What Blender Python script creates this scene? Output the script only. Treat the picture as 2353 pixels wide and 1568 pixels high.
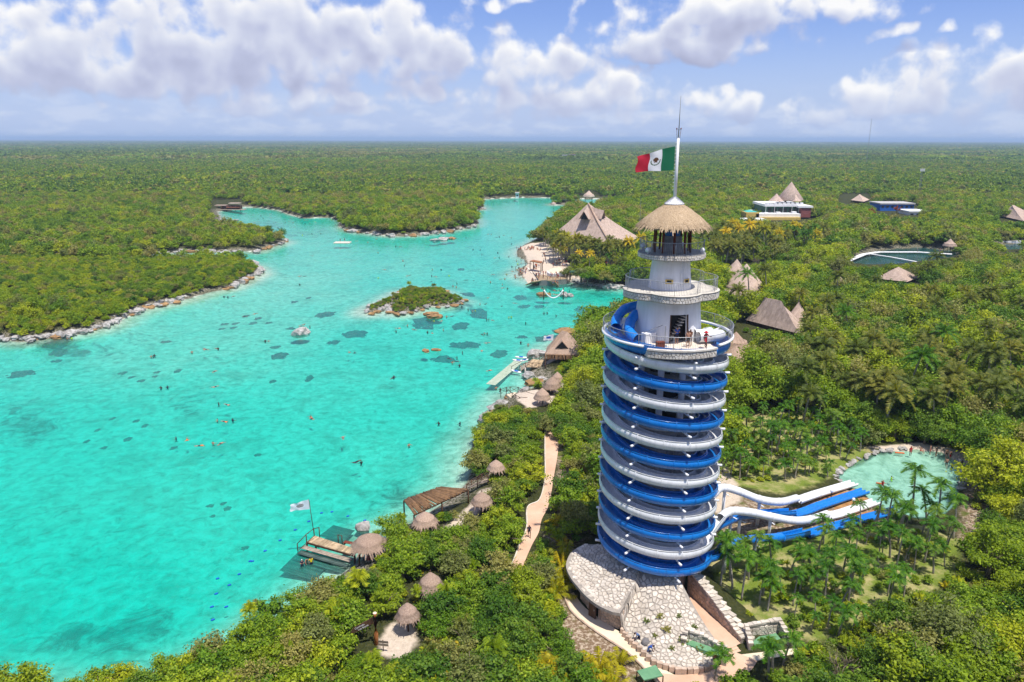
import bpy, bmesh, math, random
import numpy as np
from mathutils import Vector, Matrix, Euler

for o in list(bpy.data.objects):
    bpy.data.objects.remove(o)
scene = bpy.context.scene
C = scene.collection
R = math.radians
PI = math.pi

# ------------------------------------------------------------------ camera
F, CX, CY = 1686.0, 1176.5, 784.0          # focal length and centre in picture units (picture 2353 x 1568)
PITCH, ROLL, CAMH = R(15.4), R(0.11), 50.0
cam_d = bpy.data.cameras.new('camera')
cam = bpy.data.objects.new('camera', cam_d)
C.objects.link(cam)
cam_d.sensor_width = 36.0
cam_d.lens = 36.0 * F / 2353.0
cam_d.clip_start = 1.0
cam_d.clip_end = 120000.0
cam.matrix_world = (Matrix.Translation((0, 0, CAMH)) @ Matrix.Rotation(PI / 2 - PITCH, 4, 'X')
                    @ Matrix.Rotation(ROLL, 4, 'Z'))
scene.camera = cam

def ray(u, v):
    x, y = (u - CX) / F, (v - CY) / F
    c, s = math.cos(ROLL), math.sin(ROLL)
    x, y = x * c + y * s, -x * s + y * c
    cp, sp = math.cos(PITCH), math.sin(PITCH)
    return x, cp - y * sp, -sp - y * cp

def G(u, v, z=0.0):
    """point of the level z that the photograph shows at (u, v)"""
    d = ray(u, v)
    t = (z - CAMH) / d[2]
    return Vector((d[0] * t, d[1] * t, z))

def GY(u, v, Y):
    """point in the vertical plane y = Y seen at (u, v)"""
    d = ray(u, v)
    t = Y / d[1]
    return Vector((d[0] * t, Y, CAMH + d[2] * t))

def PJ(x, y, z):
    """numpy: world -> picture"""
    cp, sp = math.cos(PITCH), math.sin(PITCH)
    z = z - CAMH
    d = y * cp - z * sp
    dn = -(y * sp + z * cp)
    return CX + F * x / d, CY + F * dn / d

# ------------------------------------------------------------------ node helpers
class NT:
    """small expression builder for shader nodes"""
    def __init__(self, nt):
        self.nt = nt
    def node(self, typ, **kw):
        n = self.nt.nodes.new(typ)
        for k, v in kw.items():
            setattr(n, k, v)
        return n
    def put(self, sock, v):
        if isinstance(v, bpy.types.NodeSocket):
            self.nt.links.new(v, sock)
        elif v is not None:
            if isinstance(v, (tuple, list)) and sock.type == 'RGBA' and len(v) == 3:
                v = (*v, 1)
            sock.default_value = v
    def m(self, op, a, b=None, c=None, clamp=False):
        n = self.node('ShaderNodeMath', operation=op, use_clamp=clamp)
        self.put(n.inputs[0], a)
        if b is not None: self.put(n.inputs[1], b)
        if c is not None: self.put(n.inputs[2], c)
        return n.outputs[0]
    def vm(self, op, a, b=None, scale=None):
        n = self.node('ShaderNodeVectorMath', operation=op)
        self.put(n.inputs[0], a)
        if b is not None: self.put(n.inputs[1], b)
        if scale is not None: self.put(n.inputs['Scale'], scale)
        return n.outputs['Value'] if op in ('DOT_PRODUCT', 'LENGTH', 'DISTANCE') else n.outputs[0]
    def noise(self, vec, scale, detail=3, rough=0.5, dist=0.0, out='Fac', dim='3D'):
        n = self.node('ShaderNodeTexNoise', noise_dimensions=dim)
        if vec is not None: self.put(n.inputs['Vector'], vec)
        self.put(n.inputs['Scale'], scale); self.put(n.inputs['Detail'], detail)
        self.put(n.inputs['Roughness'], rough); self.put(n.inputs['Distortion'], dist)
        return n.outputs[out]
    def vor(self, vec, scale, feature='F1', detail=0, rough=0.5, rnd=1.0, out='Distance'):
        n = self.node('ShaderNodeTexVoronoi', feature=feature)
        if vec is not None: self.put(n.inputs['Vector'], vec)
        self.put(n.inputs['Scale'], scale)
        if feature not in ('DISTANCE_TO_EDGE',) and 'Detail' in n.inputs:
            self.put(n.inputs['Detail'], detail); self.put(n.inputs['Roughness'], rough)
        self.put(n.inputs['Randomness'], rnd)
        return n.outputs[out]
    def ramp(self, fac, stops, interp='LINEAR'):
        n = self.node('ShaderNodeValToRGB')
        cr = n.color_ramp
        cr.interpolation = interp
        while len(cr.elements) < len(stops):
            cr.elements.new(0.5)
        for e, (p, c) in zip(cr.elements, stops):
            e.position = p
            e.color = (c, c, c, 1) if isinstance(c, (int, float)) else (*c, 1)
        self.put(n.inputs[0], fac)
        return n.outputs[0]
    def mapr(self, v, a, b, c=0.0, d=1.0, smooth=True):
        n = self.node('ShaderNodeMapRange')
        n.interpolation_type = 'SMOOTHSTEP' if smooth else 'LINEAR'
        self.put(n.inputs['Value'], v)
        for k, x in zip(('From Min', 'From Max', 'To Min', 'To Max'), (a, b, c, d)):
            self.put(n.inputs[k], x)
        return n.outputs['Result']
    def mix(self, fac, a, b, mode='MIX'):
        n = self.node('ShaderNodeMix', data_type='RGBA', blend_type=mode)
        n.clamp_factor = True
        self.put(n.inputs[0], fac); self.put(n.inputs[6], a); self.put(n.inputs[7], b)
        return n.outputs[2]
    def attr(self, name, out='Fac'):
        n = self.node('ShaderNodeAttribute', attribute_name=name)
        return n.outputs[out]
    def xyz(self, v):
        n = self.node('ShaderNodeSeparateXYZ'); self.put(n.inputs[0], v); return n.outputs
    def comb(self, x, y, z):
        n = self.node('ShaderNodeCombineXYZ')
        for i, v in enumerate((x, y, z)): self.put(n.inputs[i], v)
        return n.outputs[0]

# ------------------------------------------------------------------ sun and sky
SUN_DIR = Vector((0.20, -0.27, 1.0)).normalized()        # towards the sun: near noon, to the right
sun_d = bpy.data.lights.new('sun', 'SUN')
sun_d.energy = 4.6
sun_d.angle = R(0.53)
sun_d.color = (1.0, 0.955, 0.87)
sun = bpy.data.objects.new('sun', sun_d)
C.objects.link(sun)
sun.rotation_euler = SUN_DIR.to_track_quat('Z', 'Y').to_euler()
sun.location = (60, -60, 200)

world = bpy.data.worlds.new('World')
scene.world = world
world.use_nodes = True
world.cycles.sampling_method = 'MANUAL'
world.cycles.sample_map_resolution = 128
wn = world.node_tree
wn.nodes.clear()
W = NT(wn)
w_out = W.node('ShaderNodeOutputWorld')
w_bg = W.node('ShaderNodeBackground')
w_bg.inputs['Strength'].default_value = 0.10
wn.links.new(w_bg.outputs[0], w_out.inputs[0])
w_sky = W.node('ShaderNodeTexSky', sky_type='NISHITA', sun_disc=False)
w_sky.sun_elevation = math.asin(SUN_DIR.z)
w_sky.sun_rotation = math.atan2(SUN_DIR.x, SUN_DIR.y)
w_sky.air_density = 1.0
w_sky.dust_density = 0.3
w_sky.ozone_density = 3.0
w_dir = W.node('ShaderNodeTexCoord').outputs['Generated']
wx, wy, wz = W.xyz(w_dir)[:3]
DEG = 180 / PI
w_az = W.m('MULTIPLY', W.m('ARCTAN2', wx, wy), DEG)
w_el = W.m('MULTIPLY', W.m('ARCSINE', wz), DEG)
w_p = W.comb(w_az, w_el, 0.0)

def sky_at(u, v):
    d = ray(u, v)
    n = math.sqrt(sum(k * k for k in d))
    return math.degrees(math.atan2(d[0], d[1])), math.degrees(math.asin(d[2] / n))

# cumulus banks: centre u, v of the flat base line, half width, height above and depth below the base, density
CLOUDS = [
    (600, 128, 440, 165, 75, 1.25), (900, 130, 260, 128, 80, 1.1), (40, 150, 210, 115, 60, 1.1), (360, 185, 300, 120, 55, 1.1),
    (720, 222, 150, 46, 30, 0.8), (935, 222, 100, 50, 34, 0.75),
    (1235, 170, 150, 92, 60, 1.1), (1310, 222, 260, 62, 50, 0.85),
    (1600, 95, 240, 95, 46, 1.1), (1680, 30, 250, 70, 60, 1.2), (1940, 15, 130, 46, 38, 0.95),
    (1660, 238, 100, 44, 30, 0.8), (2080, 238, 200, 70, 40, 0.75), (2270, 190, 170, 92, 60, 0.85),
    (560, 245, 130, 30, 18, 0.55), (830, 262, 120, 24, 16, 0.5), (1480, 262, 130, 30, 18, 0.55), (1850, 262, 110, 24, 14, 0.5),
    (2050, 75, 48, 17, 12, 0.6), (2190, 62, 34, 18, 12, 0.6), (105, 208, 44, 26, 14, 0.6), (250, 243, 62, 20, 13, 0.55), (1325, 35, 34, 42, 30, 0.65), (1120, -2, 110, 16, 16, 0.6),
    # the same sky carries on beyond the frame
    (-420, 150, 330, 120, 55, 1.0), (2720, 150, 280, 110, 55, 1.0), (200, -150, 420, 110, 60, 1.0), (1500, -200, 420, 100, 60, 1.0), (2500, -150, 330, 100, 60, 1.0),
]
LIFT = 1.1
def n2d(vec, scale, detail, rough, out='Fac'):
    return W.noise(vec, scale, detail, rough, out=out, dim='2D')
w_warp = W.vm('MULTIPLY', W.vm('SUBTRACT', n2d(w_p, 0.25, 2, 0.55, 'Color'), (0.5, 0.5, 0.5)), (3.6, 2.0, 0.0))
w_q = W.vm('ADD', w_p, w_warp)
qx, qy, _q = W.xyz(w_q)[:3]
w_q3 = W.comb(qx, qy, W.m('ADD', qy, LIFT))
sh0 = sh1 = None
for (u, v, hw, up, dn, k) in CLOUDS:
    az, el = sky_at(u, v)
    rx, ry, rd = hw / F * DEG, up / F * DEG, dn / F * DEG
    d = W.vm('SUBTRACT', w_q3, (az, el, el))
    e = W.vm('MAXIMUM', W.vm('MULTIPLY', d, (1 / rx, 1 / ry, 1 / ry)), W.vm('MULTIPLY', d, (-1 / rx, -1 / rd, -1 / rd)))
    e = W.vm('MULTIPLY', e, e)
    s0 = W.m('MULTIPLY_ADD', W.vm('DOT_PRODUCT', e, (1, 1, 0)), -k, k)
    s1 = W.m('MULTIPLY_ADD', W.vm('DOT_PRODUCT', e, (1, 0, 1)), -k, k)
    sh0 = s0 if sh0 is None else W.m('MAXIMUM', sh0, s0)
    sh1 = s1 if sh1 is None else W.m('MAXIMUM', sh1, s1)
# the rest of the sky dome: scattered clouds of the same sort
w_away = W.m('MAXIMUM', W.mapr(W.m('ABSOLUTE', w_az), 55, 70), W.mapr(w_el, 18, 24))
w_gen = W.m('MULTIPLY', W.m('SUBTRACT', n2d(w_p, 0.055, 1, 0.5), 0.5), 6.0)
def shaped(s):
    s = W.m('MAXIMUM', s, -1.3)
    return W.m('ADD', s, W.m('MULTIPLY', W.m('SUBTRACT', w_gen, s), w_away))
def puffs(p, det):
    v = W.node('ShaderNodeTexVoronoi', feature='SMOOTH_F1', voronoi_dimensions='2D')
    W.put(v.inputs['Vector'], p); W.put(v.inputs['Scale'], 0.42); W.put(v.inputs['Detail'], det[0]); W.put(v.inputs['Roughness'], 0.5); W.put(v.inputs['Smoothness'], 0.6)
    a = W.m('MULTIPLY', W.m('SUBTRACT', 0.45, v.outputs['Distance']), 1.0)
    b = W.m('MULTIPLY', W.m('SUBTRACT', n2d(p, 0.31, det[1], 0.57), 0.5), 2.3)
    return W.m('ADD', a, b)
w_r = W.vm('ADD', w_p, W.vm('MULTIPLY', w_warp, (0.22, 0.22, 0)))
cf0 = W.m('ADD', shaped(sh0), puffs(w_r, (1.5, 6)))
cf1 = W.m('ADD', shaped(sh1), puffs(W.vm('ADD', w_r, (0.20, 0.50, 0.0)), (1.0, 2.5)))
w_alpha = W.mapr(cf0, -0.2, 0.62)
w_thick = W.mapr(cf0, 0.1, 1.6)
w_top = W.m('SUBTRACT', shaped(sh0), shaped(sh1))
w_lit = W.m('ADD', W.m('ADD', W.m('MULTIPLY', W.m('SUBTRACT', cf0, cf1), 0.30), W.m('MULTIPLY', w_top, 0.30)), W.mapr(w_thick, 0, 1, 0.56, 0.27), clamp=True)
w_cloud = W.ramp(w_lit, [(0.0, (0.44, 0.47, 0.66)), (0.3, (0.56, 0.60, 0.80)), (0.55, (0.74, 0.78, 0.92)), (0.85, (1.03, 1.03, 1.04))])
# clear sky: Nishita, deepened to this day's violet blue
w_blue = W.mix(1.0, w_sky.outputs[0], (0.74, 0.79, 1.17), 'MULTIPLY')
w_clear = W.mix(W.mapr(w_el, -0.5, 9.0, 0.9, 0.05), w_blue, (4.1, 5.05, 7.3))
# thin far-off banks low over the horizon
w_low = W.m('MULTIPLY', W.mapr(n2d(W.vm('MULTIPLY', w_p, (0.35, 1.0, 0)), 0.9, 4, 0.6), 0.42, 0.68), W.mapr(w_el, 1.0, 4.0, 0.55, 0.0))
w_clear = W.mix(w_low, w_clear, (6.0, 6.5, 7.7))
w_fade = W.mapr(w_el, 0.2, 3.4, 0.30, 1.0)
w_col = W.mix(W.m('MULTIPLY', w_alpha, w_fade), w_clear, W.vm('SCALE', w_cloud, scale=7.9))
wn.links.new(w_col, w_bg.inputs['Color'])

scene.view_settings.view_transform = 'Standard'
scene.view_settings.look = 'None'
scene.view_settings.exposure = 0.28
scene.view_settings.gamma = 1.0
scene.view_settings.use_curve_mapping = False
cy = scene.cycles
cy.max_bounces = 7
cy.diffuse_bounces = 3
cy.glossy_bounces = 3
cy.transmission_bounces = 4
cy.transparent_max_bounces = 10
cy.volume_bounces = 0
cy.caustics_reflective = False
cy.caustics_refractive = False
cy.use_denoising = True
cy.sample_clamp_indirect = 6.0
cy.use_adaptive_sampling = True
cy.adaptive_threshold = 0.02

# ------------------------------------------------------------------ mesh helpers
rng = np.random.default_rng(7)
rnd = random.Random(11)

def link_mesh(name, me, parent=None):
    o = bpy.data.objects.new(name, me)
    C.objects.link(o)
    if parent is not None:
        o.parent = parent
    return o

class MB:
    """collects faces; obj() makes ONE mesh object of them"""
    def __init__(self):
        self.v, self.f, self.mi, self.sm = [], [], [], []
    def add(self, vs, fs, mi=0, smooth=False):
        b = len(self.v)
        self.v += [tuple(p) for p in vs]
        for f in fs:
            self.f.append(tuple(b + i for i in f)); self.mi.append(mi); self.sm.append(smooth)
        return self
    def box(self, c, s, rz=0.0, mi=0, rot=None):
        m = rot if rot is not None else Matrix.Rotation(rz, 3, 'Z')
        hx, hy, hz = s[0] / 2, s[1] / 2, s[2] / 2
        vs = [Vector(c) + m @ Vector((x, y, z)) for x in (-hx, hx) for y in (-hy, hy) for z in (-hz, hz)]
        return self.add(vs, [(0, 1, 3, 2), (4, 6, 7, 5), (0, 4, 5, 1), (2, 3, 7, 6), (0, 2, 6, 4), (1, 5, 7, 3)], mi)
    def beam(self, a, b, w, h=None, mi=0):
        a, b = Vector(a), Vector(b)
        d = b - a
        if d.length < 1e-6: return self
        q = d.to_track_quat('X', 'Z').to_matrix()
        return self.box((a + b) / 2, (d.length, w, h or w), rot=q, mi=mi)
    def tube(self, pts, rad, n=8, mi=0, smooth=True, cap=True, closed=False):
        pts = [Vector(p) for p in pts]
        N = len(pts)
        rad = [rad] * N if isinstance(rad, (int, float)) else rad
        vs, fs = [], []
        up = Vector((0, 0, 1))
        for i, p in enumerate(pts):
            if closed: t = pts[(i + 1) % N] - pts[i - 1]
            else: t = pts[min(i + 1, N - 1)] - pts[max(i - 1, 0)]
            t.normalize()
            a = t.cross(up)
            if a.length < 1e-3: a = t.cross(Vector((0, 1, 0)))
            a.normalize(); b = a.cross(t)
            for k in range(n):
                an = 2 * PI * k / n
                vs.append(p + (a * math.cos(an) + b * math.sin(an)) * rad[i])
        for i in range(N if closed else N - 1):
            j = (i + 1) % N
            for k in range(n):
                k2 = (k + 1) % n
                fs.append((i * n + k, j * n + k, j * n + k2, i * n + k2))
        if cap and not closed:
            fs.append(tuple(range(n))); fs.append(tuple((N - 1) * n + k for k in reversed(range(n))))
        return self.add(vs, fs, mi, smooth)
    def lathe(self, prof, c=(0, 0, 0), n=24, mi=0, smooth=True, a0=0.0, a1=2 * PI, sx=1, sy=1, rot=0.0, jag=0.0):
        full = abs(a1 - a0 - 2 * PI) < 1e-6
        m = n if full else n + 1
        vs, fs = [], []
        for i, (r, z) in enumerate(prof):
            for k in range(m):
                a = a0 + (a1 - a0) * k / n
                rr = r * (1 + (rnd.uniform(-jag, jag) if jag else 0))
                x, y = rr * math.cos(a) * sx, rr * math.sin(a) * sy
                vs.append((c[0] + x * math.cos(rot) - y * math.sin(rot), c[1] + x * math.sin(rot) + y * math.cos(rot), c[2] + z))
        for i in range(len(prof) - 1):
            for k in range(n):
                k2 = (k + 1) % m
                fs.append((i * m + k, i * m + k2, (i + 1) * m + k2, (i + 1) * m + k))
        return self.add(vs, fs, mi, smooth)
    def prism(self, poly, z0, z1, mi=0, top_mi=None, smooth=False):
        n = len(poly)
        vs = [(p[0], p[1], z0) for p in poly] + [(p[0], p[1], z1) for p in poly]
        self.add(vs, [(i, (i + 1) % n, n + (i + 1) % n, n + i) for i in range(n)], mi, smooth)
        self.add(vs[n:], [tuple(range(n))], mi if top_mi is None else top_mi)
        self.add(vs[:n], [tuple(reversed(range(n)))], mi)
        return self
    def mesh(self, name, mats, off=(0, 0, 0)):
        me = bpy.data.meshes.new(name)
        v = np.array(self.v, dtype=float).reshape(-1, 3) - np.array(off, dtype=float)
        me.from_pydata(v.tolist(), [], self.f)
        for m in (mats if isinstance(mats, (list, tuple)) else [mats]):
            me.materials.append(M[m] if isinstance(m, str) else m)
        me.polygons.foreach_set('material_index', self.mi)
        me.polygons.foreach_set('use_smooth', self.sm)
        me.update()
        return me
    def obj(self, name, mats, parent=None, off=None):
        if off is None:
            off = tuple(parent.location) if parent is not None else (0, 0, 0)
            p = parent.parent if parent is not None else None
            while p is not None:
                off = tuple(Vector(off) + p.location); p = p.parent
        return link_mesh(name, self.mesh(name, mats, off), parent)

def tag(o, label=None, cat=None, group=None, kind=None):
    if label: o['label'] = label
    if cat: o['category'] = cat
    if group: o['group'] = group
    if kind: o['kind'] = kind
    return o

def thing(name, label, cat, loc=(0, 0, 0), group=None, rz=0.0):
    o = bpy.data.objects.new(name, None)
    C.objects.link(o)
    o.location = loc
    o.rotation_euler = (0, 0, rz)
    o.empty_display_size = 0.5
    return tag(o, label, cat, group)

def solo(mb, name, mats, label, cat, loc, group=None):
    """a thing that is one mesh, its origin at loc"""
    return tag(mb.obj(name, mats, None, loc), label, cat, group), None

def place(mb, name, mats, loc, **k):
    o = mb.obj(name, mats, None, loc)
    o.location = loc
    return tag(o, **k)

def copy_tree(o, parent=None):
    c = o.copy()
    C.objects.link(c)
    c.parent = parent
    for ch in o.children:
        copy_tree(ch, c)
    return c

def spline(pts, n=8, closed=False):
    """Catmull-Rom through pts"""
    P = [Vector(p) for p in pts]
    N = len(P)
    out = []
    rngs = range(N) if closed else range(N - 1)
    for i in rngs:
        if closed: a, b, c, d = P[i - 1], P[i], P[(i + 1) % N], P[(i + 2) % N]
        else: a, b, c, d = P[max(i - 1, 0)], P[i], P[i + 1], P[min(i + 2, N - 1)]
        for k in range(n):
            t = k / n
            out.append(0.5 * ((2 * b) + (c - a) * t + (2 * a - 5 * b + 4 * c - d) * t * t + (3 * b - 3 * c + d - a) * t ** 3))
    if not closed: out.append(P[-1])
    return out

def inside(poly, x, y):
    """numpy even-odd test"""
    x, y = np.asarray(x, float), np.asarray(y, float)
    r = np.zeros(x.shape, bool)
    n = len(poly)
    for i in range(n):
        x0, y0 = poly[i][0], poly[i][1]
        x1, y1 = poly[(i + 1) % n][0], poly[(i + 1) % n][1]
        if y0 == y1: continue
        c = ((y0 > y) != (y1 > y)) & (x < (x1 - x0) * (y - y0) / (y1 - y0) + x0)
        r ^= c
    return r

def pdist(poly, x, y, closed=True):
    """numpy distance to the outline of poly"""
    x, y = np.asarray(x, float), np.asarray(y, float)
    d = np.full(x.shape, 1e18)
    n = len(poly)
    for i in range(n if closed else n - 1):
        x0, y0 = poly[i][0], poly[i][1]
        x1, y1 = poly[(i + 1) % n][0], poly[(i + 1) % n][1]
        dx, dy = x1 - x0, y1 - y0
        L = dx * dx + dy * dy
        t = 0 if L < 1e-12 else np.clip(((x - x0) * dx + (y - y0) * dy) / L, 0, 1)
        d = np.minimum(d, (x - x0 - t * dx) ** 2 + (y - y0 - t * dy) ** 2)
    return np.sqrt(d)

def vnoise(x, y, s, seed=0):
    """numpy value noise"""
    x, y = np.asarray(x, float) / s, np.asarray(y, float) / s
    xi, yi = np.floor(x).astype(np.int64), np.floor(y).astype(np.int64)
    fx, fy = x - xi, y - yi
    fx, fy = fx * fx * (3 - 2 * fx), fy * fy * (3 - 2 * fy)
    def h(a, b):
        n = (a * 374761393 + b * 668265263 + seed * 974711) & 0x7fffffff
        n = ((n ^ (n >> 13)) * 1274126177) & 0x7fffffff
        return ((n ^ (n >> 16)) & 0xffff) / 65535.0
    return (h(xi, yi) * (1 - fx) + h(xi + 1, yi) * fx) * (1 - fy) + (h(xi, yi + 1) * (1 - fx) + h(xi + 1, yi + 1) * fx) * fy
# ------------------------------------------------------------------ materials
M = {}

def mat(name):
    m = bpy.data.materials.new(name)
    m.use_nodes = True
    m.node_tree.nodes.clear()
    M[name] = m
    t = NT(m.node_tree)
    t.out = t.node('ShaderNodeOutputMaterial')
    t.bsdf = t.node('ShaderNodeBsdfPrincipled')
    m.node_tree.links.new(t.bsdf.outputs[0], t.out.inputs[0])
    t.obj = t.node('ShaderNodeTexCoord').outputs['Object']
    t.pos = t.node('ShaderNodeNewGeometry').outputs['Position']
    t.rand = t.node('ShaderNodeObjectInfo').outputs['Random']
    t.island = t.node('ShaderNodeNewGeometry').outputs['Random Per Island']
    return t

def bump(t, h, strength=0.3, dist=0.05):
    n = t.node('ShaderNodeBump')
    t.put(n.inputs['Strength'], strength); t.put(n.inputs['Distance'], dist); t.put(n.inputs['Height'], h)
    t.put(t.bsdf.inputs['Normal'], n.outputs[0])

def simple(name, c0, c1, scale=1.5, rough=0.8, detail=5, bs=0.25, bd=0.02, spec=0.3, metal=0.0, rand=0.0, coat=0.0, vec='pos', stretch=None):
    t = mat(name)
    v = getattr(t, vec)
    if stretch: v = t.vm('MULTIPLY', v, stretch)
    n = t.noise(v, scale, detail, 0.6)
    col = t.ramp(n, [(0.3, c0), (0.7, c1)])
    if rand:
        col = t.mix(1.0, col, t.ramp(t.rand, [(0, 1 - rand), (1, 1 + rand)]), 'MULTIPLY')
    t.put(t.bsdf.inputs['Base Color'], col)
    t.put(t.bsdf.inputs['Roughness'], rough)
    t.put(t.bsdf.inputs['Metallic'], metal)
    t.put(t.bsdf.inputs['Specular IOR Level'], spec)
    if coat:
        t.put(t.bsdf.inputs['Coat Weight'], coat); t.put(t.bsdf.inputs['Coat Roughness'], 0.08)
    if bs: bump(t, t.noise(v, scale * 3, 4, 0.6), bs, bd)
    return t

simple('plaster', (0.66, 0.655, 0.65), (0.84, 0.84, 0.85), 1.4, 0.75, bs=0.1, detail=7, stretch=(1, 1, 0.12))
simple('cement', (0.50, 0.46, 0.40), (0.66, 0.61, 0.53), 0.8, 0.85)
simple('deck_tile', (0.62, 0.53, 0.44), (0.78, 0.69, 0.58), 1.2, 0.8)
simple('mortar', (0.26, 0.225, 0.19), (0.38, 0.335, 0.285), 3.0, 0.95)
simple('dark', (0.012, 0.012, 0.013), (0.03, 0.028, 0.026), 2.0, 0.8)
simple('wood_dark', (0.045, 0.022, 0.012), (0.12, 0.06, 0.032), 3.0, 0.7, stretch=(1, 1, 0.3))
simple('wood_red', (0.10, 0.022, 0.010), (0.22, 0.05, 0.022), 3.0, 0.6, stretch=(1, 1, 0.3))
simple('wood_orange', (0.22, 0.075, 0.02), (0.42, 0.16, 0.045), 2.0, 0.5, stretch=(1, 1, 0.4))
simple('plank', (0.30, 0.20, 0.11), (0.56, 0.43, 0.27), 2.0, 0.8, rand=0.3)
simple('plank_grey', (0.20, 0.16, 0.12), (0.38, 0.31, 0.24), 2.0, 0.85, rand=0.3)
simple('plank_wet', (0.03, 0.06, 0.055), (0.09, 0.13, 0.11), 1.2, 0.9, rand=0.35)
simple('log', (0.10, 0.055, 0.026), (0.24, 0.135, 0.065), 2.5, 0.8, rand=0.35)
simple('steel', (0.30, 0.31, 0.33), (0.42, 0.43, 0.45), 3.0, 0.45, metal=0.4, bs=0)
simple('white_metal', (0.74, 0.74, 0.76), (0.84, 0.84, 0.85), 1.0, 0.4, bs=0, spec=0.5)
simple('grey_paint', (0.20, 0.21, 0.22), (0.30, 0.31, 0.32), 1.0, 0.6, bs=0)
simple('soil', (0.26, 0.115, 0.035), (0.46, 0.25, 0.09), 1.1, 0.95, bs=0.6, bd=0.06)
simple('sand', (0.66, 0.56, 0.45), (0.80, 0.70, 0.58), 0.6, 0.95, bs=0.3)
simple('path_pink', (0.54, 0.33, 0.22), (0.68, 0.46, 0.33), 0.35, 0.92, detail=7, bs=0.15)
simple('path_cream', (0.62, 0.50, 0.36), (0.76, 0.64, 0.48), 0.5, 0.9, detail=7, bs=0.1)
simple('green_paint', (0.10, 0.24, 0.12), (0.16, 0.33, 0.18), 1.0, 0.7, bs=0)
simple('rock', (0.13, 0.12, 0.105), (0.56, 0.53, 0.50), 1.3, 0.95, detail=9, bs=0.9, bd=0.15, rand=0.15)
simple('rock_brown', (0.16, 0.085, 0.035), (0.42, 0.26, 0.12), 0.9, 0.95, detail=9, bs=0.9, bd=0.15, rand=0.2)
simple('reef', (0.022, 0.045, 0.042), (0.15, 0.175, 0.145), 0.7, 1.0, detail=8, bs=0.9, bd=0.2)
simple('stone', (0.42, 0.355, 0.285), (0.68, 0.61, 0.52), 1.3, 0.85, detail=7, bs=0.35, bd=0.03, rand=0.18)
simple('stone_rim', (0.56, 0.50, 0.43), (0.80, 0.75, 0.68), 1.3, 0.85, detail=7, bs=0.35, bd=0.03, rand=0.12)
simple('stone_grey', (0.15, 0.14, 0.14), (0.30, 0.28, 0.27), 1.6, 0.9, detail=7, bs=0.5, bd=0.03, rand=0.2)
simple('stone_warm', (0.36, 0.26, 0.19), (0.58, 0.44, 0.34), 1.6, 0.9, detail=7, bs=0.4, bd=0.03, rand=0.2)
simple('terracotta', (0.30, 0.10, 0.05), (0.42, 0.16, 0.09), 0.4, 0.85)
simple('roof_red', (0.45, 0.09, 0.05), (0.62, 0.15, 0.08), 0.4, 0.8)
simple('wall_red', (0.24, 0.07, 0.06), (0.30, 0.10, 0.085), 0.5, 0.8)
simple('wall_green', (0.03, 0.085, 0.055), (0.05, 0.12, 0.075), 0.5, 0.8)
simple('wall_blue', (0.01, 0.10, 0.42), (0.02, 0.15, 0.52), 0.5, 0.7)
simple('wall_yellow', (0.62, 0.42, 0.10), (0.72, 0.52, 0.16), 0.5, 0.8)
simple('wall_white', (0.72, 0.71, 0.70), (0.82, 0.81, 0.80), 0.4, 0.8)
simple('awash', (0.30, 0.36, 0.26), (0.46, 0.52, 0.40), 1.2, 0.7)
simple('roof_grey', (0.38, 0.36, 0.34), (0.52, 0.50, 0.48), 0.4, 0.85)
simple('teal_paint', (0.06, 0.42, 0.36), (0.10, 0.52, 0.44), 0.4, 0.5)
simple('tent', (0.28, 0.28, 0.55), (0.42, 0.42, 0.70), 0.6, 0.7)
for nm, c in [('skin', (0.42, 0.22, 0.14)), ('skin_dark', (0.17, 0.075, 0.042)), ('cloth_blue', (0.03, 0.10, 0.38)), ('cloth_navy', (0.012, 0.016, 0.05)),
              ('cloth_red', (0.48, 0.012, 0.02)), ('cloth_yellow', (0.72, 0.52, 0.02)), ('cloth_black', (0.012, 0.012, 0.014)), ('cloth_white', (0.75, 0.75, 0.74)),
              ('cloth_orange', (0.7, 0.16, 0.02)), ('cloth_lime', (0.42, 0.75, 0.03)), ('cloth_pink', (0.62, 0.22, 0.20)), ('cloth_denim', (0.10, 0.16, 0.32)),
              ('hair', (0.02, 0.012, 0.008)), ('float_blue', (0.01, 0.10, 0.50)), ('float_orange', (0.72, 0.12, 0.015))]:
    simple(nm, tuple(k * 0.85 for k in c), tuple(min(k * 1.12, 0.9) for k in c), 4.0, 0.8, bs=0)

# glossy fibreglass of the slides
def fibreglass(name, c0, c1):
    t = mat(name)
    n = t.noise(t.pos, 0.5, 5, 0.65)
    streak = t.noise(t.vm('MULTIPLY', t.pos, (1.4, 1.4, 0.25)), 1.6, 5, 0.7)
    col = t.mix(t.mapr(streak, 0.46, 0.76, 0.0, 0.5), t.ramp(n, [(0.3, c0), (0.7, c1)]), tuple(k * 0.62 + 0.02 for k in c0))
    t.put(t.bsdf.inputs['Base Color'], col)
    t.put(t.bsdf.inputs['Roughness'], t.mapr(n, 0.3, 0.7, 0.22, 0.38))
    t.put(t.bsdf.inputs['Specular IOR Level'], 0.5)
    t.put(t.bsdf.inputs['Coat Weight'], 0.25); t.put(t.bsdf.inputs['Coat Roughness'], 0.12)
fibreglass('slide_blue', (0.003, 0.16, 0.56), (0.006, 0.21, 0.66))
fibreglass('slide_white', (0.74, 0.75, 0.76), (0.86, 0.86, 0.86))

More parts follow.
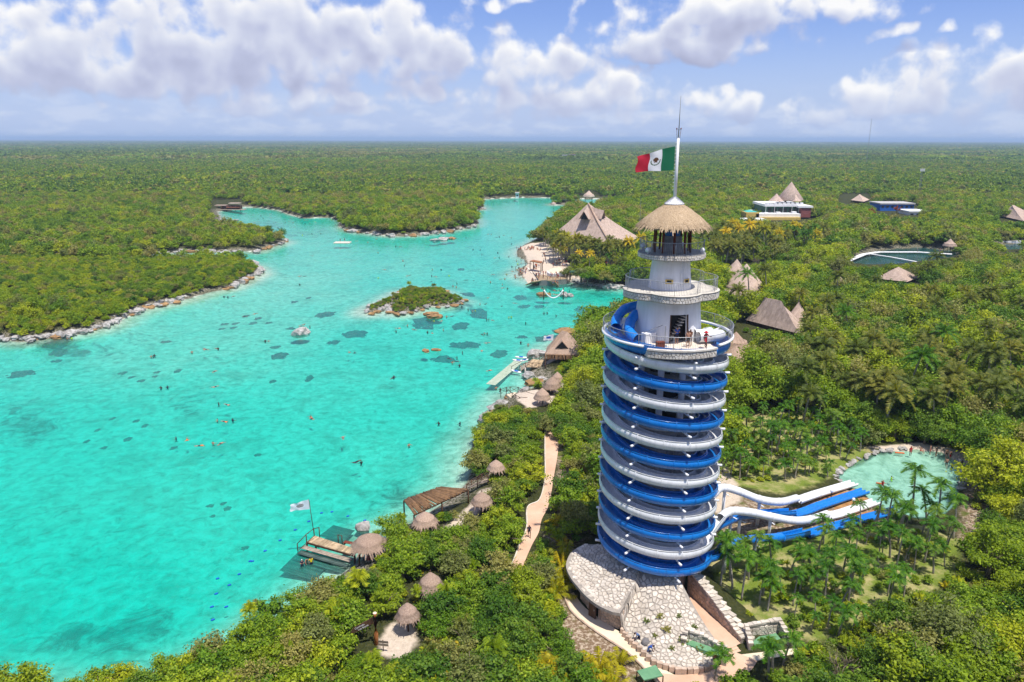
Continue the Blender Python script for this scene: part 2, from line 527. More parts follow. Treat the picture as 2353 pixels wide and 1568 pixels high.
# thatch: straw laid in ragged vertical strands
def thatch(name, c0, c1, sc=9.0):
    t = mat(name)
    v = t.vm('MULTIPLY', t.obj, (1, 1, 0.22))
    n = t.noise(v, sc, 5, 0.7)
    big = t.noise(t.obj, 0.7, 4, 0.6)
    col = t.mix(t.mapr(big, 0.35, 0.7, 0.0, 0.5), t.ramp(n, [(0.28, tuple(k * 0.55 for k in c0)), (0.5, c0), (0.75, c1)]), tuple(k * 0.72 for k in c0))
    col = t.mix(1.0, col, t.ramp(t.rand, [(0, 0.85), (1, 1.12)]), 'MULTIPLY')
    t.put(t.bsdf.inputs['Base Color'], col)
    t.put(t.bsdf.inputs['Roughness'], 0.95)
    t.put(t.bsdf.inputs['Specular IOR Level'], 0.1)
    bump(t, n, 0.8, 0.08)
thatch('thatch', (0.40, 0.28, 0.21), (0.60, 0.45, 0.35))
thatch('thatch_gold', (0.46, 0.335, 0.21), (0.70, 0.55, 0.39))
thatch('thatch_far', (0.50, 0.375, 0.305), (0.66, 0.52, 0.43), 1.2)

# foliage: every leaf clump has its own tint, every plant its own shade
def leaf(name, dark, mid, light, trans=0.42, spread=0.36):
    t = mat(name)
    col = t.ramp(t.island, [(0.0, dark), (0.5, mid), (1.0, light)])
    col = t.mix(1.0, col, t.ramp(t.rand, [(0, (1 - spread, 1 - spread * 0.6, 1 - spread)), (1, (1 + spread, 1 + spread * 0.5, 1.0))]), 'MULTIPLY')
    t.put(t.bsdf.inputs['Base Color'], col)
    t.put(t.bsdf.inputs['Roughness'], 0.55)
    t.put(t.bsdf.inputs['Specular IOR Level'], 0.25)
    tr = t.node('ShaderNodeBsdfTranslucent')
    t.put(tr.inputs['Color'], t.mix(1.0, col, (1.15, 1.1, 0.5), 'MULTIPLY'))
    ms = t.node('ShaderNodeMixShader')
    t.put(ms.inputs[0], trans)
    nt = t.nt
    nt.links.new(t.bsdf.outputs[0], ms.inputs[1]); nt.links.new(tr.outputs[0], ms.inputs[2])
    nt.links.new(ms.outputs[0], t.out.inputs[0])
leaf('leaf_yellow', (0.17, 0.235, 0.010), (0.30, 0.385, 0.016), (0.46, 0.54, 0.03))
leaf('leaf_green', (0.09, 0.18, 0.010), (0.20, 0.325, 0.018), (0.34, 0.47, 0.034))
leaf('leaf_deep', (0.05, 0.125, 0.012), (0.115, 0.225, 0.020), (0.21, 0.335, 0.034))
leaf('leaf_olive', (0.15, 0.165, 0.045), (0.26, 0.275, 0.08), (0.40, 0.40, 0.14))
leaf('leaf_grove', (0.025, 0.10, 0.006), (0.065, 0.19, 0.010), (0.15, 0.31, 0.016))
leaf('leaf_palm', (0.07, 0.10, 0.014), (0.15, 0.18, 0.026), (0.27, 0.28, 0.05))
leaf('leaf_gold', (0.30, 0.26, 0.010), (0.50, 0.42, 0.016), (0.66, 0.55, 0.03))
leaf('leaf_flame', (0.42, 0.05, 0.008), (0.55, 0.08, 0.012), (0.65, 0.13, 0.02))
leaf('leaf_far', (0.08, 0.14, 0.018), (0.16, 0.245, 0.028), (0.28, 0.36, 0.045), spread=0.4)
leaf('twig', (0.16, 0.12, 0.10), (0.25, 0.20, 0.165), (0.34, 0.29, 0.25), trans=0.0)
simple('bark', (0.09, 0.065, 0.045), (0.22, 0.17, 0.125), 3.0, 0.95, stretch=(1, 1, 0.3))
simple('bark_palm', (0.22, 0.19, 0.15), (0.40, 0.36, 0.30), 2.0, 0.9, stretch=(0.4, 0.4, 3))

# flags
t = mat('flag_national')
uvx, uvy, _z = t.xyz(t.node('ShaderNodeUVMap', uv_map='UVMap').outputs[0])[:3]
fc = t.ramp(uvx, [(0.0, (0.0, 0.15, 0.06)), (0.333, (0.80, 0.80, 0.82)), (0.667, (0.50, 0.005, 0.03))], 'CONSTANT')
t.put(t.bsdf.inputs['Base Color'], fc); t.put(t.bsdf.inputs['Roughness'], 0.7)
for nm, c in [('emblem_brown', (0.10, 0.045, 0.02)), ('emblem_green', (0.03, 0.09, 0.03))]:
    simple(nm, c, tuple(k * 1.4 for k in c), 5, 0.7, bs=0)
simple('flag_white', (0.72, 0.74, 0.80), (0.84, 0.85, 0.88), 1.0, 0.7, bs=0)
# ------------------------------------------------------------------ the lie of the land
TX, TY = 15.7, 72.0                       # axis of the slide tower

def GP(pts, z=0.0):
    return [tuple(G(u, v, z)[:2]) for u, v in pts]

LAGOON_PX = [(-900, 1750), (-300, 1660), (60, 1600), (210, 1612), (330, 1575), (480, 1538), (560, 1492), (640, 1440), (700, 1398), (745, 1350), (790, 1318),
    (838, 1285), (868, 1258), (900, 1225), (935, 1212), (985, 1180), (1040, 1145), (1075, 1108), (1088, 1075), (1082, 1040), (1095, 1005), (1112, 985),
    (1130, 955), (1150, 930), (1165, 908), (1190, 905), (1225, 893), (1238, 874), (1216, 860), (1228, 838), (1252, 818), (1268, 806), (1262, 796), (1300, 782),
    (1345, 765), (1400, 752), (1450, 738), (1500, 718), (1530, 695), (1500, 670), (1450, 665), (1420, 662), (1380, 660), (1330, 652), (1300, 645),
    (1270, 640), (1255, 652), (1215, 652), (1205, 640), (1190, 632), (1195, 618), (1212, 608), (1205, 598), (1190, 590), (1187, 578), (1200, 566),
    (1228, 552), (1240, 545), (1262, 525), (1285, 505), (1300, 487), (1330, 476), (1380, 474), (1420, 470), (1470, 464), (1510, 459), (1470, 455),
    (1400, 457), (1350, 458), (1300, 456), (1200, 454), (1130, 457), (1092, 460), (1086, 464), (1110, 475), (1112, 482), (1085, 486), (1092, 500), (1100, 512),
    (1092, 521), (1060, 527), (1020, 535), (960, 542), (900, 544), (850, 538), (800, 531), (778, 521), (780, 508), (760, 500), (700, 502), (680, 498),
    (660, 492), (640, 484), (600, 478), (560, 476), (540, 480), (505, 486), (500, 490), (508, 500), (505, 512), (485, 519), (456, 521), (470, 527),
    (500, 528), (540, 528), (560, 533), (600, 540), (640, 548), (662, 556), (645, 562), (610, 572), (590, 580), (560, 577), (520, 581), (470, 579),
    (420, 580), (380, 583), (320, 588), (290, 594), (340, 604), (400, 603), (450, 600), (500, 601), (545, 603), (580, 610), (597, 622), (590, 632),
    (570, 640), (545, 655), (520, 665), (480, 672), (440, 685), (400, 695), (345, 708), (300, 725), (265, 745), (200, 765), (120, 778), (60, 786),
    (0, 782), (-100, 795), (-300, 830), (-600, 900), (-1000, 1000), (-1400, 1300)]
ISLET_PX = [(845, 718), (850, 708), (880, 695), (905, 685), (925, 668), (950, 664), (975, 672), (1005, 668), (1025, 668), (1030, 680), (1050, 686),
    (1068, 690), (1060, 700), (1030, 706), (1000, 706), (985, 705), (965, 716), (930, 722), (905, 722), (893, 714), (905, 702), (890, 705), (870, 715), (855, 722)]
FARISLET_PX = [(1262, 468), (1290, 463), (1335, 464), (1332, 468), (1300, 471), (1270, 472)]
POND_PX = [[(1935, 608), (1960, 592), (2010, 580), (2060, 572), (2120, 570), (2190, 578), (2205, 588), (2150, 598), (2100, 605), (2040, 612), (1985, 614)],
           [(2255, 570), (2353, 558), (2450, 552), (2450, 580), (2353, 577), (2270, 580)]]
POOL_PX = [(1917, 1100), (1932, 1082), (1962, 1066), (1990, 1050), (2020, 1040), (2060, 1035), (2100, 1033), (2150, 1037), (2190, 1050), (2214, 1075),
    (2214, 1100), (2208, 1130), (2200, 1160), (2170, 1185), (2120, 1192), (2080, 1186), (2040, 1176), (1990, 1146), (1950, 1120)]
POOL_Z = 1.25
lagoon = GP(LAGOON_PX); islet = GP(ISLET_PX); farislet = GP(FARISLET_PX)
ponds = [GP(p) for p in POND_PX]
pool = [tuple(p[:2]) for p in spline([(*p, 0) for p in GP(POOL_PX, POOL_Z)], 3, True)]
GROVES = [GP([(1640, 1275), (1700, 1262), (1900, 1225), (2060, 1195), (2130, 1210), (2215, 1250), (2190, 1330), (2060, 1400), (1930, 1480), (1860, 1480), (1700, 1430), (1640, 1340)], 2.0),
          GP([(1655, 960), (1760, 935), (1850, 955), (1950, 990), (2000, 1035), (1920, 1085), (1880, 1110), (1800, 1135), (1700, 1120), (1650, 1075)], 2.0)]
BARE = [GP([(1280, 1000), (1360, 1050), (1370, 1200), (1310, 1270), (1300, 1380), (1420, 1480), (1500, 1568), (1560, 1640), (1150, 1640), (1230, 1500), (1290, 1330), (1240, 1290), (1290, 1150)], 2.5),
        GP([(1640, 1000), (1680, 1120), (1760, 1160), (1950, 1110), (2070, 1180), (1860, 1250), (1640, 1275), (1600, 1150)], 2.5),
        GP([(2190, 1000), (2330, 1080), (2300, 1250), (2200, 1260), (2230, 1100)], 2.0)]
SAND = [GP([(905, 1430), (950, 1440), (955, 1490), (925, 1520), (880, 1505), (868, 1490), (890, 1450)], 2.2),
        GP([(1075, 1165), (1120, 1110), (1130, 1140), (1080, 1205), (1055, 1240), (1010, 1235), (1020, 1210)], 2.2),
        GP([(1180, 898), (1235, 902), (1260, 920), (1290, 880), (1300, 890), (1265, 935), (1215, 945), (1190, 925)], 1.5),
        GP([(2000, 1030), (2110, 1020), (2215, 1040), (2240, 1090), (2215, 1110), (2190, 1060), (2100, 1040)], 1.5),
        GP([(1195, 562), (1250, 560), (1285, 575), (1290, 600), (1345, 625), (1330, 640), (1215, 648), (1200, 620), (1215, 600)], 1.5),
        GP([(1818, 582), (1850, 578), (1858, 594), (1812, 602)], 2.0), GP([(1290, 800), (1330, 790), (1290, 830), (1250, 840)], 1.5),
        GP([(1130, 1500), (1175, 1440), (1190, 1455), (1150, 1530)], 2.2), GP([(1620, 1190), (1630, 1080), (1660, 1050), (1690, 1110), (1700, 1150), (1660, 1180)], 2.2)]

def axis(segs):
    out = [segs[0][0]]
    for (a, b, step, grow) in segs:
        p, s = a, step
        while p + s < b:
            p += s; s *= grow; out.append(p)
        out.append(b)
    return np.array(sorted(set(round(v, 3) for v in out)))

gx = axis([(0, 75, 1.5, 1.0), (75, 420, 1.5, 1.012), (420, 1500, 12, 1.15), (1500, 60000, 200, 1.5)])
gx = np.concatenate([-gx[::-1], gx[1:]])
gy = axis([(-3000, -100, 500, 1.0), (-100, 45, 10, 1.0), (45, 150, 1.4, 1.0), (150, 720, 1.5, 1.008), (720, 2000, 14, 1.12), (2000, 90000, 200, 1.4)])
XX, YY = np.meshgrid(gx, gy)
near = (np.abs(XX) < 500) & (YY > 20) & (YY < 760)

def land_sdf(x, y):
    """metres inland (+) or out on the water (-)"""
    w = inside(lagoon, x, y)
    d = pdist(lagoon, x, y)
    s = np.where(w, -d, d)
    for pol in (islet, farislet):
        i = inside(pol, x, y); dd = pdist(pol, x, y)
        s = np.maximum(s, np.where(i, dd, -dd))
    for pol in ponds:
        i = inside(pol, x, y); dd = pdist(pol, x, y)
        s = np.minimum(s, np.where(i, -dd, dd))
    return s

def land_z(x, y, s=None):
    x, y = np.asarray(x, float), np.asarray(y, float)
    if s is None:
        s = land_sdf(x, y)
    land = np.minimum(0.35 + 0.32 * np.maximum(s, 0), 1.9) + (vnoise(x, y, 9, 3) - 0.5) * 0.5 * np.clip(s / 4, 0, 1)
    bed = -np.minimum(0.25 + 0.15 * np.maximum(-s, 0), 2.4) - 0.35 * (vnoise(x, y, 14, 5) - 0.3)
    z = np.where(s > 0, land, np.minimum(bed, -0.12))
    k = np.clip((s + 0.7) / 1.4, 0, 1)                       # short bank between the two
    z = np.where(np.abs(s) < 0.7, -0.4 + 0.9 * k, z)
    t = np.hypot(x - TX, y - TY)
    up = np.clip((34 - t) / 12, 0, 1)
    z = np.where(s > 0, z * (1 - up) + up * np.minimum(2.45, 0.5 + 0.45 * s), z)
    pi_ = inside(pool, x, y); pd = pdist(pool, x, y)
    z = np.where(pi_, POOL_Z - 0.15 - np.minimum(pd * 0.12, 0.9), np.where(pd < 6, np.maximum(z * np.clip(pd / 6, 0, 1) + (POOL_Z + 0.35) * (1 - np.clip(pd / 6, 0, 1)), POOL_Z + 0.1), z))
    return z

SDF = np.full(XX.shape, 60.0)
SDF[near] = land_sdf(XX[near], YY[near])
ZZ = np.full(XX.shape, 1.8)
ZZ[near] = land_z(XX[near], YY[near], SDF[near])

def soft_mask(polys, w=2.0):
    m = np.zeros(XX.shape)
    x, y = XX[near], YY[near]
    r = np.zeros(x.shape)
    for p in polys:
        d = pdist(p, x, y); i = inside(p, x, y)
        r = np.maximum(r, np.clip(0.5 + np.where(i, d, -d) / (2 * w), 0, 1))
    m[near] = r
    return m

def grid_mesh(name, Z, keep=None):
    ny, nx = Z.shape
    idx = np.arange(ny * nx).reshape(ny, nx)
    q = np.stack([idx[:-1, :-1], idx[:-1, 1:], idx[1:, 1:], idx[1:, :-1]], -1).reshape(-1, 4)
    if keep is not None:
        kk = keep[:-1, :-1] | keep[:-1, 1:] | keep[1:, 1:] | keep[1:, :-1]
        q = q[kk.ravel()]
    used = np.unique(q)
    remap = np.full(ny * nx, -1); remap[used] = np.arange(len(used))
    co = np.stack([XX, YY, Z], -1).reshape(-1, 3)[used]
    q = remap[q]
    me = bpy.data.meshes.new(name)
    me.vertices.add(len(co)); me.vertices.foreach_set('co', co.ravel())
    me.loops.add(q.size); me.loops.foreach_set('vertex_index', q.ravel().astype(np.int32))
    me.polygons.add(len(q)); me.polygons.foreach_set('loop_start', np.arange(0, q.size, 4, dtype=np.int32))
    me.polygons.foreach_set('loop_total', np.full(len(q), 4, dtype=np.int32))
    me.polygons.foreach_set('use_smooth', np.ones(len(q), bool))
    me.update(calc_edges=True)
    return me, used

def set_attr(me, name, arr):
    a = me.attributes.new(name, 'FLOAT', 'POINT')
    a.data.foreach_set('value', np.asarray(arr, dtype=np.float32).ravel())

# sea-grass meadows on the lagoon bed (u, v, half width, half height in the photograph, strength)
MEADOWS = [(200, 1440, 190, 65, 1.0), (330, 1400, 120, 60, 0.8), (150, 1170, 190, 50, 0.55), (60, 950, 120, 60, 0.9), (430, 900, 70, 40, 0.7), (560, 1120, 130, 60, 0.35),
           (900, 1120, 100, 45, 0.85), (820, 1160, 90, 40, 0.6), (990, 1080, 70, 40, 0.5), (300, 1500, 220, 40, 0.7), (20, 1160, 60, 30, 0.7), (600, 1290, 60, 40, 0.4),
           (760, 1000, 120, 40, 0.25), (330, 1260, 160, 60, 0.35), (140, 790, 170, 22, 0.9), (300, 760, 80, 20, 0.7), (600, 1400, 90, 40, 0.4),
           (600, 510, 110, 16, 0.8), (700, 530, 90, 16, 0.7), (660, 575, 60, 20, 0.5), (1060, 700, 50, 16, 0.9), (1000, 742, 60, 10, 0.5), (1380, 668, 60, 8, 0.9),
           (1230, 668, 60, 12, 0.8), (1320, 710, 40, 9, 0.9), (1080, 560, 160, 30, 0.25), (640, 610, 60, 16, 0.35), (460, 800, 60, 14, 0.3), (1075, 990, 40, 22, 0.6)]
mead = np.zeros(XX.shape)
mx, my = XX[near], YY[near]
pu, pv = PJ(mx, my, np.zeros_like(mx))
mm = np.zeros(mx.shape)
nz = vnoise(mx, my, 7, 21) * 0.55 + vnoise(mx, my, 2.8, 22) * 0.45
for (u, v, a, b, k) in MEADOWS:
    e = np.exp(-(((pu - u) / a) ** 2 + ((pv - v) / b) ** 2))
    mm = np.maximum(mm, k * e)
mead[near] = mm
deepm = np.zeros(XX.shape)
deepm[near] = np.clip(np.exp(-(((pu + 50) / 700) ** 2 + ((pv - 1450) / 330) ** 2)) * 1.0, 0, 1)
dark = np.zeros(XX.shape)
for pol in ponds:
    dark[near] = np.maximum(dark[near], np.clip(1 - np.where(inside(pol, mx, my), 0, pdist(pol, mx, my)) / 8, 0, 1))

wetm = np.clip(-SDF / 1.2 + 0.5, 0, 1)
wetm[near] = np.maximum(wetm[near], np.clip(np.where(inside(pool, mx, my), pdist(pool, mx, my), 0) / 1.0, 0, 1))
me, used = grid_mesh('ground', ZZ)
for nm, arr in [('grass', soft_mask(GROVES, 2)), ('bare', soft_mask(BARE, 3)), ('sand', soft_mask(SAND, 1.2)), ('wet', wetm),
                ('meadow', mead), ('pond', dark), ('shore', np.clip(1 - np.abs(SDF - 1.5) / 3.0, 0, 1) * near)]:
    set_attr(me, nm, arr.ravel()[used])
ground = link_mesh('ground', me)
tag(ground, kind='structure')

t = mat('ground')
n1 = t.noise(t.pos, 0.35, 7, 0.65)
n2 = t.noise(t.pos, 2.4, 6, 0.7)
n3 = t.noise(t.pos, 0.09, 4, 0.6)
col = t.ramp(n2, [(0.3, (0.022, 0.028, 0.010)), (0.55, (0.05, 0.055, 0.018)), (0.8, (0.12, 0.10, 0.045))])
bare = t.mix(t.mapr(n2, 0.45, 0.62), (0.19, 0.125, 0.075), (0.50, 0.40, 0.30))
bare = t.mix(t.mapr(n1, 0.5, 0.66), bare, (0.10, 0.115, 0.025))
grass = t.mix(t.mapr(n1, 0.42, 0.66), (0.15, 0.20, 0.03), (0.40, 0.34, 0.16))
grass = t.mix(t.mapr(n2, 0.58, 0.75), grass, (0.055, 0.085, 0.016))
far = t.ramp(t.noise(t.pos, 0.012, 9, 0.7), [(0.3, (0.018, 0.036, 0.010)), (0.5, (0.04, 0.065, 0.014)), (0.72, (0.085, 0.105, 0.022))])
dist = t.mapr(t.xyz(t.pos)[1], 900, 2500)
col = t.mix(dist, col, far)
jit = t.m('MULTIPLY', t.m('SUBTRACT', n1, 0.5), 0.9)
def msk(a): return t.mapr(t.m('ADD', t.attr(a), jit), 0.32, 0.62)
col = t.mix(msk('bare'), col, bare)
col = t.mix(msk('grass'), col, grass)
col = t.mix(t.m('MULTIPLY', t.attr('shore'), t.mapr(n2, 0.42, 0.6)), col, (0.38, 0.33, 0.27))
col = t.mix(msk('sand'), col, t.ramp(n2, [(0.3, (0.47, 0.375, 0.285)), (0.7, (0.66, 0.56, 0.455))]))
bedn = t.noise(t.vm('MULTIPLY', t.pos, (1.0, 1.0, 0)), 0.55, 8, 0.68, dist=0.6)  # sand mottling; its lighter web also paints caustic ripples into the bed colour
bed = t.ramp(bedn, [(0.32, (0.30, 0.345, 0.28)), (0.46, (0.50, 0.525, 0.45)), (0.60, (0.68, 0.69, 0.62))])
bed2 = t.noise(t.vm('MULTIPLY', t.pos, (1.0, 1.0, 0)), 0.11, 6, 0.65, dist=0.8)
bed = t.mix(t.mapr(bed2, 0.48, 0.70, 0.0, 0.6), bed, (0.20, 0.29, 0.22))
mn = t.noise(t.vm('MULTIPLY', t.pos, (1.0, 1.0, 0)), 0.55, 7, 0.7, dist=0.8)
mn2 = t.noise(t.vm('MULTIPLY', t.pos, (1.0, 1.0, 0)), 0.16, 9, 0.72, dist=1.2)
md = t.mapr(t.m('ADD', t.m('MULTIPLY', t.attr('meadow'), 0.42), t.m('MULTIPLY', mn2, 1.35)), 0.86, 1.16)
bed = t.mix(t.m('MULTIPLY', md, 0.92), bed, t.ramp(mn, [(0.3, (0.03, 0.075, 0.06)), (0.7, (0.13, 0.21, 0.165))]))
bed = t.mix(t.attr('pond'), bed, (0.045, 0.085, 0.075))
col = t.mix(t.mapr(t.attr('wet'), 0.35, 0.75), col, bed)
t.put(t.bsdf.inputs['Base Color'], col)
t.put(t.bsdf.inputs['Roughness'], 0.95)
t.put(t.bsdf.inputs['Specular IOR Level'], 0.1)
bump(t, t.m('ADD', n2, n1), 0.7, 0.25)
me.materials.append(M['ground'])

# ------------------------------------------------------------------ water: a clear rippled surface over the built bed, coloured by its depth
def water_mat(name, shallow, deep, rip=1.0, use_depth=True):
    t = mat(name)
    t.nt.nodes.remove(t.bsdf)
    p = t.pos
    r1 = t.noise(t.vm('MULTIPLY', p, (1.0, 0.7, 1)), 1.6, 3, 0.6, dist=0.4)
    r2 = t.noise(t.vm('MULTIPLY', p, (1.0, 0.5, 1)), 0.22, 3, 0.5)
    h = t.m('ADD', t.m('MULTIPLY', r1, 0.35), t.m('MULTIPLY', r2, 1.0))
    b = t.node('ShaderNodeBump'); t.put(b.inputs['Strength'], 0.55 * rip); t.put(b.inputs['Distance'], 0.25); t.put(b.inputs['Height'], h)
    lw = t.node('ShaderNodeFresnel'); t.put(lw.inputs['IOR'], 1.33); t.put(lw.inputs['Normal'], b.outputs[0])
    gl = t.node('ShaderNodeBsdfGlossy'); t.put(gl.inputs['Roughness'], 0.10); t.put(gl.inputs['Normal'], b.outputs[0])
    tr = t.node('ShaderNodeBsdfTransparent')
    n = t.noise(p, 0.03, 5, 0.6)
    d = t.m('ADD', t.attr('depth') if use_depth else 0.5, t.m('MULTIPLY', t.m('SUBTRACT', n, 0.5), 0.5))
    d = t.m('ADD', d, t.m('MULTIPLY', t.m('SUBTRACT', r1, 0.5), 0.22))
    c = t.ramp(d, [(0.0, shallow), (0.35, tuple(a * 0.55 + b_ * 0.45 for a, b_ in zip(shallow, deep))), (0.62, tuple(a * 0.2 + b_ * 0.8 for a, b_ in zip(shallow, deep))), (1.0, deep)])
    c = t.mix(t.attr('pond'), c, (0.30, 0.60, 0.62)) if use_depth else c
    t.put(tr.inputs['Color'], c)
    # scattering in the water body itself
    df = t.node('ShaderNodeBsdfDiffuse'); t.put(df.inputs['Color'], t.vm('MULTIPLY', c, (0.30, 0.56, 0.50)))
    m1 = t.node('ShaderNodeMixShader'); t.put(m1.inputs[0], t.mapr(d, 0.0, 1.0, 0.06, 0.24))
    m2 = t.node('ShaderNodeMixShader'); t.put(m2.inputs[0], t.m('MULTIPLY', lw.outputs[0], 0.85))
    L = t.nt.links
    L.new(tr.outputs[0], m1.inputs[1]); L.new(df.outputs[0], m1.inputs[2])
    L.new(m1.outputs[0], m2.inputs[1]); L.new(gl.outputs[0], m2.inputs[2]); L.new(m2.outputs[0], t.out.inputs[0])
water_mat('lagoon', (0.88, 0.97, 0.92), (0.03, 0.94, 0.86))
water_mat('pool', (0.86, 0.97, 0.90), (0.66, 0.97, 0.90), 1.3, False)

wet = (ZZ < 0.02) & near & (SDF < 0.8)
me, used = grid_mesh('lagoon_water', np.zeros_like(ZZ), wet)
dep = np.clip(-SDF / 9.0, 0.35, 1) * 0.62
for (uu, vv, aa, bb_, kk) in [(0, 1350, 600, 260, 0.42), (150, 1000, 420, 120, 0.15), (620, 700, 280, 90, -0.20), (330, 830, 260, 70, -0.12), (800, 620, 300, 60, -0.08), (1050, 900, 260, 140, 0.02), (1400, 700, 120, 30, 0.25), (650, 505, 160, 25, 0.30), (640, 1450, 160, 70, -0.22), (900, 1250, 140, 50, -0.12)]:
    e_ = np.zeros(XX.shape); e_[near] = np.exp(-(((pu - uu) / aa) ** 2 + ((pv - vv) / bb_) ** 2)); dep = dep + kk * e_
dep = np.maximum(dep, 0) * np.clip(-SDF / 2.2, 0, 1)
set_attr(me, 'depth', dep.ravel()[used])
set_attr(me, 'pond', dark.ravel()[used])
me.materials.append(M['lagoon'])
tag(link_mesh('lagoon_water', me), kind='structure')
mb = MB()
mb.add([(x, y, POOL_Z) for x, y in pool], [tuple(range(len(pool)))])
if mb.f and sum(pool[i - 1][0] * pool[i][1] - pool[i][0] * pool[i - 1][1] for i in range(len(pool))) < 0:
    mb.f = [tuple(reversed(mb.f[0]))]
o = mb.obj('pool_water', 'pool'); tag(o, kind='structure')

_gzc = {}
def GZ(x, y):
    """ground height at a point"""
    return float(land_z(np.array([x]), np.array([y]))[0])

def GG(u, v, z=1.9):
    """ground point seen at (u, v)"""
    p = G(u, v, z)
    for _ in range(2):
        z = GZ(p.x, p.y); p = G(u, v, max(z, 0.0))
    return p
# ------------------------------------------------------------------ the slide tower
def pol(r, a, z, c=(TX, TY)):
    return Vector((c[0] + r * math.cos(a), c[1] + r * math.sin(a), z))

def voronoi(seeds, bounds, gap, nb=3.0):
    """cells of 2-D seeds as shrunken polygons"""
    x0, y0, x1, y1 = bounds
    cells = []
    S = np.array(seeds)
    for i, (sx, sy) in enumerate(seeds):
        poly = [(x0, y0), (x1, y0), (x1, y1), (x0, y1)]
        d2 = (S[:, 0] - sx) ** 2 + (S[:, 1] - sy) ** 2
        for j in np.argsort(d2)[1:18]:
            mx_, my_ = (S[j, 0] + sx) / 2, (S[j, 1] + sy) / 2
            nx_, ny_ = S[j, 0] - sx, S[j, 1] - sy
            L = math.hypot(nx_, ny_)
            if L < 1e-6: continue
            nx_, ny_ = nx_ / L, ny_ / L
            mx_, my_ = mx_ - nx_ * gap / 2, my_ - ny_ * gap / 2
            out = []
            for k in range(len(poly)):
                a, b = poly[k - 1], poly[k]
                da = (a[0] - mx_) * nx_ + (a[1] - my_) * ny_
                db = (b[0] - mx_) * nx_ + (b[1] - my_) * ny_
                if (da < 0) != (db < 0):
                    t_ = da / (da - db)
                    out.append((a[0] + (b[0] - a[0]) * t_, a[1] + (b[1] - a[1]) * t_))
                if db < 0: out.append(b)
            poly = out
            if len(poly) < 3: break
        if len(poly) >= 3:
            cells.append(poly)
    return cells

def jitter_grid(x0, y0, x1, y1, s, j=0.42):
    out = []
    ny = max(1, round((y1 - y0) / s)); nx = max(1, round((x1 - x0) / s))
    for a in range(ny):
        for b in range(nx):
            out.append((x0 + (b + 0.5 + (0.5 if a % 2 else 0) * 0.6 + rnd.uniform(-j, j)) * (x1 - x0) / nx, y0 + (a + 0.5 + rnd.uniform(-j, j)) * (y1 - y0) / ny))
    return out

def area(p):
    return abs(sum(p[i - 1][0] * p[i][1] - p[i][0] * p[i - 1][1] for i in range(len(p)))) / 2

def stones(parent, cells, surf, mat_, thick=0.06, most=300, name='stone', up=None):
    """each cell becomes a stone standing proud of the surface; surf(s, t) -> point, normal"""
    cells = sorted([c for c in cells if area(c) > 0.01], key=area, reverse=True)
    rest = MB()
    for i, c in enumerate(cells):
        cx_, cy_ = sum(p[0] for p in c) / len(c), sum(p[1] for p in c) / len(c)
        th = thick * rnd.uniform(0.6, 1.5)
        ring0, ring1 = [], []
        for (a, b) in c:
            p0, n0 = surf(a, b)
            p1, n1 = surf(cx_ + (a - cx_) * 0.86, cy_ + (b - cy_) * 0.86)
            ring0.append(p0 - n0 * 0.01); ring1.append(p1 + n1 * th)
        n = len(c)
        vs = ring0 + ring1
        fs = [(k, (k + 1) % n, n + (k + 1) % n, n + k) for k in range(n)] + [tuple(n + k for k in range(n))]
        if i < most:
            MB().add(vs, fs).obj(name, mat_, parent)
        else:
            rest.add(vs, fs)
    if rest.f:
        o = rest.obj('small_' + name, mat_, parent); o['kind'] = 'stuff'

tower = thing('water_slide_tower', 'tall round tower with white top storeys, stone-faced balconies and thatched lookout wrapped by spiral slides', 'tower', (TX, TY, 2.4))
n64 = 64
# core: stone drum below, open storeys with columns above
mb = MB(); mb.lathe([(3.62, 2.0), (3.58, 9), (3.54, 21.6), (0.2, 21.6)], (TX, TY, 0), n64)
core = mb.obj('stone_core', 'mortar', tower)
cells = voronoi(jitter_grid(0, 6.2, 2 * PI * 3.93 * 0.62, 21.4, 0.78), (0, 6.2, 2 * PI * 3.93 * 0.62, 21.4), 0.07)
def core_surf(s, z):
    a = s / 3.93 - PI * 1.12
    r = 3.60 - (z - 9) * 0.004
    return pol(r, a, z), Vector((math.cos(a), math.sin(a), 0))
stones(core, cells, core_surf, 'stone_grey', 0.05, most=240)
mb = MB()
for z in (21.75, 24.3, 26.9, 29.4):
    mb.lathe([(0.3, z), (3.5, z), (3.5, z + 0.22), (0.3, z + 0.22)], (TX, TY, 0), 40, smooth=False)
mb.obj('floor_slab', 'cement', tower)
for k in range(9):
    a = 2 * PI * (k + 0.3) / 9
    mb = MB(); mb.tube([pol(3.15, a, 21.9), pol(3.15, a, 30.3)], 0.33, 16)
    mb.obj('column', 'plaster', tower)
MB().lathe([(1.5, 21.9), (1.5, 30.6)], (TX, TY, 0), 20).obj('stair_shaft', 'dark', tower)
for k in range(44):      # spiral stair round the shaft
    a = k * 0.42; z = 22.1 + k * 0.19
    m_ = MB(); m_.box(pol(2.3, a, z), (1.5, 0.62, 0.07), rz=a); m_.obj('stair_tread', 'cement', tower)
mb = MB(); mb.tube([pol(3.1, k * 0.2, 23.0 + k * 0.09) for k in range(84)], 0.035, 5)
mb.obj('stair_rail', 'grey_paint', tower)

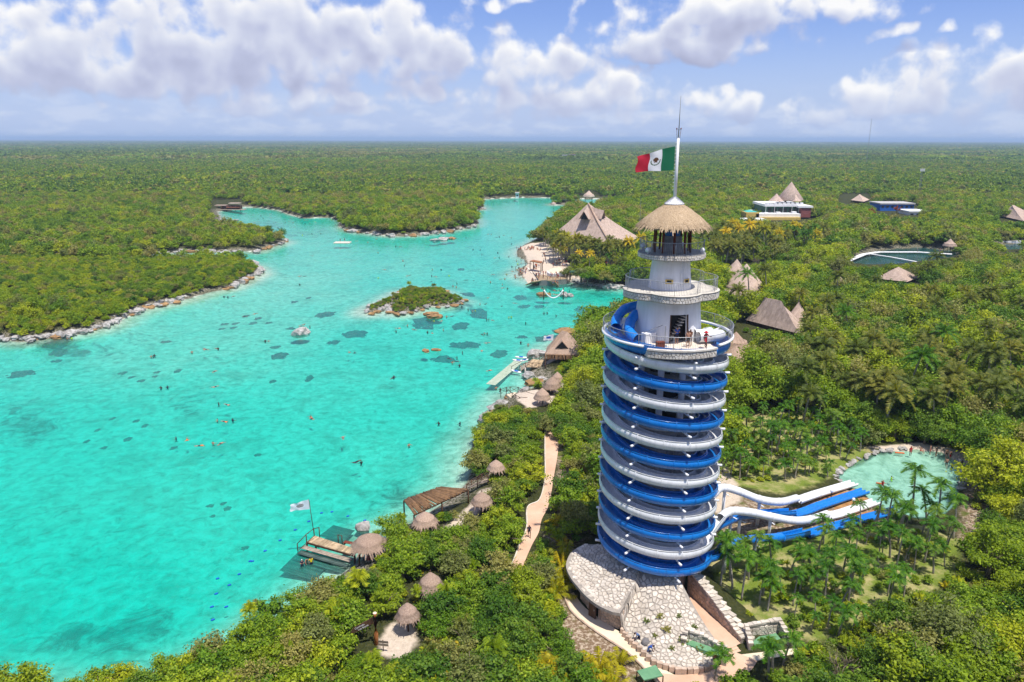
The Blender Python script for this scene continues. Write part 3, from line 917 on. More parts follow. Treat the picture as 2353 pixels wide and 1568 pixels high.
def rim_stones(parent, outline, z0, z1, s=0.42):
    """irregular stone cladding round the edge of a slab; outline is a closed list of (x, y)"""
    L = [0.0]
    n = len(outline)
    for i in range(n):
        a, b = outline[i], outline[(i + 1) % n]
        L.append(L[-1] + math.hypot(b[0] - a[0], b[1] - a[1]))
    cen = (sum(p[0] for p in outline) / n, sum(p[1] for p in outline) / n)
    def surf(q, z):
        q = q % L[-1]
        i = int(np.searchsorted(L, q, side='right')) - 1
        i = min(max(i, 0), n - 1)
        a, b = outline[i], outline[(i + 1) % n]
        t_ = (q - L[i]) / max(L[i + 1] - L[i], 1e-6)
        d = Vector((b[0] - a[0], b[1] - a[1], 0)).normalized()
        nrm = Vector((d.y, -d.x, 0))
        p = Vector((a[0] + (b[0] - a[0]) * t_, a[1] + (b[1] - a[1]) * t_, z))
        if (p.x - cen[0]) * nrm.x + (p.y - cen[1]) * nrm.y < 0: nrm = -nrm
        return p, nrm
    cells = voronoi(jitter_grid(0, z0 + 0.02, L[-1], z1 - 0.02, s, 0.4), (0, z0 + 0.02, L[-1], z1 - 0.02), 0.035)
    stones(parent, cells, surf, 'stone_rim', 0.035, most=260)

def railing(parent, pts, h=1.1, step=0.16, closed=True, post=2.2, z=None):
    """round rail with thin bars and posts"""
    pts = [Vector(p) for p in pts]
    up = Vector((0, 0, h))
    MB().tube([p + up for p in pts], 0.032, 6, closed=closed).obj('rail', 'steel', parent)
    bars, acc, accp = MB(), 0.0, 0.0
    n = len(pts)
    for i in range(n if closed else n - 1):
        a, b = pts[i], pts[(i + 1) % n]
        L = (b - a).length
        while acc < L:
            p = a + (b - a) * (acc / L)
            bars.tube([p + Vector((0, 0, 0.06)), p + up], 0.013, 3, smooth=False, cap=False)
            acc += step
        acc -= L
        while accp < L:
            p = a + (b - a) * (accp / L)
            MB().tube([p, p + up], 0.026, 6).obj('rail_post', 'steel', parent)
            accp += post
        accp -= L
    o = bars.obj('baluster', 'steel', parent); o['kind'] = 'stuff'

# launch deck
DZ = 30.9
def arc(r, a0, a1, n, z=None, c=(TX, TY)):
    out = []
    for k in range(n + 1):
        a = R(a0 + (a1 - a0) * k / n)
        out.append((c[0] + r * math.cos(a), c[1] + r * math.sin(a)) if z is None else (c[0] + r * math.cos(a), c[1] + r * math.sin(a), z))
    return out
deck_outline = arc(6.5, -117, -56, 18) + arc(4.5, -40, 218, 40)
mb = MB(); mb.prism(deck_outline, DZ - 0.75, DZ, mi=0, top_mi=1)
deck = mb.obj('launch_deck', ['mortar', 'deck_tile'], tower)
rim_stones(deck, deck_outline, DZ - 0.72, DZ - 0.08, 0.32)
mb = MB(); mb.prism(arc(6.6, -117.5, -55.5, 18) + arc(6.12, -55.5, -117.5, 18), DZ + 0.003, DZ + 0.16)
mb.obj('parapet_kerb', 'stone_rim', deck)
# the white pipe ring and the fence that circle the deck
MB().tube(arc(6.42, -52, 239, 60, DZ + 0.28), 0.15, 12).obj('ring_pipe', 'white_metal', tower)
railing(tower, arc(6.45, 0, 357, 100, DZ + 0.15), 1.25, 0.17, True, 3.3)
for a in (20, 60, 100, 140, 180, 210):
    MB().tube([pol(4.3, R(a), DZ - 0.35), pol(6.4, R(a), DZ + 0.15)], 0.08, 8).obj('ring_bracket', 'white_metal', tower)

# lower white storey, a frustum with a doorway
CZ0, CZ1, CR0, CR1 = DZ, 35.1, 3.42, 3.02
da0, da1 = R(-97), R(-66)
def cone_r(z): return CR0 + (CR1 - CR0) * (z - CZ0) / (CZ1 - CZ0)
dz1 = CZ0 + 2.75
mb = MB()
mb.lathe([(cone_r(CZ0), CZ0), (cone_r(dz1), dz1)], (TX, TY, 0), 56, a0=da1, a1=da0 + 2 * PI)
mb.lathe([(cone_r(dz1), dz1), (cone_r(CZ1), CZ1)], (TX, TY, 0), 64)
for a in (da0, da1):
    mb.add([pol(cone_r(CZ0), a, CZ0), pol(cone_r(dz1), a, dz1), pol(cone_r(dz1) - 0.35, a, dz1), pol(cone_r(CZ0) - 0.35, a, CZ0)], [(0, 1, 2, 3)])
mb.add([pol(cone_r(dz1), da0 + (da1 - da0) * k / 6, dz1) for k in range(7)] + [pol(cone_r(dz1) - 0.35, da0 + (da1 - da0) * k / 6, dz1) for k in range(7)], [(k, k + 1, 8 + k, 7 + k) for k in range(6)])
low = mb.obj('lower_storey', 'plaster', tower)
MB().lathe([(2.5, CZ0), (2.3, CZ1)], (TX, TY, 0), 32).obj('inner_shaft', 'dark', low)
for k in range(9):
    a = R(-96 + k * 3.4)
    m_ = MB(); m_.box(pol(2.75, a, CZ0 + 0.35 + k * 0.27), (0.75, 0.42, 0.06), rz=a); m_.obj('stair_tread', 'cement', low)
fr = MB()
for a in (da0, da1):
    fr.beam(pol(cone_r(CZ0) + 0.02, a, CZ0), pol(cone_r(dz1) + 0.02, a, dz1), 0.1)
fr.obj('door_frame', 'wood_dark', low)
# side block with steps left of the door, bench walls
mb = MB(); mb.box(pol(3.95, R(-128), DZ + 0.5), (1.3, 0.7, 1.0), rz=R(-150)); mb.obj('side_wall', 'plaster', low)
mb = MB(); mb.beam(pol(4.6, R(-131), DZ + 1.05), pol(4.1, R(-108), DZ + 1.95), 0.05); mb.obj('hand_rail', 'grey_paint', low)
mb = MB(); mb.beam(pol(4.6, R(-104), DZ + 0.02), pol(4.6, R(-104), DZ + 2.0), 0.07); mb.box(pol(4.6, R(-104), DZ + 0.06), (0.4, 0.3, 0.1)); mb.obj('gate_post', 'grey_paint', low)

# middle balcony with a lobed edge
BZ = 35.75
def lobed(r0, amp, n=120, ph=0.0):
    out = []
    for k in range(n):
        a = 2 * PI * k / n
        r = r0 + amp * (abs(math.cos(2.5 * (a - R(-90) + ph))) - 0.5)
        out.append((TX + r * math.cos(a), TY + r * math.sin(a)))
    return out
lob = lobed(4.42, 0.70)
mb = MB(); mb.prism(lob, BZ - 0.72, BZ, mi=0, top_mi=1)
bal = mb.obj('middle_balcony', ['mortar', 'deck_tile'], tower)
rim_stones(bal, lob, BZ - 0.68, BZ - 0.06, 0.31)
mb = MB(); mb.prism(lobed(4.5, 0.70), BZ + 0.003, BZ + 0.05); mb.obj('coping', 'cement', bal)
railing(bal, [(x, y, BZ + 0.05) for x, y in lobed(4.25, 0.70)], 1.25, 0.16, True, 2.6)
mb = MB(); mb.lathe([(2.12, BZ), (1.80, 39.0)], (TX, TY, 0), 48); up = mb.obj('upper_storey', 'plaster', tower)
lad = MB()
for s in (-0.17, 0.17):
    lad.beam(pol(2.18, R(-66) + s / 2.1, BZ + 0.2), pol(1.86, R(-66) + s / 1.8, 39.3), 0.04)
for k in range(9):
    z = BZ + 0.4 + k * 0.36; r = 2.18 - 0.34 * (z - BZ) / 3.4
    lad.beam(pol(r, R(-66) - 0.09, z), pol(r, R(-66) + 0.09, z), 0.03)
lad.obj('ladder', 'white_metal', up)
for a in (-104, -52):
    m_ = MB(); m_.box(pol(2.06, R(a), BZ + 0.95), (0.06, 0.75, 0.42), rz=R(a)); w_ = m_.obj('window', 'wall_yellow', up)
    m_ = MB(); m_.box(pol(2.10, R(a), BZ + 0.95), (0.03, 0.45, 0.24), rz=R(a)); m_.obj('pane', 'dark', w_)

# top balcony, posts and thatched roof
UZ = 39.35
top_out = arc(3.25, 0, 354, 59)
mb = MB(); mb.prism(top_out, UZ - 0.5, UZ, mi=0, top_mi=1)
topb = mb.obj('top_balcony', ['mortar', 'grey_paint'], tower)
rim_stones(topb, top_out, UZ - 0.47, UZ - 0.05, 0.23)
railing(topb, arc(3.12, 0, 354, 59, UZ), 1.2, 0.17, True, 2.4)
MB().lathe([(1.0, UZ), (0.95, UZ + 1.6)], (TX, TY, 0), 18).obj('stone_newel', 'stone_grey', topb)
MB().lathe([(0.75, UZ + 1.6), (0.7, UZ + 3.0)], (TX, TY, 0), 16).obj('inner_mast', 'slide_blue', topb)
for k in range(10):
    a = 2 * PI * (k + 0.35) / 10
    MB().tube([pol(1.78, a, UZ), pol(1.7, a, UZ + 3.3)], 0.12, 8).obj('roof_post', 'wood_red', tower)
for a in (-150, -28, 60, 150):
    mb = MB(); mb.lathe([(0.0, -0.28), (0.16, -0.23), (0.27, -0.08), (0.27, 0.08), (0.16, 0.23), (0, 0.28)], pol(3.0, R(a), UZ + 0.34), 14)
    mb.tube([pol(3.0, R(a), UZ - 0.02), pol(3.0, R(a), UZ + 0.12)], 0.07, 8)
    mb.obj('globe_lamp', 'white_metal', topb)
def shag(mb, r0, z0, r1, z1, n, ln, w, c=(TX, TY), mi=0, droop=0.35, sx=1, sy=1):
    """loose straw bundles laid over a cone"""
    for i in range(n):
        f = rnd.random() ** 0.6
        a = rnd.uniform(0, 2 * PI)
        r, z = r0 + (r1 - r0) * f, z0 + (z1 - z0) * f
        sl = Vector((r1 - r0, 0, z1 - z0)).normalized()
        out = Vector((math.cos(a) * sx, math.sin(a) * sy, 0)); tan = Vector((-math.sin(a), math.cos(a), 0))
        d = (out * sl.x + Vector((0, 0, sl.z)) + tan * rnd.uniform(-0.25, 0.25)).normalized()
        nrm = Vector((0, 0, 1)) - d * d.z
        p = Vector((c[0] + r * out.x, c[1] + r * out.y, z)) + nrm * rnd.uniform(0.02, 0.10)
        L = ln * rnd.uniform(0.6, 1.3)
        q = p + d * L + Vector((0, 0, -droop * L * rnd.uniform(0.1, 0.6) if f > 0.9 else 0.03 * rnd.random()))
        ww = tan * w * rnd.uniform(0.5, 1.2)
        mb.add([p - ww, p + ww, q + ww * 0.5, q - ww * 0.5], [(0, 1, 2, 3)], mi)
mb = MB()
mb.lathe([(0.85, 43.95), (1.6, 43.5), (2.6, 42.75), (3.45, 41.98), (3.55, 41.75), (3.3, 41.8), (1.5, 43.0)], (TX, TY, 0), 60, jag=0.02)
shag(mb, 0.9, 43.95, 3.5, 41.9, 1500, 0.55, 0.06)
roof = mb.obj('thatched_roof', 'thatch_gold', tower)
mb = MB(); mb.lathe([(0.12, 44.75), (0.18, 44.6), (0.95, 44.0), (0.92, 43.92)], (TX, TY, 0), 24, smooth=False); mb.obj('metal_cap', 'white_metal', roof)
for k in range(24):
    a = 2 * PI * k / 24
    MB().beam(pol(0.2, a, 44.64), pol(0.97, a, 44.02), 0.03).obj('cap_seam', 'steel', roof)
pole_top = 50.1
MB().tube([(TX, TY, 44.4), (TX, TY, 47), (TX, TY, pole_top)], [0.17, 0.15, 0.12], 12).obj('flagpole', 'white_metal', tower)
for k in range(14):
    z = 45.3 + k * 0.34
    MB().beam((TX - 0.3, TY - 0.05, z), (TX, TY, z), 0.04).obj('pole_step', 'white_metal', tower)
mb = MB(); mb.tube([(TX, TY, pole_top), (TX, TY, 52.0), (TX, TY, 53.9)], [0.05, 0.035, 0.02], 6)
mb.beam((TX - 0.22, TY, pole_top + 0.75), (TX + 0.22, TY, pole_top + 0.75), 0.03)
mb.obj('antenna', 'grey_paint', tower)
for s in (-0.2, 0.2):
    mb = MB(); mb.tube([(TX + s * 0.6, TY, pole_top - 0.1), (TX + s, TY, pole_top + 0.8)], 0.02, 5); mb.lathe([(0, 0), (0.06, 0.02), (0.06, 0.12), (0, 0.16)], (TX + s, TY, pole_top + 0.78), 8)
    mb.obj('warning_lamp', 'wood_red', tower)

# ------------------------------------------------------------------ flag of three vertical bands with the eagle emblem
EAGLE = [(-0.75, 0.15), (-0.45, 0.75), (0.05, 0.95), (0.45, 0.75), (0.75, 0.35), (0.45, 0.25), (0.60, -0.1), (0.25, -0.05), (0.3, -0.45), (-0.15, -0.3), (-0.5, -0.5), (-0.35, -0.05)]
def flag(name, origin, hoist, fly, droop, label, cat, mats, paint, nx=60, ny=36, az=PI, waves=1.0):
    me = bpy.data.meshes.new(name)
    vs, fs, mi, uv = [], [], [], []
    dx, dy = math.cos(az), math.sin(az)
    for j in range(ny + 1):
        for i in range(nx + 1):
            s, q = i / nx, j / ny
            h = hoist * (1 - 0.38 * s ** 1.3)
            w = waves * (0.16 * math.sin(5.2 * s * PI * 0.8 + q * 1.6) + 0.07 * math.sin(13 * s + 5 * q + 1.1)) * s ** 0.6
            along = fly * s * (0.97 - 0.03 * math.sin(6 * q))
            z = -hoist * q * 0 - droop * s ** 1.2 - h * q + 0.05 * waves * math.sin(8 * s + 3 * q) * s
            vs.append((dx * along - dy * w, dy * along + dx * w + w * 0.6, z))
    for j in range(ny):
        for i in range(nx):
            a = j * (nx + 1) + i
            fs.append((a, a + nx + 1, a + nx + 2, a + 1)); mi.append(paint((i + 0.5) / nx, (j + 0.5) / ny))
    me.from_pydata(vs, [], fs)
    for m_ in mats: me.materials.append(M[m_])
    me.polygons.foreach_set('material_index', mi); me.polygons.foreach_set('use_smooth', [True] * len(fs))
    L = me.uv_layers.new(name='UVMap')
    for p in me.polygons:
        for li, vi in zip(p.loop_indices, p.vertices):
            L.data[li].uv = ((vi % (nx + 1)) / nx, 1 - (vi // (nx + 1)) / ny)
    o = link_mesh(name, me); o.location = origin
    return tag(o, label, cat)
def paint_nat(s, q):
    x, y = (s - 0.5) / 0.115, (0.49 - q) / 0.2
    if inside(EAGLE, [x], [y])[0]: return 1
    r = math.hypot(x, y)
    if 0.92 < r < 1.15 and y < 0.25: return 2
    return 0
flag('national_flag', (TX - 0.28, TY - 0.1, 49.35), 2.2, 3.7, 1.0, 'green, white and red flag with a brown eagle emblem flying from the tower mast', 'flag',
     ['flag_national', 'emblem_brown', 'emblem_green'], paint_nat, 84, 48)
# ------------------------------------------------------------------ the four spiral slides
def flume_profile(hi=1.0, lo=0.62, w=0.68, th=0.05):
    """round trough cut open at the top, the outer wall higher; (outwards, up) closed loop"""
    r = w
    a0, a1 = math.pi - math.asin(max(min((lo - r) / r, 0.9), -0.9)), 2 * math.pi + math.asin(max(min((hi - r) / r, 0.62), -0.9))
    n = 13
    arc_ = [a0 + (a1 - a0) * k / n for k in range(n + 1)]
    inn = [(r * math.cos(a), r + r * math.sin(a)) for a in arc_]
    ro = r + th
    out = [(ro * math.cos(a), r + ro * math.sin(a)) for a in reversed(arc_)]
    lip0, lip1 = inn[0], inn[-1]
    return [(lip0[0] - 0.10, lip0[1] + 0.02)] + inn + [(lip1[0] + 0.09, lip1[1] + 0.03), (lip1[0] + 0.09, lip1[1] - 0.02)] + out + [(lip0[0] - 0.10, lip0[1] - 0.03)]
def tube_profile(r=0.52, th=0.05, n=20):
    return [(r * math.cos(2 * PI * k / n), r + r * math.sin(2 * PI * k / n)) for k in range(n)]
def lane_profile(w=0.60, h=0.34):
    return [(-w - 0.1, h), (-w + 0.06, h), (-w + 0.08, 0.06), (-0.07, 0.06), (-0.06, h * 0.8), (0.06, h * 0.8), (0.07, 0.06), (w - 0.08, 0.06), (w - 0.06, h), (w + 0.1, h), (w + 0.1, -0.05), (-w - 0.1, -0.05)]

def sweep(mb, path, prof, mi=0, scale=None, flange=True, tan=None):
    """profile along path; u points to the right of travel"""
    n, N = len(prof), len(path)
    vs, fs = [], []
    for i, p in enumerate(path):
        t_ = tan[i] if tan else (path[min(i + 1, N - 1)] - path[max(i - 1, 0)])
        t_ = Vector((t_.x, t_.y, 0)).normalized()
        side = Vector((t_.y, -t_.x, 0))
        k = 1.0
        for (u, v) in prof:
            vs.append(p + side * u * k + Vector((0, 0, v * k)))
    for i in range(N - 1):
        for k in range(n):
            k2 = (k + 1) % n
            fs.append((i * n + k, (i + 1) * n + k, (i + 1) * n + k2, i * n + k2))
    mb.add(vs, fs, mi, True)
    if flange:      # bolted joint between two pieces
        for i in (0,):
            c0 = Vector((0, 0, 0))
            t_ = tan[i] if tan else (path[1] - path[0])
            t_ = Vector((t_.x, t_.y, 0)).normalized(); side = Vector((t_.y, -t_.x, 0))
            cu = sum(q[0] for q in prof) / n; cv = sum(q[1] for q in prof) / n
            a = [path[i] + side * (cu + (u - cu) * 1.07) + Vector((0, 0, cv + (v - cv) * 1.09)) for u, v in prof]
            vs2 = [q - t_ * 0.035 for q in a] + [q + t_ * 0.035 for q in a]
            mb.add(vs2, [(k, (k + 1) % n, n + (k + 1) % n, n + k) for k in range(n)], mi)
    return mb

ROW = 1.99
TOPZ = 31.4 - 0.75
# radius of the trough, first row on the front, row of the last front pass, degrees beyond the front where it leaves the tower
SL = [('blue', 5.58, 0, 12, 68, 'slide_blue', 'blue outer spiral slide, its runout the blue one nearest the palm grove', 0.66),
      ('white', 4.32, 1, 11, 128, 'slide_white', 'white inner spiral slide whose long tube runs out farthest from the stone mound', 0.50),
      ('blue', 4.32, 0, 12, 118, 'slide_blue', 'blue inner spiral slide whose runout passes between the two white chutes', 0.50),
      ('white', 5.58, 1, 11, 84, 'slide_white', 'white outer spiral slide with an open tube mouth beside the tower foot', 0.66)]
EXITS = [  # pixel, height: run-outs into the pool
    [(1652, 1283, 5.55), (1668, 1266, 5.25), (1692, 1255, 4.95), (1735, 1248, 4.3), (1795, 1243, 3.4), (1852, 1231, 2.6), (1900, 1217, 2.35), (1962, 1200, 2.1), (2062, 1174, 1.75)],
    [(1641, 1140, 7.6), (1665, 1130, 7.3), (1700, 1139, 6.7), (1745, 1156, 5.5), (1790, 1162, 4.2), (1830, 1153, 3.1), (1875, 1138, 2.45), (1962, 1112, 1.75)],
    [(1670, 1206, 5.3), (1700, 1193, 4.8), (1740, 1190, 4.1), (1780, 1187, 3.5), (1820, 1185, 2.9), (1855, 1176, 2.45), (1885, 1164, 2.25), (1988, 1130, 1.75)],
    [(1654, 1200, 6.9), (1680, 1184, 6.4), (1720, 1186, 5.7), (1770, 1196, 4.6), (1820, 1205, 3.4), (1862, 1202, 2.7), (1900, 1190, 2.35), (1932, 1182, 2.15), (2012, 1155, 1.75)]]
LANE_FROM = [5, 5, 4, 6]
TUBE = [(1, 4), (0, 5), (99, 99), (0, 6)]
slides = []
def helix_z(first):
    return lambda phi: min(TOPZ - first * ROW - (phi + 90) / 360 * 2 * ROW, 30.45 - 0.004 * (phi + 190))
for si, (cname, RC, first, last, out_deg, mt, lab, sw) in enumerate(SL):
    root = thing('spiral_slide', lab, 'water slide', (TX, TY, 2.4), 'slides wound round the tower')
    slides.append(root)
    z_at = helix_z(first)            # counter-clockwise downwards seen from above; the front is at -90 degrees
    phi0 = -90 - [95, 200, 120, 225][si]
    phi1 = -90 + 360 * (last - first) / 2 + out_deg
    step = 24 if sw > 0.55 else 30
    phi = phi0
    prof = flume_profile(1.08 if sw > 0.55 else 0.85, 0.66, sw)
    while phi < phi1 - 1e-6:
        e = min(phi + step, phi1)
        k = max(2, int((e - phi) / 4))
        angs = [phi + (e - phi) * q / k for q in range(k + 1)]
        path = [pol(RC, R(a), z_at(a)) for a in angs]
        tan = [Vector((-math.sin(R(a)), math.cos(R(a)), 0)) for a in angs]
        sweep(MB(), path, prof, tan=tan).obj('chute_segment', mt, root)
        phi = e
    # run-out
    pe = pol(RC, R(phi1), z_at(phi1))
    pts = [pol(RC, R(phi1 - 8), z_at(phi1 - 8)), pe] + [G(*p) for p in EXITS[si]]
    fine = spline(pts, 8)[8:]
    seg_len = 8
    nseg = (len(fine) - 1) // seg_len
    for s in range(nseg):
        path = fine[s * seg_len:(s + 1) * seg_len + 1]
        tan = []
        for q in range(len(path)):
            gi = s * seg_len + q
            tan.append(fine[min(gi + 1, len(fine) - 1)] - fine[max(gi - 1, 0)])
        es = s - 1                      # index in EXITS of the segment start
        if es >= LANE_FROM[si]:
            o = sweep(MB(), path, lane_profile(), tan=tan).obj('runout_lane', mt, root)
        elif TUBE[si][0] <= es < TUBE[si][1]:
            sweep(MB(), path, tube_profile(), tan=tan).obj('tube_segment', mt, root)
        else:
            sweep(MB(), path, flume_profile(0.95, 0.75, 0.6), tan=tan).obj('chute_segment', mt, root)
    # stanchions under the run-out
    for s in range(1, nseg):
        p = fine[s * seg_len]
        g = GZ(p.x, p.y)
        if p.z - g > 0.9 and s in (2, 4):
            mb = MB(); mb.tube([(p.x, p.y, g - 0.2), (p.x, p.y, p.z - 0.03)], 0.2 if s < 5 else 0.14, 10)
            mb.obj('support_post', 'white_metal', root)
            t_ = (fine[s * seg_len + 1] - p).normalized()
            mb = MB(); mb.tube([p + Vector((t_.y, -t_.x, 0)) * 0.9 + Vector((0, 0, -0.15)), p - Vector((t_.y, -t_.x, 0)) * 0.9 + Vector((0, 0, -0.15))], 0.07, 8)
            mb.obj('cross_arm', 'white_metal', root)
# brackets that carry the spirals: stub pipes reaching out from the core under each trough
for si, (cname, RC, first, last, out_deg, mt, lab, sw) in enumerate(SL):
    if RC < 5: continue
    z_at = helix_z(first)
    phi = -90 - 140
    while phi < -90 + 360 * (last - first) / 2 + 40:
        z = z_at(phi) - 0.22
        if z < 30.0:
            a = R(phi)
            mb = MB()
            mb.tube([pol(3.3, a, z - 0.30), pol(5.0, a, z - 0.12), pol(6.45, a, z)], 0.08, 8)
            mb.tube([pol(5.9, a, z - 0.12), pol(6.5, a, z - 0.02)], 0.125, 10)
            mb.tube([pol(RC, a, z + 0.25), pol(RC, a, z - 0.15)], 0.07, 6)
            mb.obj('support_bracket', 'white_metal', slides[si])
        phi += 51.4
# mouths on the launch deck: blue pair on the left, white pair on the right
def tube_run(root, pts, mt, r=0.52, name='mouth_tube'):
    f = spline(pts, 7)
    for s in range(0, len(f) - 1, 7):
        path = f[s:s + 8]
        tan = [f[min(s + q + 1, len(f) - 1)] - f[max(s + q - 1, 0)] for q in range(len(path))]
        mb = sweep(MB(), path, tube_profile(r), tan=tan)
        mb.obj(name, mt, root)
tube_run(slides[0], [pol(3.2, R(152), DZ + 2.1), pol(4.4, R(162), DZ + 1.75), pol(5.1, R(176), DZ + 0.95), pol(5.4, R(190), DZ + 0.35)], 'slide_blue')
tube_run(slides[2], [pol(3.3, R(184), DZ + 1.6), pol(4.1, R(196), DZ + 1.0), pol(4.6, R(208), DZ + 0.25), pol(4.7, R(222), DZ - 0.25)], 'slide_blue')
tube_run(slides[1], [pol(4.2, R(-56), DZ + 0.15), pol(4.7, R(-42), DZ + 0.12), pol(5.1, R(-26), DZ - 0.05), pol(5.3, R(-8), DZ - 0.35), pol(5.4, R(14), DZ - 0.8)], 'slide_white')
tube_run(slides[3], [pol(3.4, R(-50), DZ + 0.35), pol(4.0, R(-34), DZ + 0.3), pol(4.2, R(-10), DZ + 0.1), pol(4.4, R(15), DZ - 0.4)], 'slide_white', 0.42)
# ------------------------------------------------------------------ stone mound at the foot of the tower
base = thing('stone_mound', 'mound of pale crazy-paved stone round the foot of the slide tower', 'stone mound', (TX, TY, 2.4))
RT = [(-200, 7.8, 5.4), (-189, 8.6, 5.3), (-173, 9.3, 5.0), (-150, 9.6, 5.0), (-131, 10.3, 5.0), (-118.5, 10.4, 5.0), (-117.5, 10.0, 3.3), (-112, 11.2, 2.9), (-106, 12.3, 2.85), (-100, 13.9, 2.85), (-91, 14.8, 2.85), (-82, 14.8, 2.85),
      (-77, 14.3, 2.85), (-71, 13.2, 2.9), (-69, 12.9, 2.9)]
rt_a = np.array([q[0] for q in RT]); rt_r = np.array([q[1] for q in RT]); rt_z = np.array([q[2] for q in RT])
def mound_z(x, y):
    a = math.degrees(math.atan2(y - TY, x - TX))
    if a > 0: a -= 360
    r = math.hypot(x - TX, y - TY)
    Rr, ze = float(np.interp(a, rt_a, rt_r)), float(np.interp(a, rt_a, rt_z))
    t_ = min(max((r - 3.8) / (Rr - 3.8), 0), 1.02)
    return ze + (6.6 - ze) * (1 - t_) ** 1.6 if t_ < 1 else ze, Rr, r, a
def mound_surf(x, y):
    z, *_ = mound_z(x, y)
    zx, *_ = mound_z(x + 0.1, y); zy, *_ = mound_z(x, y + 0.1)
    return Vector((x, y, z)), Vector((-(zx - z) / 0.1, -(zy - z) / 0.1, 1)).normalized()
mb = MB()
AN = np.linspace(-200, -69, 88)
vs, fs = [], []
NR = 14
for a in AN:
    Rr = float(np.interp(a, rt_a, rt_r))
    for k in range(NR):
        r = 3.8 + (Rr - 3.8) * k / (NR - 1)
        x, y = TX + r * math.cos(R(a)), TY + r * math.sin(R(a))
        vs.append((x, y, mound_z(x, y)[0] if k < NR - 1 else float(np.interp(a, rt_a, rt_z))))
    vs.append((vs[-1][0], vs[-1][1], 4.72 if a < -117.6 else 2.2))
for i in range(len(AN) - 1):
    for k in range(NR):
        b_ = i * (NR + 1) + k
        fs.append((b_, b_ + 1, b_ + NR + 2, b_ + NR + 1))
mb.add(vs, fs, 0, False)
# side wall to the sunken ramp
x69 = [(4.6 + (12.9 - 4.6) * k / 12) for k in range(13)]
sv = []
for r in x69:
    x, y = TX + r * math.cos(R(-69)), TY + r * math.sin(R(-69))
    sv += [(x, y, mound_z(x, y)[0]), (x, y, 2.3)]
mb.add(sv, [(2 * k, 2 * k + 1, 2 * k + 3, 2 * k + 2) for k in range(12)])
mound = mb.obj('mound_slope', 'mortar', base)
seeds = [p for p in jitter_grid(TX - 11, TY - 15.5, TX + 6.5, TY + 4, 0.46, 0.42)]
cells = []
for c in voronoi(seeds, (TX - 12, TY - 16.5, TX + 7.5, TY + 5), 0.075):
    cx_, cy_ = sum(p[0] for p in c) / len(c), sum(p[1] for p in c) / len(c)
    z, Rr, r, a = mound_z(cx_, cy_)
    ok = all(mound_z(p[0], p[1])[2] < mound_z(p[0], p[1])[1] + 0.12 and -201 < mound_z(p[0], p[1])[3] < -68.6 for p in c)
    if ok and r > 4.9: cells.append(c)
stones(mound, cells, mound_surf, 'stone', 0.07, most=300)
# kerb stones along the foot
for k in range(46):
    a = -116.5 + k * 1.05
    Rr = float(np.interp(a, rt_a, rt_r))
    p = pol(Rr + 0.05, R(a), 2.75)
    if abs(math.degrees(0.3 / Rr)) and k % 2 == 0:
        m_ = MB(); s_ = rnd.uniform(0.85, 1.1)
        m_.box(p, (0.34 * s_, 0.5 * s_, 0.6), rz=R(a) + rnd.uniform(-0.2, 0.2)); m_.obj('kerb_stone', 'stone_warm', base)
# corridor under the overhanging stone roof
roof_o = [pol(float(np.interp(a, rt_a, rt_r)) + 0.55, R(a), 0)[:2] for a in np.linspace(-200, -118, 24)]
roof_i = [pol(float(np.interp(a, rt_a, rt_r)) - 0.9, R(a), 0)[:2] for a in np.linspace(-118, -200, 24)]
mb = MB(); mb.prism(roof_o + roof_i, 4.68, 5.02); cr = mb.obj('corridor_roof', 'mortar', base)
cells = []
poly_r = roof_o + roof_i
for c in voronoi(jitter_grid(TX - 12, TY - 11, TX - 4, TY + 4, 0.5, 0.42), (TX - 13, TY - 12, TX - 3, TY + 5), 0.06):
    xs = np.array([p[0] for p in c]); ys = np.array([p[1] for p in c])
    if inside(poly_r, xs, ys).all(): cells.append(c)
stones(cr, cells, lambda x, y: (Vector((x, y, 5.02)), Vector((0, 0, 1))), 'stone', 0.06, most=200)
mb = MB()
wall_a = [(-200, -166), (-158, -141), (-135, -117.5)]
for a0, a1 in wall_a:
    n = 8
    for k in range(n):
        aa, ab = a0 + (a1 - a0) * k / n, a0 + (a1 - a0) * (k + 1) / n
        ra, rb = float(np.interp(aa, rt_a, rt_r)) - 0.55, float(np.interp(ab, rt_a, rt_r)) - 0.55
        mb.add([pol(ra, R(aa), 2.3), pol(rb, R(ab), 2.3), pol(rb, R(ab), 4.7), pol(ra, R(aa), 4.7)], [(0, 1, 2, 3)])
cw = mb.obj('corridor_wall', 'mortar', base)
def cw_surf(s, z):
    a = -135 + s
    r = float(np.interp(a, rt_a, rt_r)) - 0.55
    return pol(r, R(a), z), Vector((math.cos(R(a)), math.sin(R(a)), 0))
kx = 0.18   # metres per degree
cells = [[(x / kx, y) for x, y in c] for c in voronoi(jitter_grid(0, 2.45, 17.4 * kx, 4.65, 0.4), (0, 2.45, 17.4 * kx, 4.65), 0.05)]
stones(cw, cells, cw_surf, 'stone_warm', 0.04)
cells = [[(x / kx - 23, y) for x, y in c] for c in voronoi(jitter_grid(0, 2.45, 17 * kx, 4.65, 0.4), (0, 2.45, 17 * kx, 4.65), 0.05)]
stones(cw, cells, cw_surf, 'stone_warm', 0.04)
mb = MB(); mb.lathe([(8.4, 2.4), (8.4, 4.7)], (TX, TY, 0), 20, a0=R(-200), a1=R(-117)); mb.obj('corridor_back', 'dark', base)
p = pol(9.95, R(-138), 3.5); mb = MB(); mb.box(p, (0.1, 0.95, 2.2), rz=R(-138)); dd = mb.obj('door', 'wood_dark', base)
mb = MB(); mb.box(pol(10.03, R(-136.2), 3.5), (0.06, 0.06, 0.16), rz=R(-138)); mb.obj('handle', 'steel', dd)

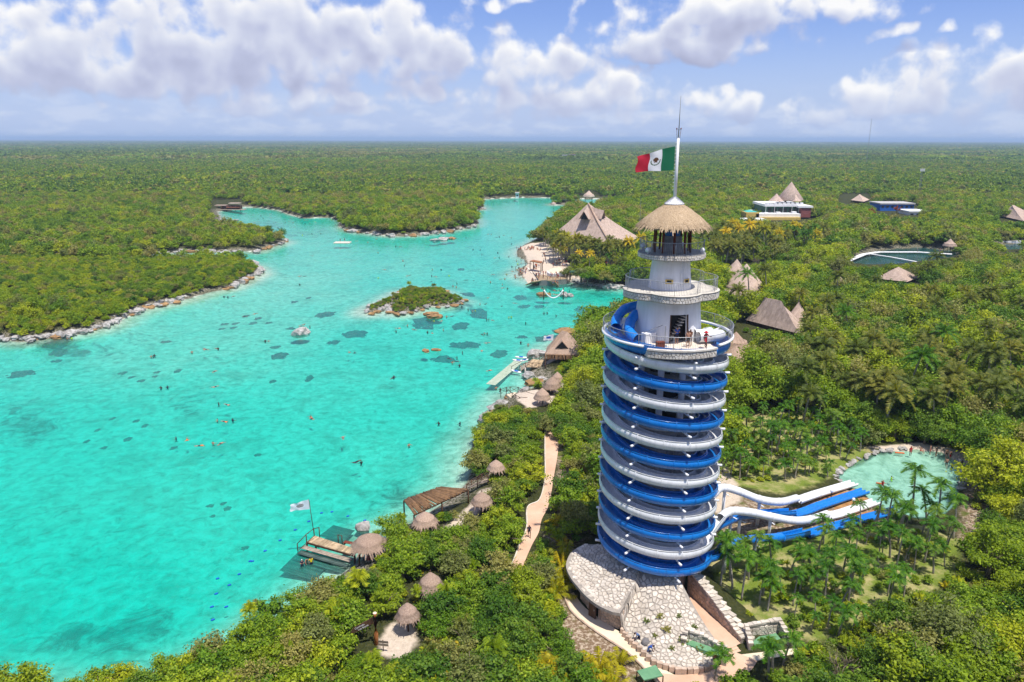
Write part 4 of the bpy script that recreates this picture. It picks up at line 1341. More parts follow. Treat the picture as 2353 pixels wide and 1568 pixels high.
# ramp, its right-hand wall, rock steps
P0, P1 = pol(4.6, R(-62), 0), G(1690, 1492, 2.6)
rl = [pol(4.7, R(-69), 0), pol(12.9, R(-69), 0)]
rr = [G(1578, 1362, 2.6), G(1640, 1420, 2.6), G(1702, 1478, 2.6)]
mb = MB(); mb.add([(rl[0].x, rl[0].y, 2.62), (rr[0].x, rr[0].y, 2.62), (rr[1].x, rr[1].y, 2.6), (rr[2].x, rr[2].y, 2.58), (rl[1].x, rl[1].y, 2.58)], [(4, 3, 2, 1, 0)])
mb.obj('ramp_floor', 'path_pink', base)
def wall_strip(parent, pts, ztops, zb, th, name, stone_mat, s=0.42, both=True, cap=True):
    """stone-faced wall along pts with sloping top"""
    mb = MB()
    L = [0.0]
    for a, b in zip(pts, pts[1:]): L.append(L[-1] + (Vector(b) - Vector(a)).length)
    nrm = []
    for i in range(len(pts)):
        a, b = pts[max(i - 1, 0)], pts[min(i + 1, len(pts) - 1)]
        d = Vector((b[0] - a[0], b[1] - a[1], 0)).normalized(); nrm.append(Vector((d.y, -d.x, 0)))
    vs = []
    for p, zt, n_ in zip(pts, ztops, nrm):
        f, bk = Vector((p[0], p[1], 0)) + n_ * th / 2, Vector((p[0], p[1], 0)) - n_ * th / 2
        vs += [(f.x, f.y, zb), (f.x, f.y, zt), (bk.x, bk.y, zt), (bk.x, bk.y, zb)]
    fs = []
    for i in range(len(pts) - 1):
        for k in range(4): fs.append((4 * i + k, 4 * i + (k + 1) % 4, 4 * i + 4 + (k + 1) % 4, 4 * i + 4 + k))
    fs += [(0, 1, 2, 3), tuple(4 * (len(pts) - 1) + k for k in (3, 2, 1, 0))]
    mb.add(vs, fs)
    w_ = mb.obj(name, 'mortar', parent)
    zmax = max(ztops)
    for sgn in ((1, -1) if both else (1,)):
        def surf(q, z, sgn=sgn):
            i = int(min(max(np.searchsorted(L, q, side='right') - 1, 0), len(pts) - 2))
            t_ = (q - L[i]) / max(L[i + 1] - L[i], 1e-6)
            a, b = pts[i], pts[i + 1]
            n_ = (nrm[i] * (1 - t_) + nrm[i + 1] * t_).normalized()
            return Vector((a[0] + (b[0] - a[0]) * t_, a[1] + (b[1] - a[1]) * t_, z)) + n_ * sgn * th / 2, n_ * sgn
        cells = [c for c in voronoi(jitter_grid(0, zb, L[-1], zmax, s), (0, zb, L[-1], zmax), 0.05) if all(p[1] < np.interp(p[0], L, ztops) for p in c)]
        stones(w_, cells, surf, stone_mat, 0.04, most=150)
    if cap:
        for q in np.arange(0.2, L[-1], 0.45):
            i = int(min(max(np.searchsorted(L, q, side='right') - 1, 0), len(pts) - 2))
            t_ = (q - L[i]) / max(L[i + 1] - L[i], 1e-6)
            a, b = Vector(pts[i][:2] + (0,)) if isinstance(pts[i], tuple) else Vector((pts[i][0], pts[i][1], 0)), Vector((pts[i + 1][0], pts[i + 1][1], 0))
            p = a + (b - a) * t_
            m_ = MB(); m_.box((p.x, p.y, float(np.interp(q, L, ztops)) + 0.05), (0.43, th + rnd.uniform(0.02, 0.16), rnd.uniform(0.12, 0.24)), rz=math.atan2((b - a).y, (b - a).x) + rnd.uniform(-0.08, 0.08))
            m_.obj('cap_stone', 'stone', w_)
    return w_
rw = [rr[0] + Vector((0.3, 0.2, 0)), rr[1] + Vector((0.3, 0.2, 0)), rr[2] + Vector((0.3, 0.2, 0))]
wall_strip(base, rw, [5.2, 4.2, 2.95], 2.3, 0.5, 'ramp_wall', 'stone_warm', 0.45)
lw_pts = [pol(r, R(-69), 0) for r in (5.0, 8, 11, 12.9)]
def lw_surf(q, z):
    p = pol(5.0 + q, R(-69), z); return p, Vector((-math.sin(R(-69)), math.cos(R(-69)), 0))
cells = [c for c in voronoi(jitter_grid(0, 2.6, 7.9, 6.9, 0.45), (0, 2.6, 7.9, 6.9), 0.05) if all(q[1] < mound_z(*pol(5.0 + q[0], R(-69), 0)[:2])[0] for q in c)]
stones(mound, cells, lw_surf, 'stone_warm', 0.04)
for k in range(13):
    t_ = k / 12
    p = Vector((rw[0].x, rw[0].y, 0)).lerp(Vector((rw[2].x, rw[2].y, 0)), t_) + Vector((0.75, 0.35, 0))
    m_ = MB(); m_.box((p.x, p.y, 4.75 - 2.0 * t_), (0.8 * rnd.uniform(0.8, 1.2), 0.62 * rnd.uniform(0.8, 1.2), 0.34), rz=rnd.uniform(-0.3, 0.3) - 0.9)
    m_.obj('step_stone', 'stone', base)
# earth bank that carries the rock steps
mb = MB(); b0, b2 = Vector((rw[0].x, rw[0].y, 0)), Vector((rw[2].x, rw[2].y, 0))
nb_ = Vector((1.0, 0.45, 0)).normalized()
vs = []
for t_ in np.linspace(-0.15, 1.05, 8):
    p = b0.lerp(b2, t_)
    zt = 4.7 - 2.0 * t_
    vs += [(p.x, p.y, zt), (p.x + nb_.x * 1.4, p.y + nb_.y * 1.4, zt - 0.1), (p.x + nb_.x * 4.2, p.y + nb_.y * 4.2, 2.3)]
mb.add(vs, [(3 * i + k, 3 * i + k + 1, 3 * i + k + 4, 3 * i + k + 3) for i in range(7) for k in range(2)], 0, True)
mb.obj('earth_bank', 'ground', base)
for k in range(5):
    p = G(1668 + 4.5 * k, 1488 + 7 * k, 2.56 - 0.1 * k)
    m_ = MB(); m_.box((p.x + 0.2, p.y, 2.52 - 0.05 * k), (1.9, 0.36, 0.12), rz=R(24)); m_.obj('step', 'path_pink', base)
# recess with a green cover in the mound
q = [G(1580, 1476, 3.05), G(1659, 1503, 3.05), G(1655, 1516, 3.05), G(1576, 1487, 3.05)]
mb = MB(); mb.prism([(p.x, p.y) for p in q], 2.9, 3.42); mb.obj('green_cover', 'green_paint', base)
wall_strip(base, [q[3] + Vector((-0.25, 0.1, 0)), q[0] + Vector((-0.2, 0.25, 0)), q[0].lerp(q[1], 0.5) + Vector((0, 0.45, 0)), q[1] + Vector((0.35, 0.1, 0)), q[2] + Vector((0.3, -0.2, 0))], [3.6, 4.4, 4.1, 3.6, 3.35], 2.4, 0.4, 'recess_wall', 'stone', 0.4)
# walled enclosure with a green cover
enc = thing('stone_enclosure', 'low three-sided stone enclosure with a green floor beside the palm grove', 'enclosure', tuple(G(1760, 1475, 2.45)))
f = [G(1726, 1468, 2.5), G(1783, 1456, 2.5), G(1796, 1472, 2.5), G(1735, 1486, 2.5)]
mb = MB(); mb.prism([(p.x, p.y) for p in f], 2.3, 2.56); mb.obj('green_floor', 'green_paint', enc)
e_ = [Vector((f[3].x - 0.6, f[3].y - 0.5, 0)), Vector((f[0].x - 0.45, f[0].y + 0.35, 0)), Vector((f[1].x + 0.35, f[1].y + 0.35, 0)), Vector((f[2].x + 0.6, f[2].y - 0.8, 0))]
wall_strip(enc, e_, [3.1, 3.75, 3.85, 3.0], 2.2, 0.36, 'wall', 'stone', 0.42)
mb = MB(); mb.prism([(p.x, p.y) for p in [G(1700, 1505, 2.46), G(1830, 1490, 2.46), G(1835, 1502, 2.46), G(1720, 1522, 2.46)]], 2.3, 2.48); mb.obj('apron', 'path_cream', enc)

# ------------------------------------------------------------------ paths
def strip(name, left, right, mat_, dz=0.03, z=None, kerb=None):
    """a path between two lines given in the photograph, following the ground"""
    L, Rr = spline([(*p, 0) for p in left], 5), spline([(*p, 0) for p in right], 5)
    vs, fs = [], []
    K = 4
    for a, b in zip(L, Rr):
        for k in range(K + 1):
            u, v = a.x + (b.x - a.x) * k / K, a.y + (b.y - a.y) * k / K
            p = GG(u, v) if z is None else G(u, v, z)
            vs.append((p.x, p.y, (max(GZ(p.x, p.y), 0.2) if z is None else z) + dz))
    for i in range(len(L) - 1):
        for k in range(K):
            b_ = i * (K + 1) + k
            fs.append((b_, b_ + 1, b_ + K + 2, b_ + K + 1))
    o = MB().add(vs, fs, 0, True).obj(name, mat_)
    tag(o, kind='structure')
    if kerb:
        e0 = [Vector(vs[i * (K + 1)]) + Vector((0, 0, 0.06)) for i in range(len(L))]
        mb = MB(); mb.tube(e0, 0.10, 5, smooth=False); mb.obj('kerb', kerb, o)
    return o
strip('path', [(1252, 975), (1252, 1040), (1252, 1100), (1240, 1150), (1212, 1168), (1210, 1215), (1195, 1250), (1180, 1290), (1160, 1330)],
      [(1285, 968), (1282, 1040), (1272, 1100), (1262, 1160), (1245, 1195), (1238, 1225), (1222, 1255), (1205, 1295), (1190, 1335)], 'path_pink', 0.10, kerb='stone')
strip('path', [(1296, 1372), (1318, 1412), (1380, 1460), (1440, 1500), (1490, 1548), (1520, 1585)],
      [(1318, 1362), (1345, 1398), (1405, 1440), (1462, 1482), (1512, 1530), (1570, 1562)], 'path_cream', 0.05, z=2.46, kerb='stone_warm')
strip('path', [(1500, 1545), (1560, 1552), (1620, 1545), (1672, 1520), (1690, 1500)], [(1520, 1585), (1590, 1588), (1660, 1568), (1720, 1545), (1740, 1520)], 'path_pink', 0.056, z=2.46)
# bare earth between the run-out lanes
for quad in ([(1868, 1153), (1962, 1124), (1978, 1133), (1880, 1162)], [(1880, 1178), (1985, 1142), (2005, 1152), (1905, 1186)], [(1905, 1202), (2010, 1170), (2052, 1176), (1960, 1200)]):
    q = [G(u, v, 1.78) for u, v in quad]
    mb = MB(); N_ = 8
    vs = [q[0].lerp(q[1], i / N_).lerp(q[3].lerp(q[2], i / N_), j / 4) + Vector((0, 0, rnd.uniform(-0.1, 0.12))) for j in range(5) for i in range(N_ + 1)]
    mb.add(vs, [(j * (N_ + 1) + i, j * (N_ + 1) + i + 1, (j + 1) * (N_ + 1) + i + 1, (j + 1) * (N_ + 1) + i) for j in range(4) for i in range(N_)], 0, True)
    tag(mb.obj('earth_strip', 'soil'), kind='structure')
# ------------------------------------------------------------------ thatched shelters, jetties, buildings
def Zm(x0, y0, sc):
    """reader for an enlarged cut of the photograph"""
    return lambda zx, zy: ((x0 + zx / sc) / 1.7408, (y0 + zy / sc) / 1.7408)
ZA = Zm(1000, 1700, 1.5223)      # near bank
ZB = Zm(1000, 2000, 3.92)        # bathing jetty
ZC = Zm(1850, 1280, 3.733)       # wooden jetty
ZD = Zm(1200, 700, 1.5677)       # mid lagoon
ZE = Zm(0, 700, 1.81)            # left shore
ZF = Zm(2000, 900, 4.481)        # terrace

def round_hut(px, ze, za, rad, label, group=None, mat_='thatch', shaggy=260, posts=1, name='thatched_shelter', ground=None, tiers=True, cat='shelter', collar=True):
    """px: photograph position of the middle of the eave line"""
    c = G(px[0], px[1], ze)
    gz = GZ(c.x, c.y) if ground is None else ground
    t_ = thing(name, label, cat, (c.x, c.y, gz), group)
    mb = MB()
    H_ = za - ze
    cone = 0 if rad < 2.6 else 1
    prof = [(0.03, za), (rad * 0.18, za - H_ * (0.13, 0.17)[cone]), (rad * 0.42, za - H_ * (0.30, 0.40)[cone]), (rad * 0.68, za - H_ * (0.52, 0.66)[cone])]
    if tiers: prof += [(rad * 0.78, za - H_ * 0.60), (rad * 0.78, za - H_ * 0.66)]
    prof += [(rad * 0.95, za - H_ * 0.88), (rad, ze), (rad * 0.99, ze - 0.12), (rad * 0.85, ze + 0.02), (rad * 0.4, za - H_ * 0.42)]
    mb.lathe(prof, (c.x, c.y, 0), 28, jag=0.025)
    if shaggy: shag(mb, rad * 0.1, za - H_ * 0.1, rad, ze, shaggy, rad * 0.34, 0.05 * rad / 1.5, (c.x, c.y))
    mb.obj('roof', mat_, t_)
    if collar:
        MB().tube([(c.x, c.y, za - 0.1), (c.x, c.y, za + 0.22)], [0.07, 0.05], 6).obj('finial', 'wood_dark', t_)
    if posts == 1:
        MB().tube([(c.x, c.y, gz - 0.2), (c.x, c.y, za - 0.3)], 0.09, 7).obj('post', 'wood_dark', t_)
    else:
        for k in range(posts):
            a = 2 * PI * (k + 0.5) / posts
            MB().tube([(c.x + rad * 0.78 * math.cos(a), c.y + rad * 0.78 * math.sin(a), gz - 0.3), (c.x + rad * 0.74 * math.cos(a), c.y + rad * 0.74 * math.sin(a), ze + 0.25)], 0.09, 6).obj('post', 'wood_dark', t_)
    return t_

# little shelters on the near bank
gs = 'thatched shelters on the near bank'
round_hut(ZA(1066, 592), 3.7, 5.2, 1.55, 'round thatched shelter standing under the edge of the log pergola', gs)
round_hut(ZA(1412, 470), 3.8, 5.3, 1.45, 'round thatched shelter beside the wooden footbridge', gs)
round_hut(ZA(1100, 985), 3.7, 5.5, 1.42, 'straw-brown thatched shelter with a finial among dense shrubs', gs)
round_hut(ZA(960, 1165), 4.0, 5.6, 1.2, 'conical thatched shelter casting shade on the sandy clearing', gs)
round_hut(ZA(1498, 265), 3.9, 5.3, 1.3, 'thatched shelter half hidden by shrubs above the footbridge', gs)
round_hut(ZC(1415, 900), 3.4, 5.2, 1.3, 'thatched shelter hindmost of the three above the boardwalk', gs)
round_hut(ZC(1340, 1005), 3.4, 5.6, 1.75, 'widest of the three thatched shelters above the boardwalk', gs)
round_hut(ZC(1190, 1165), 3.4, 5.4, 1.6, 'thatched shelter next to the boardwalk railing', gs)
# jetty hut: four posts, squarish roof
round_hut(ZB(1875, 700), 2.9, 4.4, 2.05, 'square thatched hut on posts at the shore end of the bathing jetty', None, 'thatch', 500, 4, 'thatched_hut', 0.4, True, 'hut', False)

def rail_run(parent, pts, h=1.0, name='rail', mat_='wood_dark', brace=True, r=0.05):
    """posts, top rail and crossed braces along pts"""
    for p in pts:
        MB().tube([Vector(p) - Vector((0, 0, 0.6)), Vector(p) + Vector((0, 0, h))], r * 1.3, 6).obj('rail_post', mat_, parent)
    for a, b in zip(pts, pts[1:]):
        a, b = Vector(a), Vector(b); u = Vector((0, 0, 1))
        MB().tube([a + u * h * 0.96, b + u * h * 0.96], r, 5).obj('rail', mat_, parent)
        if brace:
            mb = MB(); mb.tube([a + u * 0.12, b + u * h * 0.9], r * 0.7, 4); mb.tube([b + u * 0.12, a + u * h * 0.9], r * 0.7, 4)
            mb.obj('brace', mat_, parent)

def plank_deck(parent, q, z, n, mat_='plank', th=0.07, gap=0.12, name='plank'):
    """planks laid across the quad q (a-b one long side, d-c the other)"""
    a, b, c, d = [Vector((p[0], p[1], z)) for p in q]
    for i in range(n):
        f0, f1 = (i + gap / 2) / n, (i + 1 - gap / 2) / n
        vs = [a.lerp(b, f0), a.lerp(b, f1), d.lerp(c, f1), d.lerp(c, f0)]
        dz = rnd.uniform(-0.012, 0.012)
        vs = [v + Vector((0, 0, dz)) for v in vs]
        MB().add(vs + [v - Vector((0, 0, th)) for v in vs], [(0, 1, 2, 3), (7, 6, 5, 4), (0, 4, 5, 1), (1, 5, 6, 2), (2, 6, 7, 3), (3, 7, 4, 0)]).obj(name, mat_, parent)

# bathing jetty
q = [G(*ZB(1020, 562), 0.95), G(*ZB(1716, 788), 0.95), G(*ZB(1640, 866), 0.95), G(*ZB(888, 655), 0.95)]
jet = thing('bathing_jetty', 'wooden bathing jetty with submerged platforms and a railing by the thatched hut', 'jetty', tuple(q[0].lerp(q[2], 0.5)))
plank_deck(jet, q, 0.95, 40)
mb = MB()
for a, b in ((q[0], q[1]), (q[3], q[2])): mb.beam(Vector((a.x, a.y, 0.78)), Vector((b.x, b.y, 0.78)), 0.14, 0.2)
mb.obj('joist', 'wood_dark', jet)
for p in q:
    MB().tube([(p.x, p.y, -2.2), (p.x, p.y, 0.85)], 0.13, 7).obj('pile', 'wood_dark', jet)
dirn = (G(*ZB(640, 940), 0) - G(*ZB(888, 655), 0.9)); dirn.z = 0; dirn.normalize()
for k in range(3):      # steps down into the water
    off = dirn * (0.35 + 0.75 * k)
    zz_ = 0.62 - 0.32 * k
    s0, s1 = q[3] + off, q[2] + off
    plank_deck(jet, [s0, s0 + dirn * 0.75, s1 + dirn * 0.75, s1], zz_, 3, 'plank_grey' if k < 1 else 'plank_wet', name='step')
low = [G(*ZB(800, 770), -0.35), G(*ZB(1330, 930), -0.35), G(*ZB(985, 1255), -0.35), G(*ZB(462, 1100), -0.35)]
plank_deck(jet, [low[0], low[3], low[2], low[1]], -0.38, 22, 'plank_wet', name='submerged_plank')
bk = [G(*ZB(1312, 392), -0.3), G(*ZB(1640, 475), -0.3), G(*ZB(1465, 655), -0.3), G(*ZB(1085, 560), -0.3)]
plank_deck(jet, [bk[0], bk[3], bk[2], bk[1]], -0.32, 18, 'plank_wet', name='submerged_plank')
rail_run(jet, [G(*ZB(750, 800), 0.0), G(*ZB(888, 655), 0.95), G(*ZB(1008, 562), 0.95), G(*ZB(1090, 545), 0.7)], 1.05, brace=False)
MB().beam(G(*ZB(1008, 562), 1.4), G(*ZB(750, 800), 0.5), 0.06).obj('rail', 'wood_dark', jet)
rail_run(jet, [G(*ZB(1385, 655), 0.5), G(*ZB(1445, 665), 0.5)], 1.0, brace=False)
pt = G(*ZB(1008, 562), 0.95)
ft = GY(*ZB(922, -10), pt.y)
MB().tube([pt, ft], [0.05, 0.035], 6).obj('flagpole', 'wood_dark', jet)
def paint_w(s, q_):
    x_, y_ = (s - 0.5) / 0.2, (q_ - 0.45) / 0.22
    return 1 if x_ * x_ + y_ * y_ < 1 and (int(s * 40) + int(q_ * 20)) % 3 else 0
o = flag('small_flag', ft + Vector((0, 0, -0.05)), 1.35, 2.5, 0.8, 'white flag with a dark emblem blowing from the bathing jetty pole', 'flag', ['flag_white', 'emblem_brown'], paint_w, 30, 18)
ch = MB(); cp = G(*ZB(1560, 705), 1.0)
ch.box(cp + Vector((0, 0, 0.3)), (1.5, 0.55, 0.06), rz=-0.3); ch.box(cp + Vector((-0.6, 0.15, 0.12)), (0.08, 0.5, 0.3), rz=-0.3); ch.box(cp + Vector((0.6, -0.15, 0.12)), (0.08, 0.5, 0.3), rz=-0.3)
place(ch, 'wooden_bench', 'wood_red', tuple(cp), label='low dark red bench on the bathing jetty', cat='bench')

# log pergola
pq = [G(*ZA(936, 458), 4.4), G(*ZA(1165, 377), 4.4), G(*ZA(1328, 392), 4.2), G(*ZA(998, 545), 4.2)]
per = thing('log_pergola', 'long pergola roofed with brown poles on the lagoon bank', 'pergola', tuple(pq[3].lerp(pq[1], 0.5) - Vector((0, 0, 3))))
for i in range(58):
    f = (i + 0.5) / 58
    a = pq[0].lerp(pq[1], f) + Vector((rnd.uniform(-0.15, 0.15), rnd.uniform(-0.2, 0.2), rnd.uniform(-0.03, 0.03)))
    b = pq[3].lerp(pq[2], f) + Vector((rnd.uniform(-0.15, 0.15), rnd.uniform(-0.35, 0.2), rnd.uniform(-0.03, 0.03)))
    MB().tube([a, b], 0.125, 6).obj('roof_pole', 'log', per)
mb = MB(); mb.tube([pq[0] - Vector((0, 0, 0.15)), pq[1] - Vector((0, 0, 0.15))], 0.1, 6); mb.tube([pq[3] - Vector((0, 0, 0.15)), pq[2] - Vector((0, 0, 0.15))], 0.1, 6); mb.obj('beam', 'wood_dark', per)
for p in (pq[0], pq[1], pq[2], pq[3], pq[0].lerp(pq[1], 0.5), pq[3].lerp(pq[2], 0.5)):
    MB().tube([(p.x, p.y, GZ(p.x, p.y) - 0.3), (p.x, p.y, p.z - 0.1)], 0.1, 6).obj('post', 'wood_dark', per)
# footbridge behind it
fb = [G(*ZA(1320, 400), 2.4), G(*ZA(1385, 362), 2.6), G(*ZA(1450, 345), 2.6)]
bri = thing('footbridge', 'small wooden footbridge with crossed railings behind the pergola', 'footbridge', tuple(fb[1]))
sd = Vector((0.35, 0.9, 0))
for a, b in zip(fb, fb[1:]):
    plank_deck(bri, [a, b, b + sd * 1.6, a + sd * 1.6], (a.z + b.z) / 2, 9, 'plank_grey')
rail_run(bri, fb, 0.95); rail_run(bri, [p + sd * 1.6 for p in fb], 0.95)

# tall log signpost and its board
sb, stp = G(*ZA(768, 1332), 2.2), None
sp = thing('log_signpost', 'tall orange log post with a brown pointing board beside the sandy clearing', 'signpost', tuple(sb))
stp = GY(*ZA(760, 1146), sb.y)
MB().tube([sb - Vector((0, 0, 0.4)), sb.lerp(stp, 0.33) + Vector((0.04, 0, 0)), sb.lerp(stp, 0.66), stp], [0.24, 0.22, 0.2, 0.21], 9).obj('log', 'wood_orange', sp)
MB().lathe([(0.2, 0), (0.17, 0.04), (0, 0.05)], tuple(stp), 9).obj('log_end', 'path_cream', sp)
ba, bb2 = stp + Vector((-0.2, -0.1, -0.75)), GY(*ZA(612, 1262), sb.y - 0.5)
mb = MB(); dv = bb2 - ba; upv = Vector((0, 0, 0.34))
e = Vector((0.0, 0.05, 0))
vs = [ba + upv, bb2.lerp(ba, 0.12) + upv * 0.9, bb2, bb2.lerp(ba, 0.12) - upv * 0.9, ba - upv]
mb.add([v - e for v in vs] + [v + e for v in vs], [(4, 3, 2, 1, 0), (5, 6, 7, 8, 9)] + [(i, (i + 1) % 5, 5 + (i + 1) % 5, 5 + i) for i in range(5)])
bd = mb.obj('sign_board', 'wood_dark', sp)
def words_on(text, origin, xdir, size, mat_, parent, nm='lettering', updir=Vector((0, 0, 1))):
    cu = bpy.data.curves.new(nm, 'FONT'); cu.body = text; cu.size = size; cu.extrude = 0.004
    tmp = bpy.data.objects.new('tmp_text', cu); C.objects.link(tmp)
    dg = bpy.context.evaluated_depsgraph_get()
    me = bpy.data.meshes.new_from_object(tmp.evaluated_get(dg))
    bpy.data.objects.remove(tmp)
    me.materials.clear(); me.materials.append(M[mat_])
    x_ = xdir.normalized(); zz2 = x_.cross(updir).normalized(); y_ = zz2.cross(x_)
    rot = Matrix((x_, y_, zz2)).transposed()
    base_ = Vector((0, 0, 0)); p_ = parent
    while p_ is not None: base_ += p_.location; p_ = p_.parent
    for v in me.vertices: v.co = rot @ v.co + Vector(origin) - base_
    return link_mesh(nm, me, parent)
xd = (ba - bb2)
words_on('Caminata', bb2.lerp(ba, 0.22) + Vector((0, -0.12, 0.06)), xd, 0.27, 'cloth_white', bd)
words_on('Los Bayos', bb2.lerp(ba, 0.36) + Vector((0, -0.12, -0.24)), xd, 0.27, 'cloth_white', bd)
s2 = G(*ZA(812, 1375), 2.2)
sg = thing('arrow_sign', 'small grey wooden arrow sign at the edge of the sandy clearing', 'sign', tuple(s2))
MB().tube([s2, s2 + Vector((0, 0, 1.2))], 0.05, 6).obj('post', 'wood_dark', sg)
for k, dz_ in enumerate((1.05, 0.72)):
    MB().box(s2 + Vector((0.05, -0.08, dz_)), (1.0, 0.05, 0.24), rz=-0.15).obj('arrow_board', 'plank_grey', sg)

# wooden jetty with boats
dq = [G(*ZC(1040, 585), 1.1), G(*ZC(1310, 612), 1.1), G(*ZC(1228, 716), 1.1), G(*ZC(938, 705), 1.1)]
jt = thing('wooden_jetty', 'tan plank jetty with dark crossed railings and stairs into the water', 'jetty', tuple(dq[0].lerp(dq[2], 0.5)))
plank_deck(jt, dq, 1.1, 16, 'plank')
for p in dq: MB().tube([(p.x, p.y, -1.8), (p.x, p.y, 1.0)], 0.16, 7).obj('pile', 'cement', jt)
rail_run(jt, [dq[3], dq[3].lerp(dq[2], 0.35), dq[3].lerp(dq[2], 0.7), dq[2], dq[2].lerp(dq[1], 0.6)], 1.1)
rail_run(jt, [dq[0], dq[0].lerp(dq[1], 0.4), dq[0].lerp(dq[1], 0.75), dq[1]], 1.1)
l0, l1 = G(*ZC(760, 752), 0.05), G(*ZC(850, 765), 0.05)
for k in range(6):
    f = (k + 0.5) / 6
    a, b = dq[0].lerp(G(*ZC(800, 700), 0), f), dq[3].lerp(l1, f)
    w_ = (dq[0].lerp(dq[3], 0.5) - l0.lerp(l1, 0.5)); w_.z = 0; w_ = w_.normalized() * 0.55
    plank_deck(jt, [a, a + w_, b + w_, b], 0.95 - 0.2 * k, 2, 'plank_grey', name='step')
rail_run(jt, [dq[3], l1 + Vector((0, 0, 0.1))], 0.9, brace=False); rail_run(jt, [dq[0], G(*ZC(735, 750), 0.1)], 0.9, brace=False)
uw = [G(*ZC(780, 612), -0.12), G(*ZC(892, 645), -0.12), G(*ZC(490, 985), -0.12), G(*ZC(350, 965), -0.12)]
wk = thing('submerged_walkway', 'long pale green walkway awash at water level off the wooden jetty', 'walkway', tuple(uw[0]))
plank_deck(wk, [uw[0], uw[3], uw[2], uw[1]], 0.035, 30, 'awash', name='slab', gap=0.03)
# jetty house
hz = 4.2
hc = G(*ZC(1500, 470), hz)
jh = thing('jetty_house', 'open thatched house with a dark gable opening and log awning behind the wooden jetty', 'house', (hc.x, hc.y, 0.8))
mb = MB()
rd, aph = 4.6, 9.0
cor = [Vector((hc.x + dx, hc.y + dy, hz)) for dx, dy in ((-4.2, -2.6), (3.6, -3.4), (4.6, 3.0), (-3.4, 3.6))]
apx = [Vector((hc.x - 0.3, hc.y + 0.2, aph)), Vector((hc.x + 1.0, hc.y + 0.4, aph - 0.4))]
mb.add(cor + apx, [(0, 1, 5, 4), (1, 2, 5), (2, 3, 4, 5), (3, 0, 4)])
rf = mb.obj('roof', 'thatch', jh)
mb = MB(); gm = (cor[0] + cor[1]) / 2
gp_ = [gm + Vector((-1.6, 0.9, 1.25)), gm + Vector((1.4, 0.75, 1.2)), gm + Vector((-0.1, 0.6, 3.0)), gm + Vector((-0.1, 3.0, 3.2))]
mb.add(gp_, [(0, 2, 3), (1, 3, 2)]); mb.obj('gable_hood', 'thatch', rf)
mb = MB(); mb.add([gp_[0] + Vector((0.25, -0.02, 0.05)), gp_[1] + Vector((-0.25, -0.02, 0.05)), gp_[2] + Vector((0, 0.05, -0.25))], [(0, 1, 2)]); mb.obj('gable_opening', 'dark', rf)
for i in range(26):
    f = (i + 0.5) / 26
    a = cor[0].lerp(cor[1], f) + Vector((0, 0.5, 0.25)); b = a + Vector((rnd.uniform(-0.1, 0.1), -2.3 + rnd.uniform(-0.3, 0.2), -0.75))
    MB().tube([a, b], 0.075, 5).obj('awning_pole', 'log', jh)
for p in cor + [cor[0] + Vector((0, -1.6, -0.5)), cor[1] + Vector((0, -1.6, -0.5))]:
    MB().tube([(p.x * 0.97 + hc.x * 0.03, p.y * 0.97 + hc.y * 0.03, -0.5), (p.x * 0.97 + hc.x * 0.03, p.y * 0.97 + hc.y * 0.03, p.z + 0.1)], 0.12, 6).obj('post', 'wood_dark', jh)
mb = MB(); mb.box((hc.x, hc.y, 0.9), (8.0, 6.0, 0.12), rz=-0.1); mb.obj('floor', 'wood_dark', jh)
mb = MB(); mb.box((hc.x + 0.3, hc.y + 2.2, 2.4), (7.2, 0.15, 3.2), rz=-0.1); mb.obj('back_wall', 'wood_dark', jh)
fpz = G(*ZC(1357, 440), 2.5); ftz = GY(*ZC(1357, 215), fpz.y)
fpo = thing('flag_mast', 'thin mast beside the jetty house', 'mast', tuple(fpz))
MB().tube([fpz, ftz], 0.04, 5).obj('pole', 'steel', fpo)
flag('small_flag', ftz + Vector((-0.02, 0, -0.02)), 1.5, 2.3, 0.5, 'white and blue flag on the mast by the jetty house', 'flag', ['flag_white', 'float_blue'], lambda s, q_: 1 if ((s - 0.5) / 0.25) ** 2 + ((q_ - 0.5) / 0.28) ** 2 < 1 and q_ < 0.62 else 0, 24, 14)

def boat(px, rz, label, L=2.9):
    p = G(*px, 0.0)
    t_ = thing('kayak', label, 'kayak', (p.x, p.y, 0.0), 'kayaks at the wooden jetty')
    n = 12
    vs = []
    for i in range(n + 1):
        f = i / n * 2 - 1
        w = 0.42 * (1 - abs(f) ** 2.6) + 0.01
        for (yy, zz_) in ((-w, 0.24 + 0.12 * f * f), (-w * 0.7, -0.03), (w * 0.7, -0.03), (w, 0.24 + 0.12 * f * f), (w * 0.7, 0.2 + 0.1 * f * f), (-w * 0.7, 0.2 + 0.1 * f * f)):
            vs.append(Vector((f * L / 2, yy, zz_)))
    m3 = Matrix.Rotation(rz, 3, 'Z')
    vs = [m3 @ v + Vector((p.x, p.y, 0)) for v in vs]
    fs = [(6 * i + k, 6 * i + (k + 1) % 6, 6 * i + 6 + (k + 1) % 6, 6 * i + 6 + k) for i in range(n) for k in range(6)]
    MB().add(vs, fs, 0, True).obj('hull', 'cloth_white', t_)
    mb = MB(); mb.box(Vector((p.x, p.y, 0.30)), (0.9, 0.5, 0.12), rz=rz); mb.obj('seat', 'float_blue', t_)
boat(ZC(875, 570), -0.25, 'white kayak outermost of those moored at the wooden jetty')
boat(ZC(835, 618), -0.35, 'white kayak next to the jetty stairs with blue seat')
boat(ZC(925, 612), 0.6, 'blue-seated kayak pulled against the jetty railing', 2.2)
boat(ZC(803, 782), -0.7, 'white kayak moored alone below the jetty stairs')

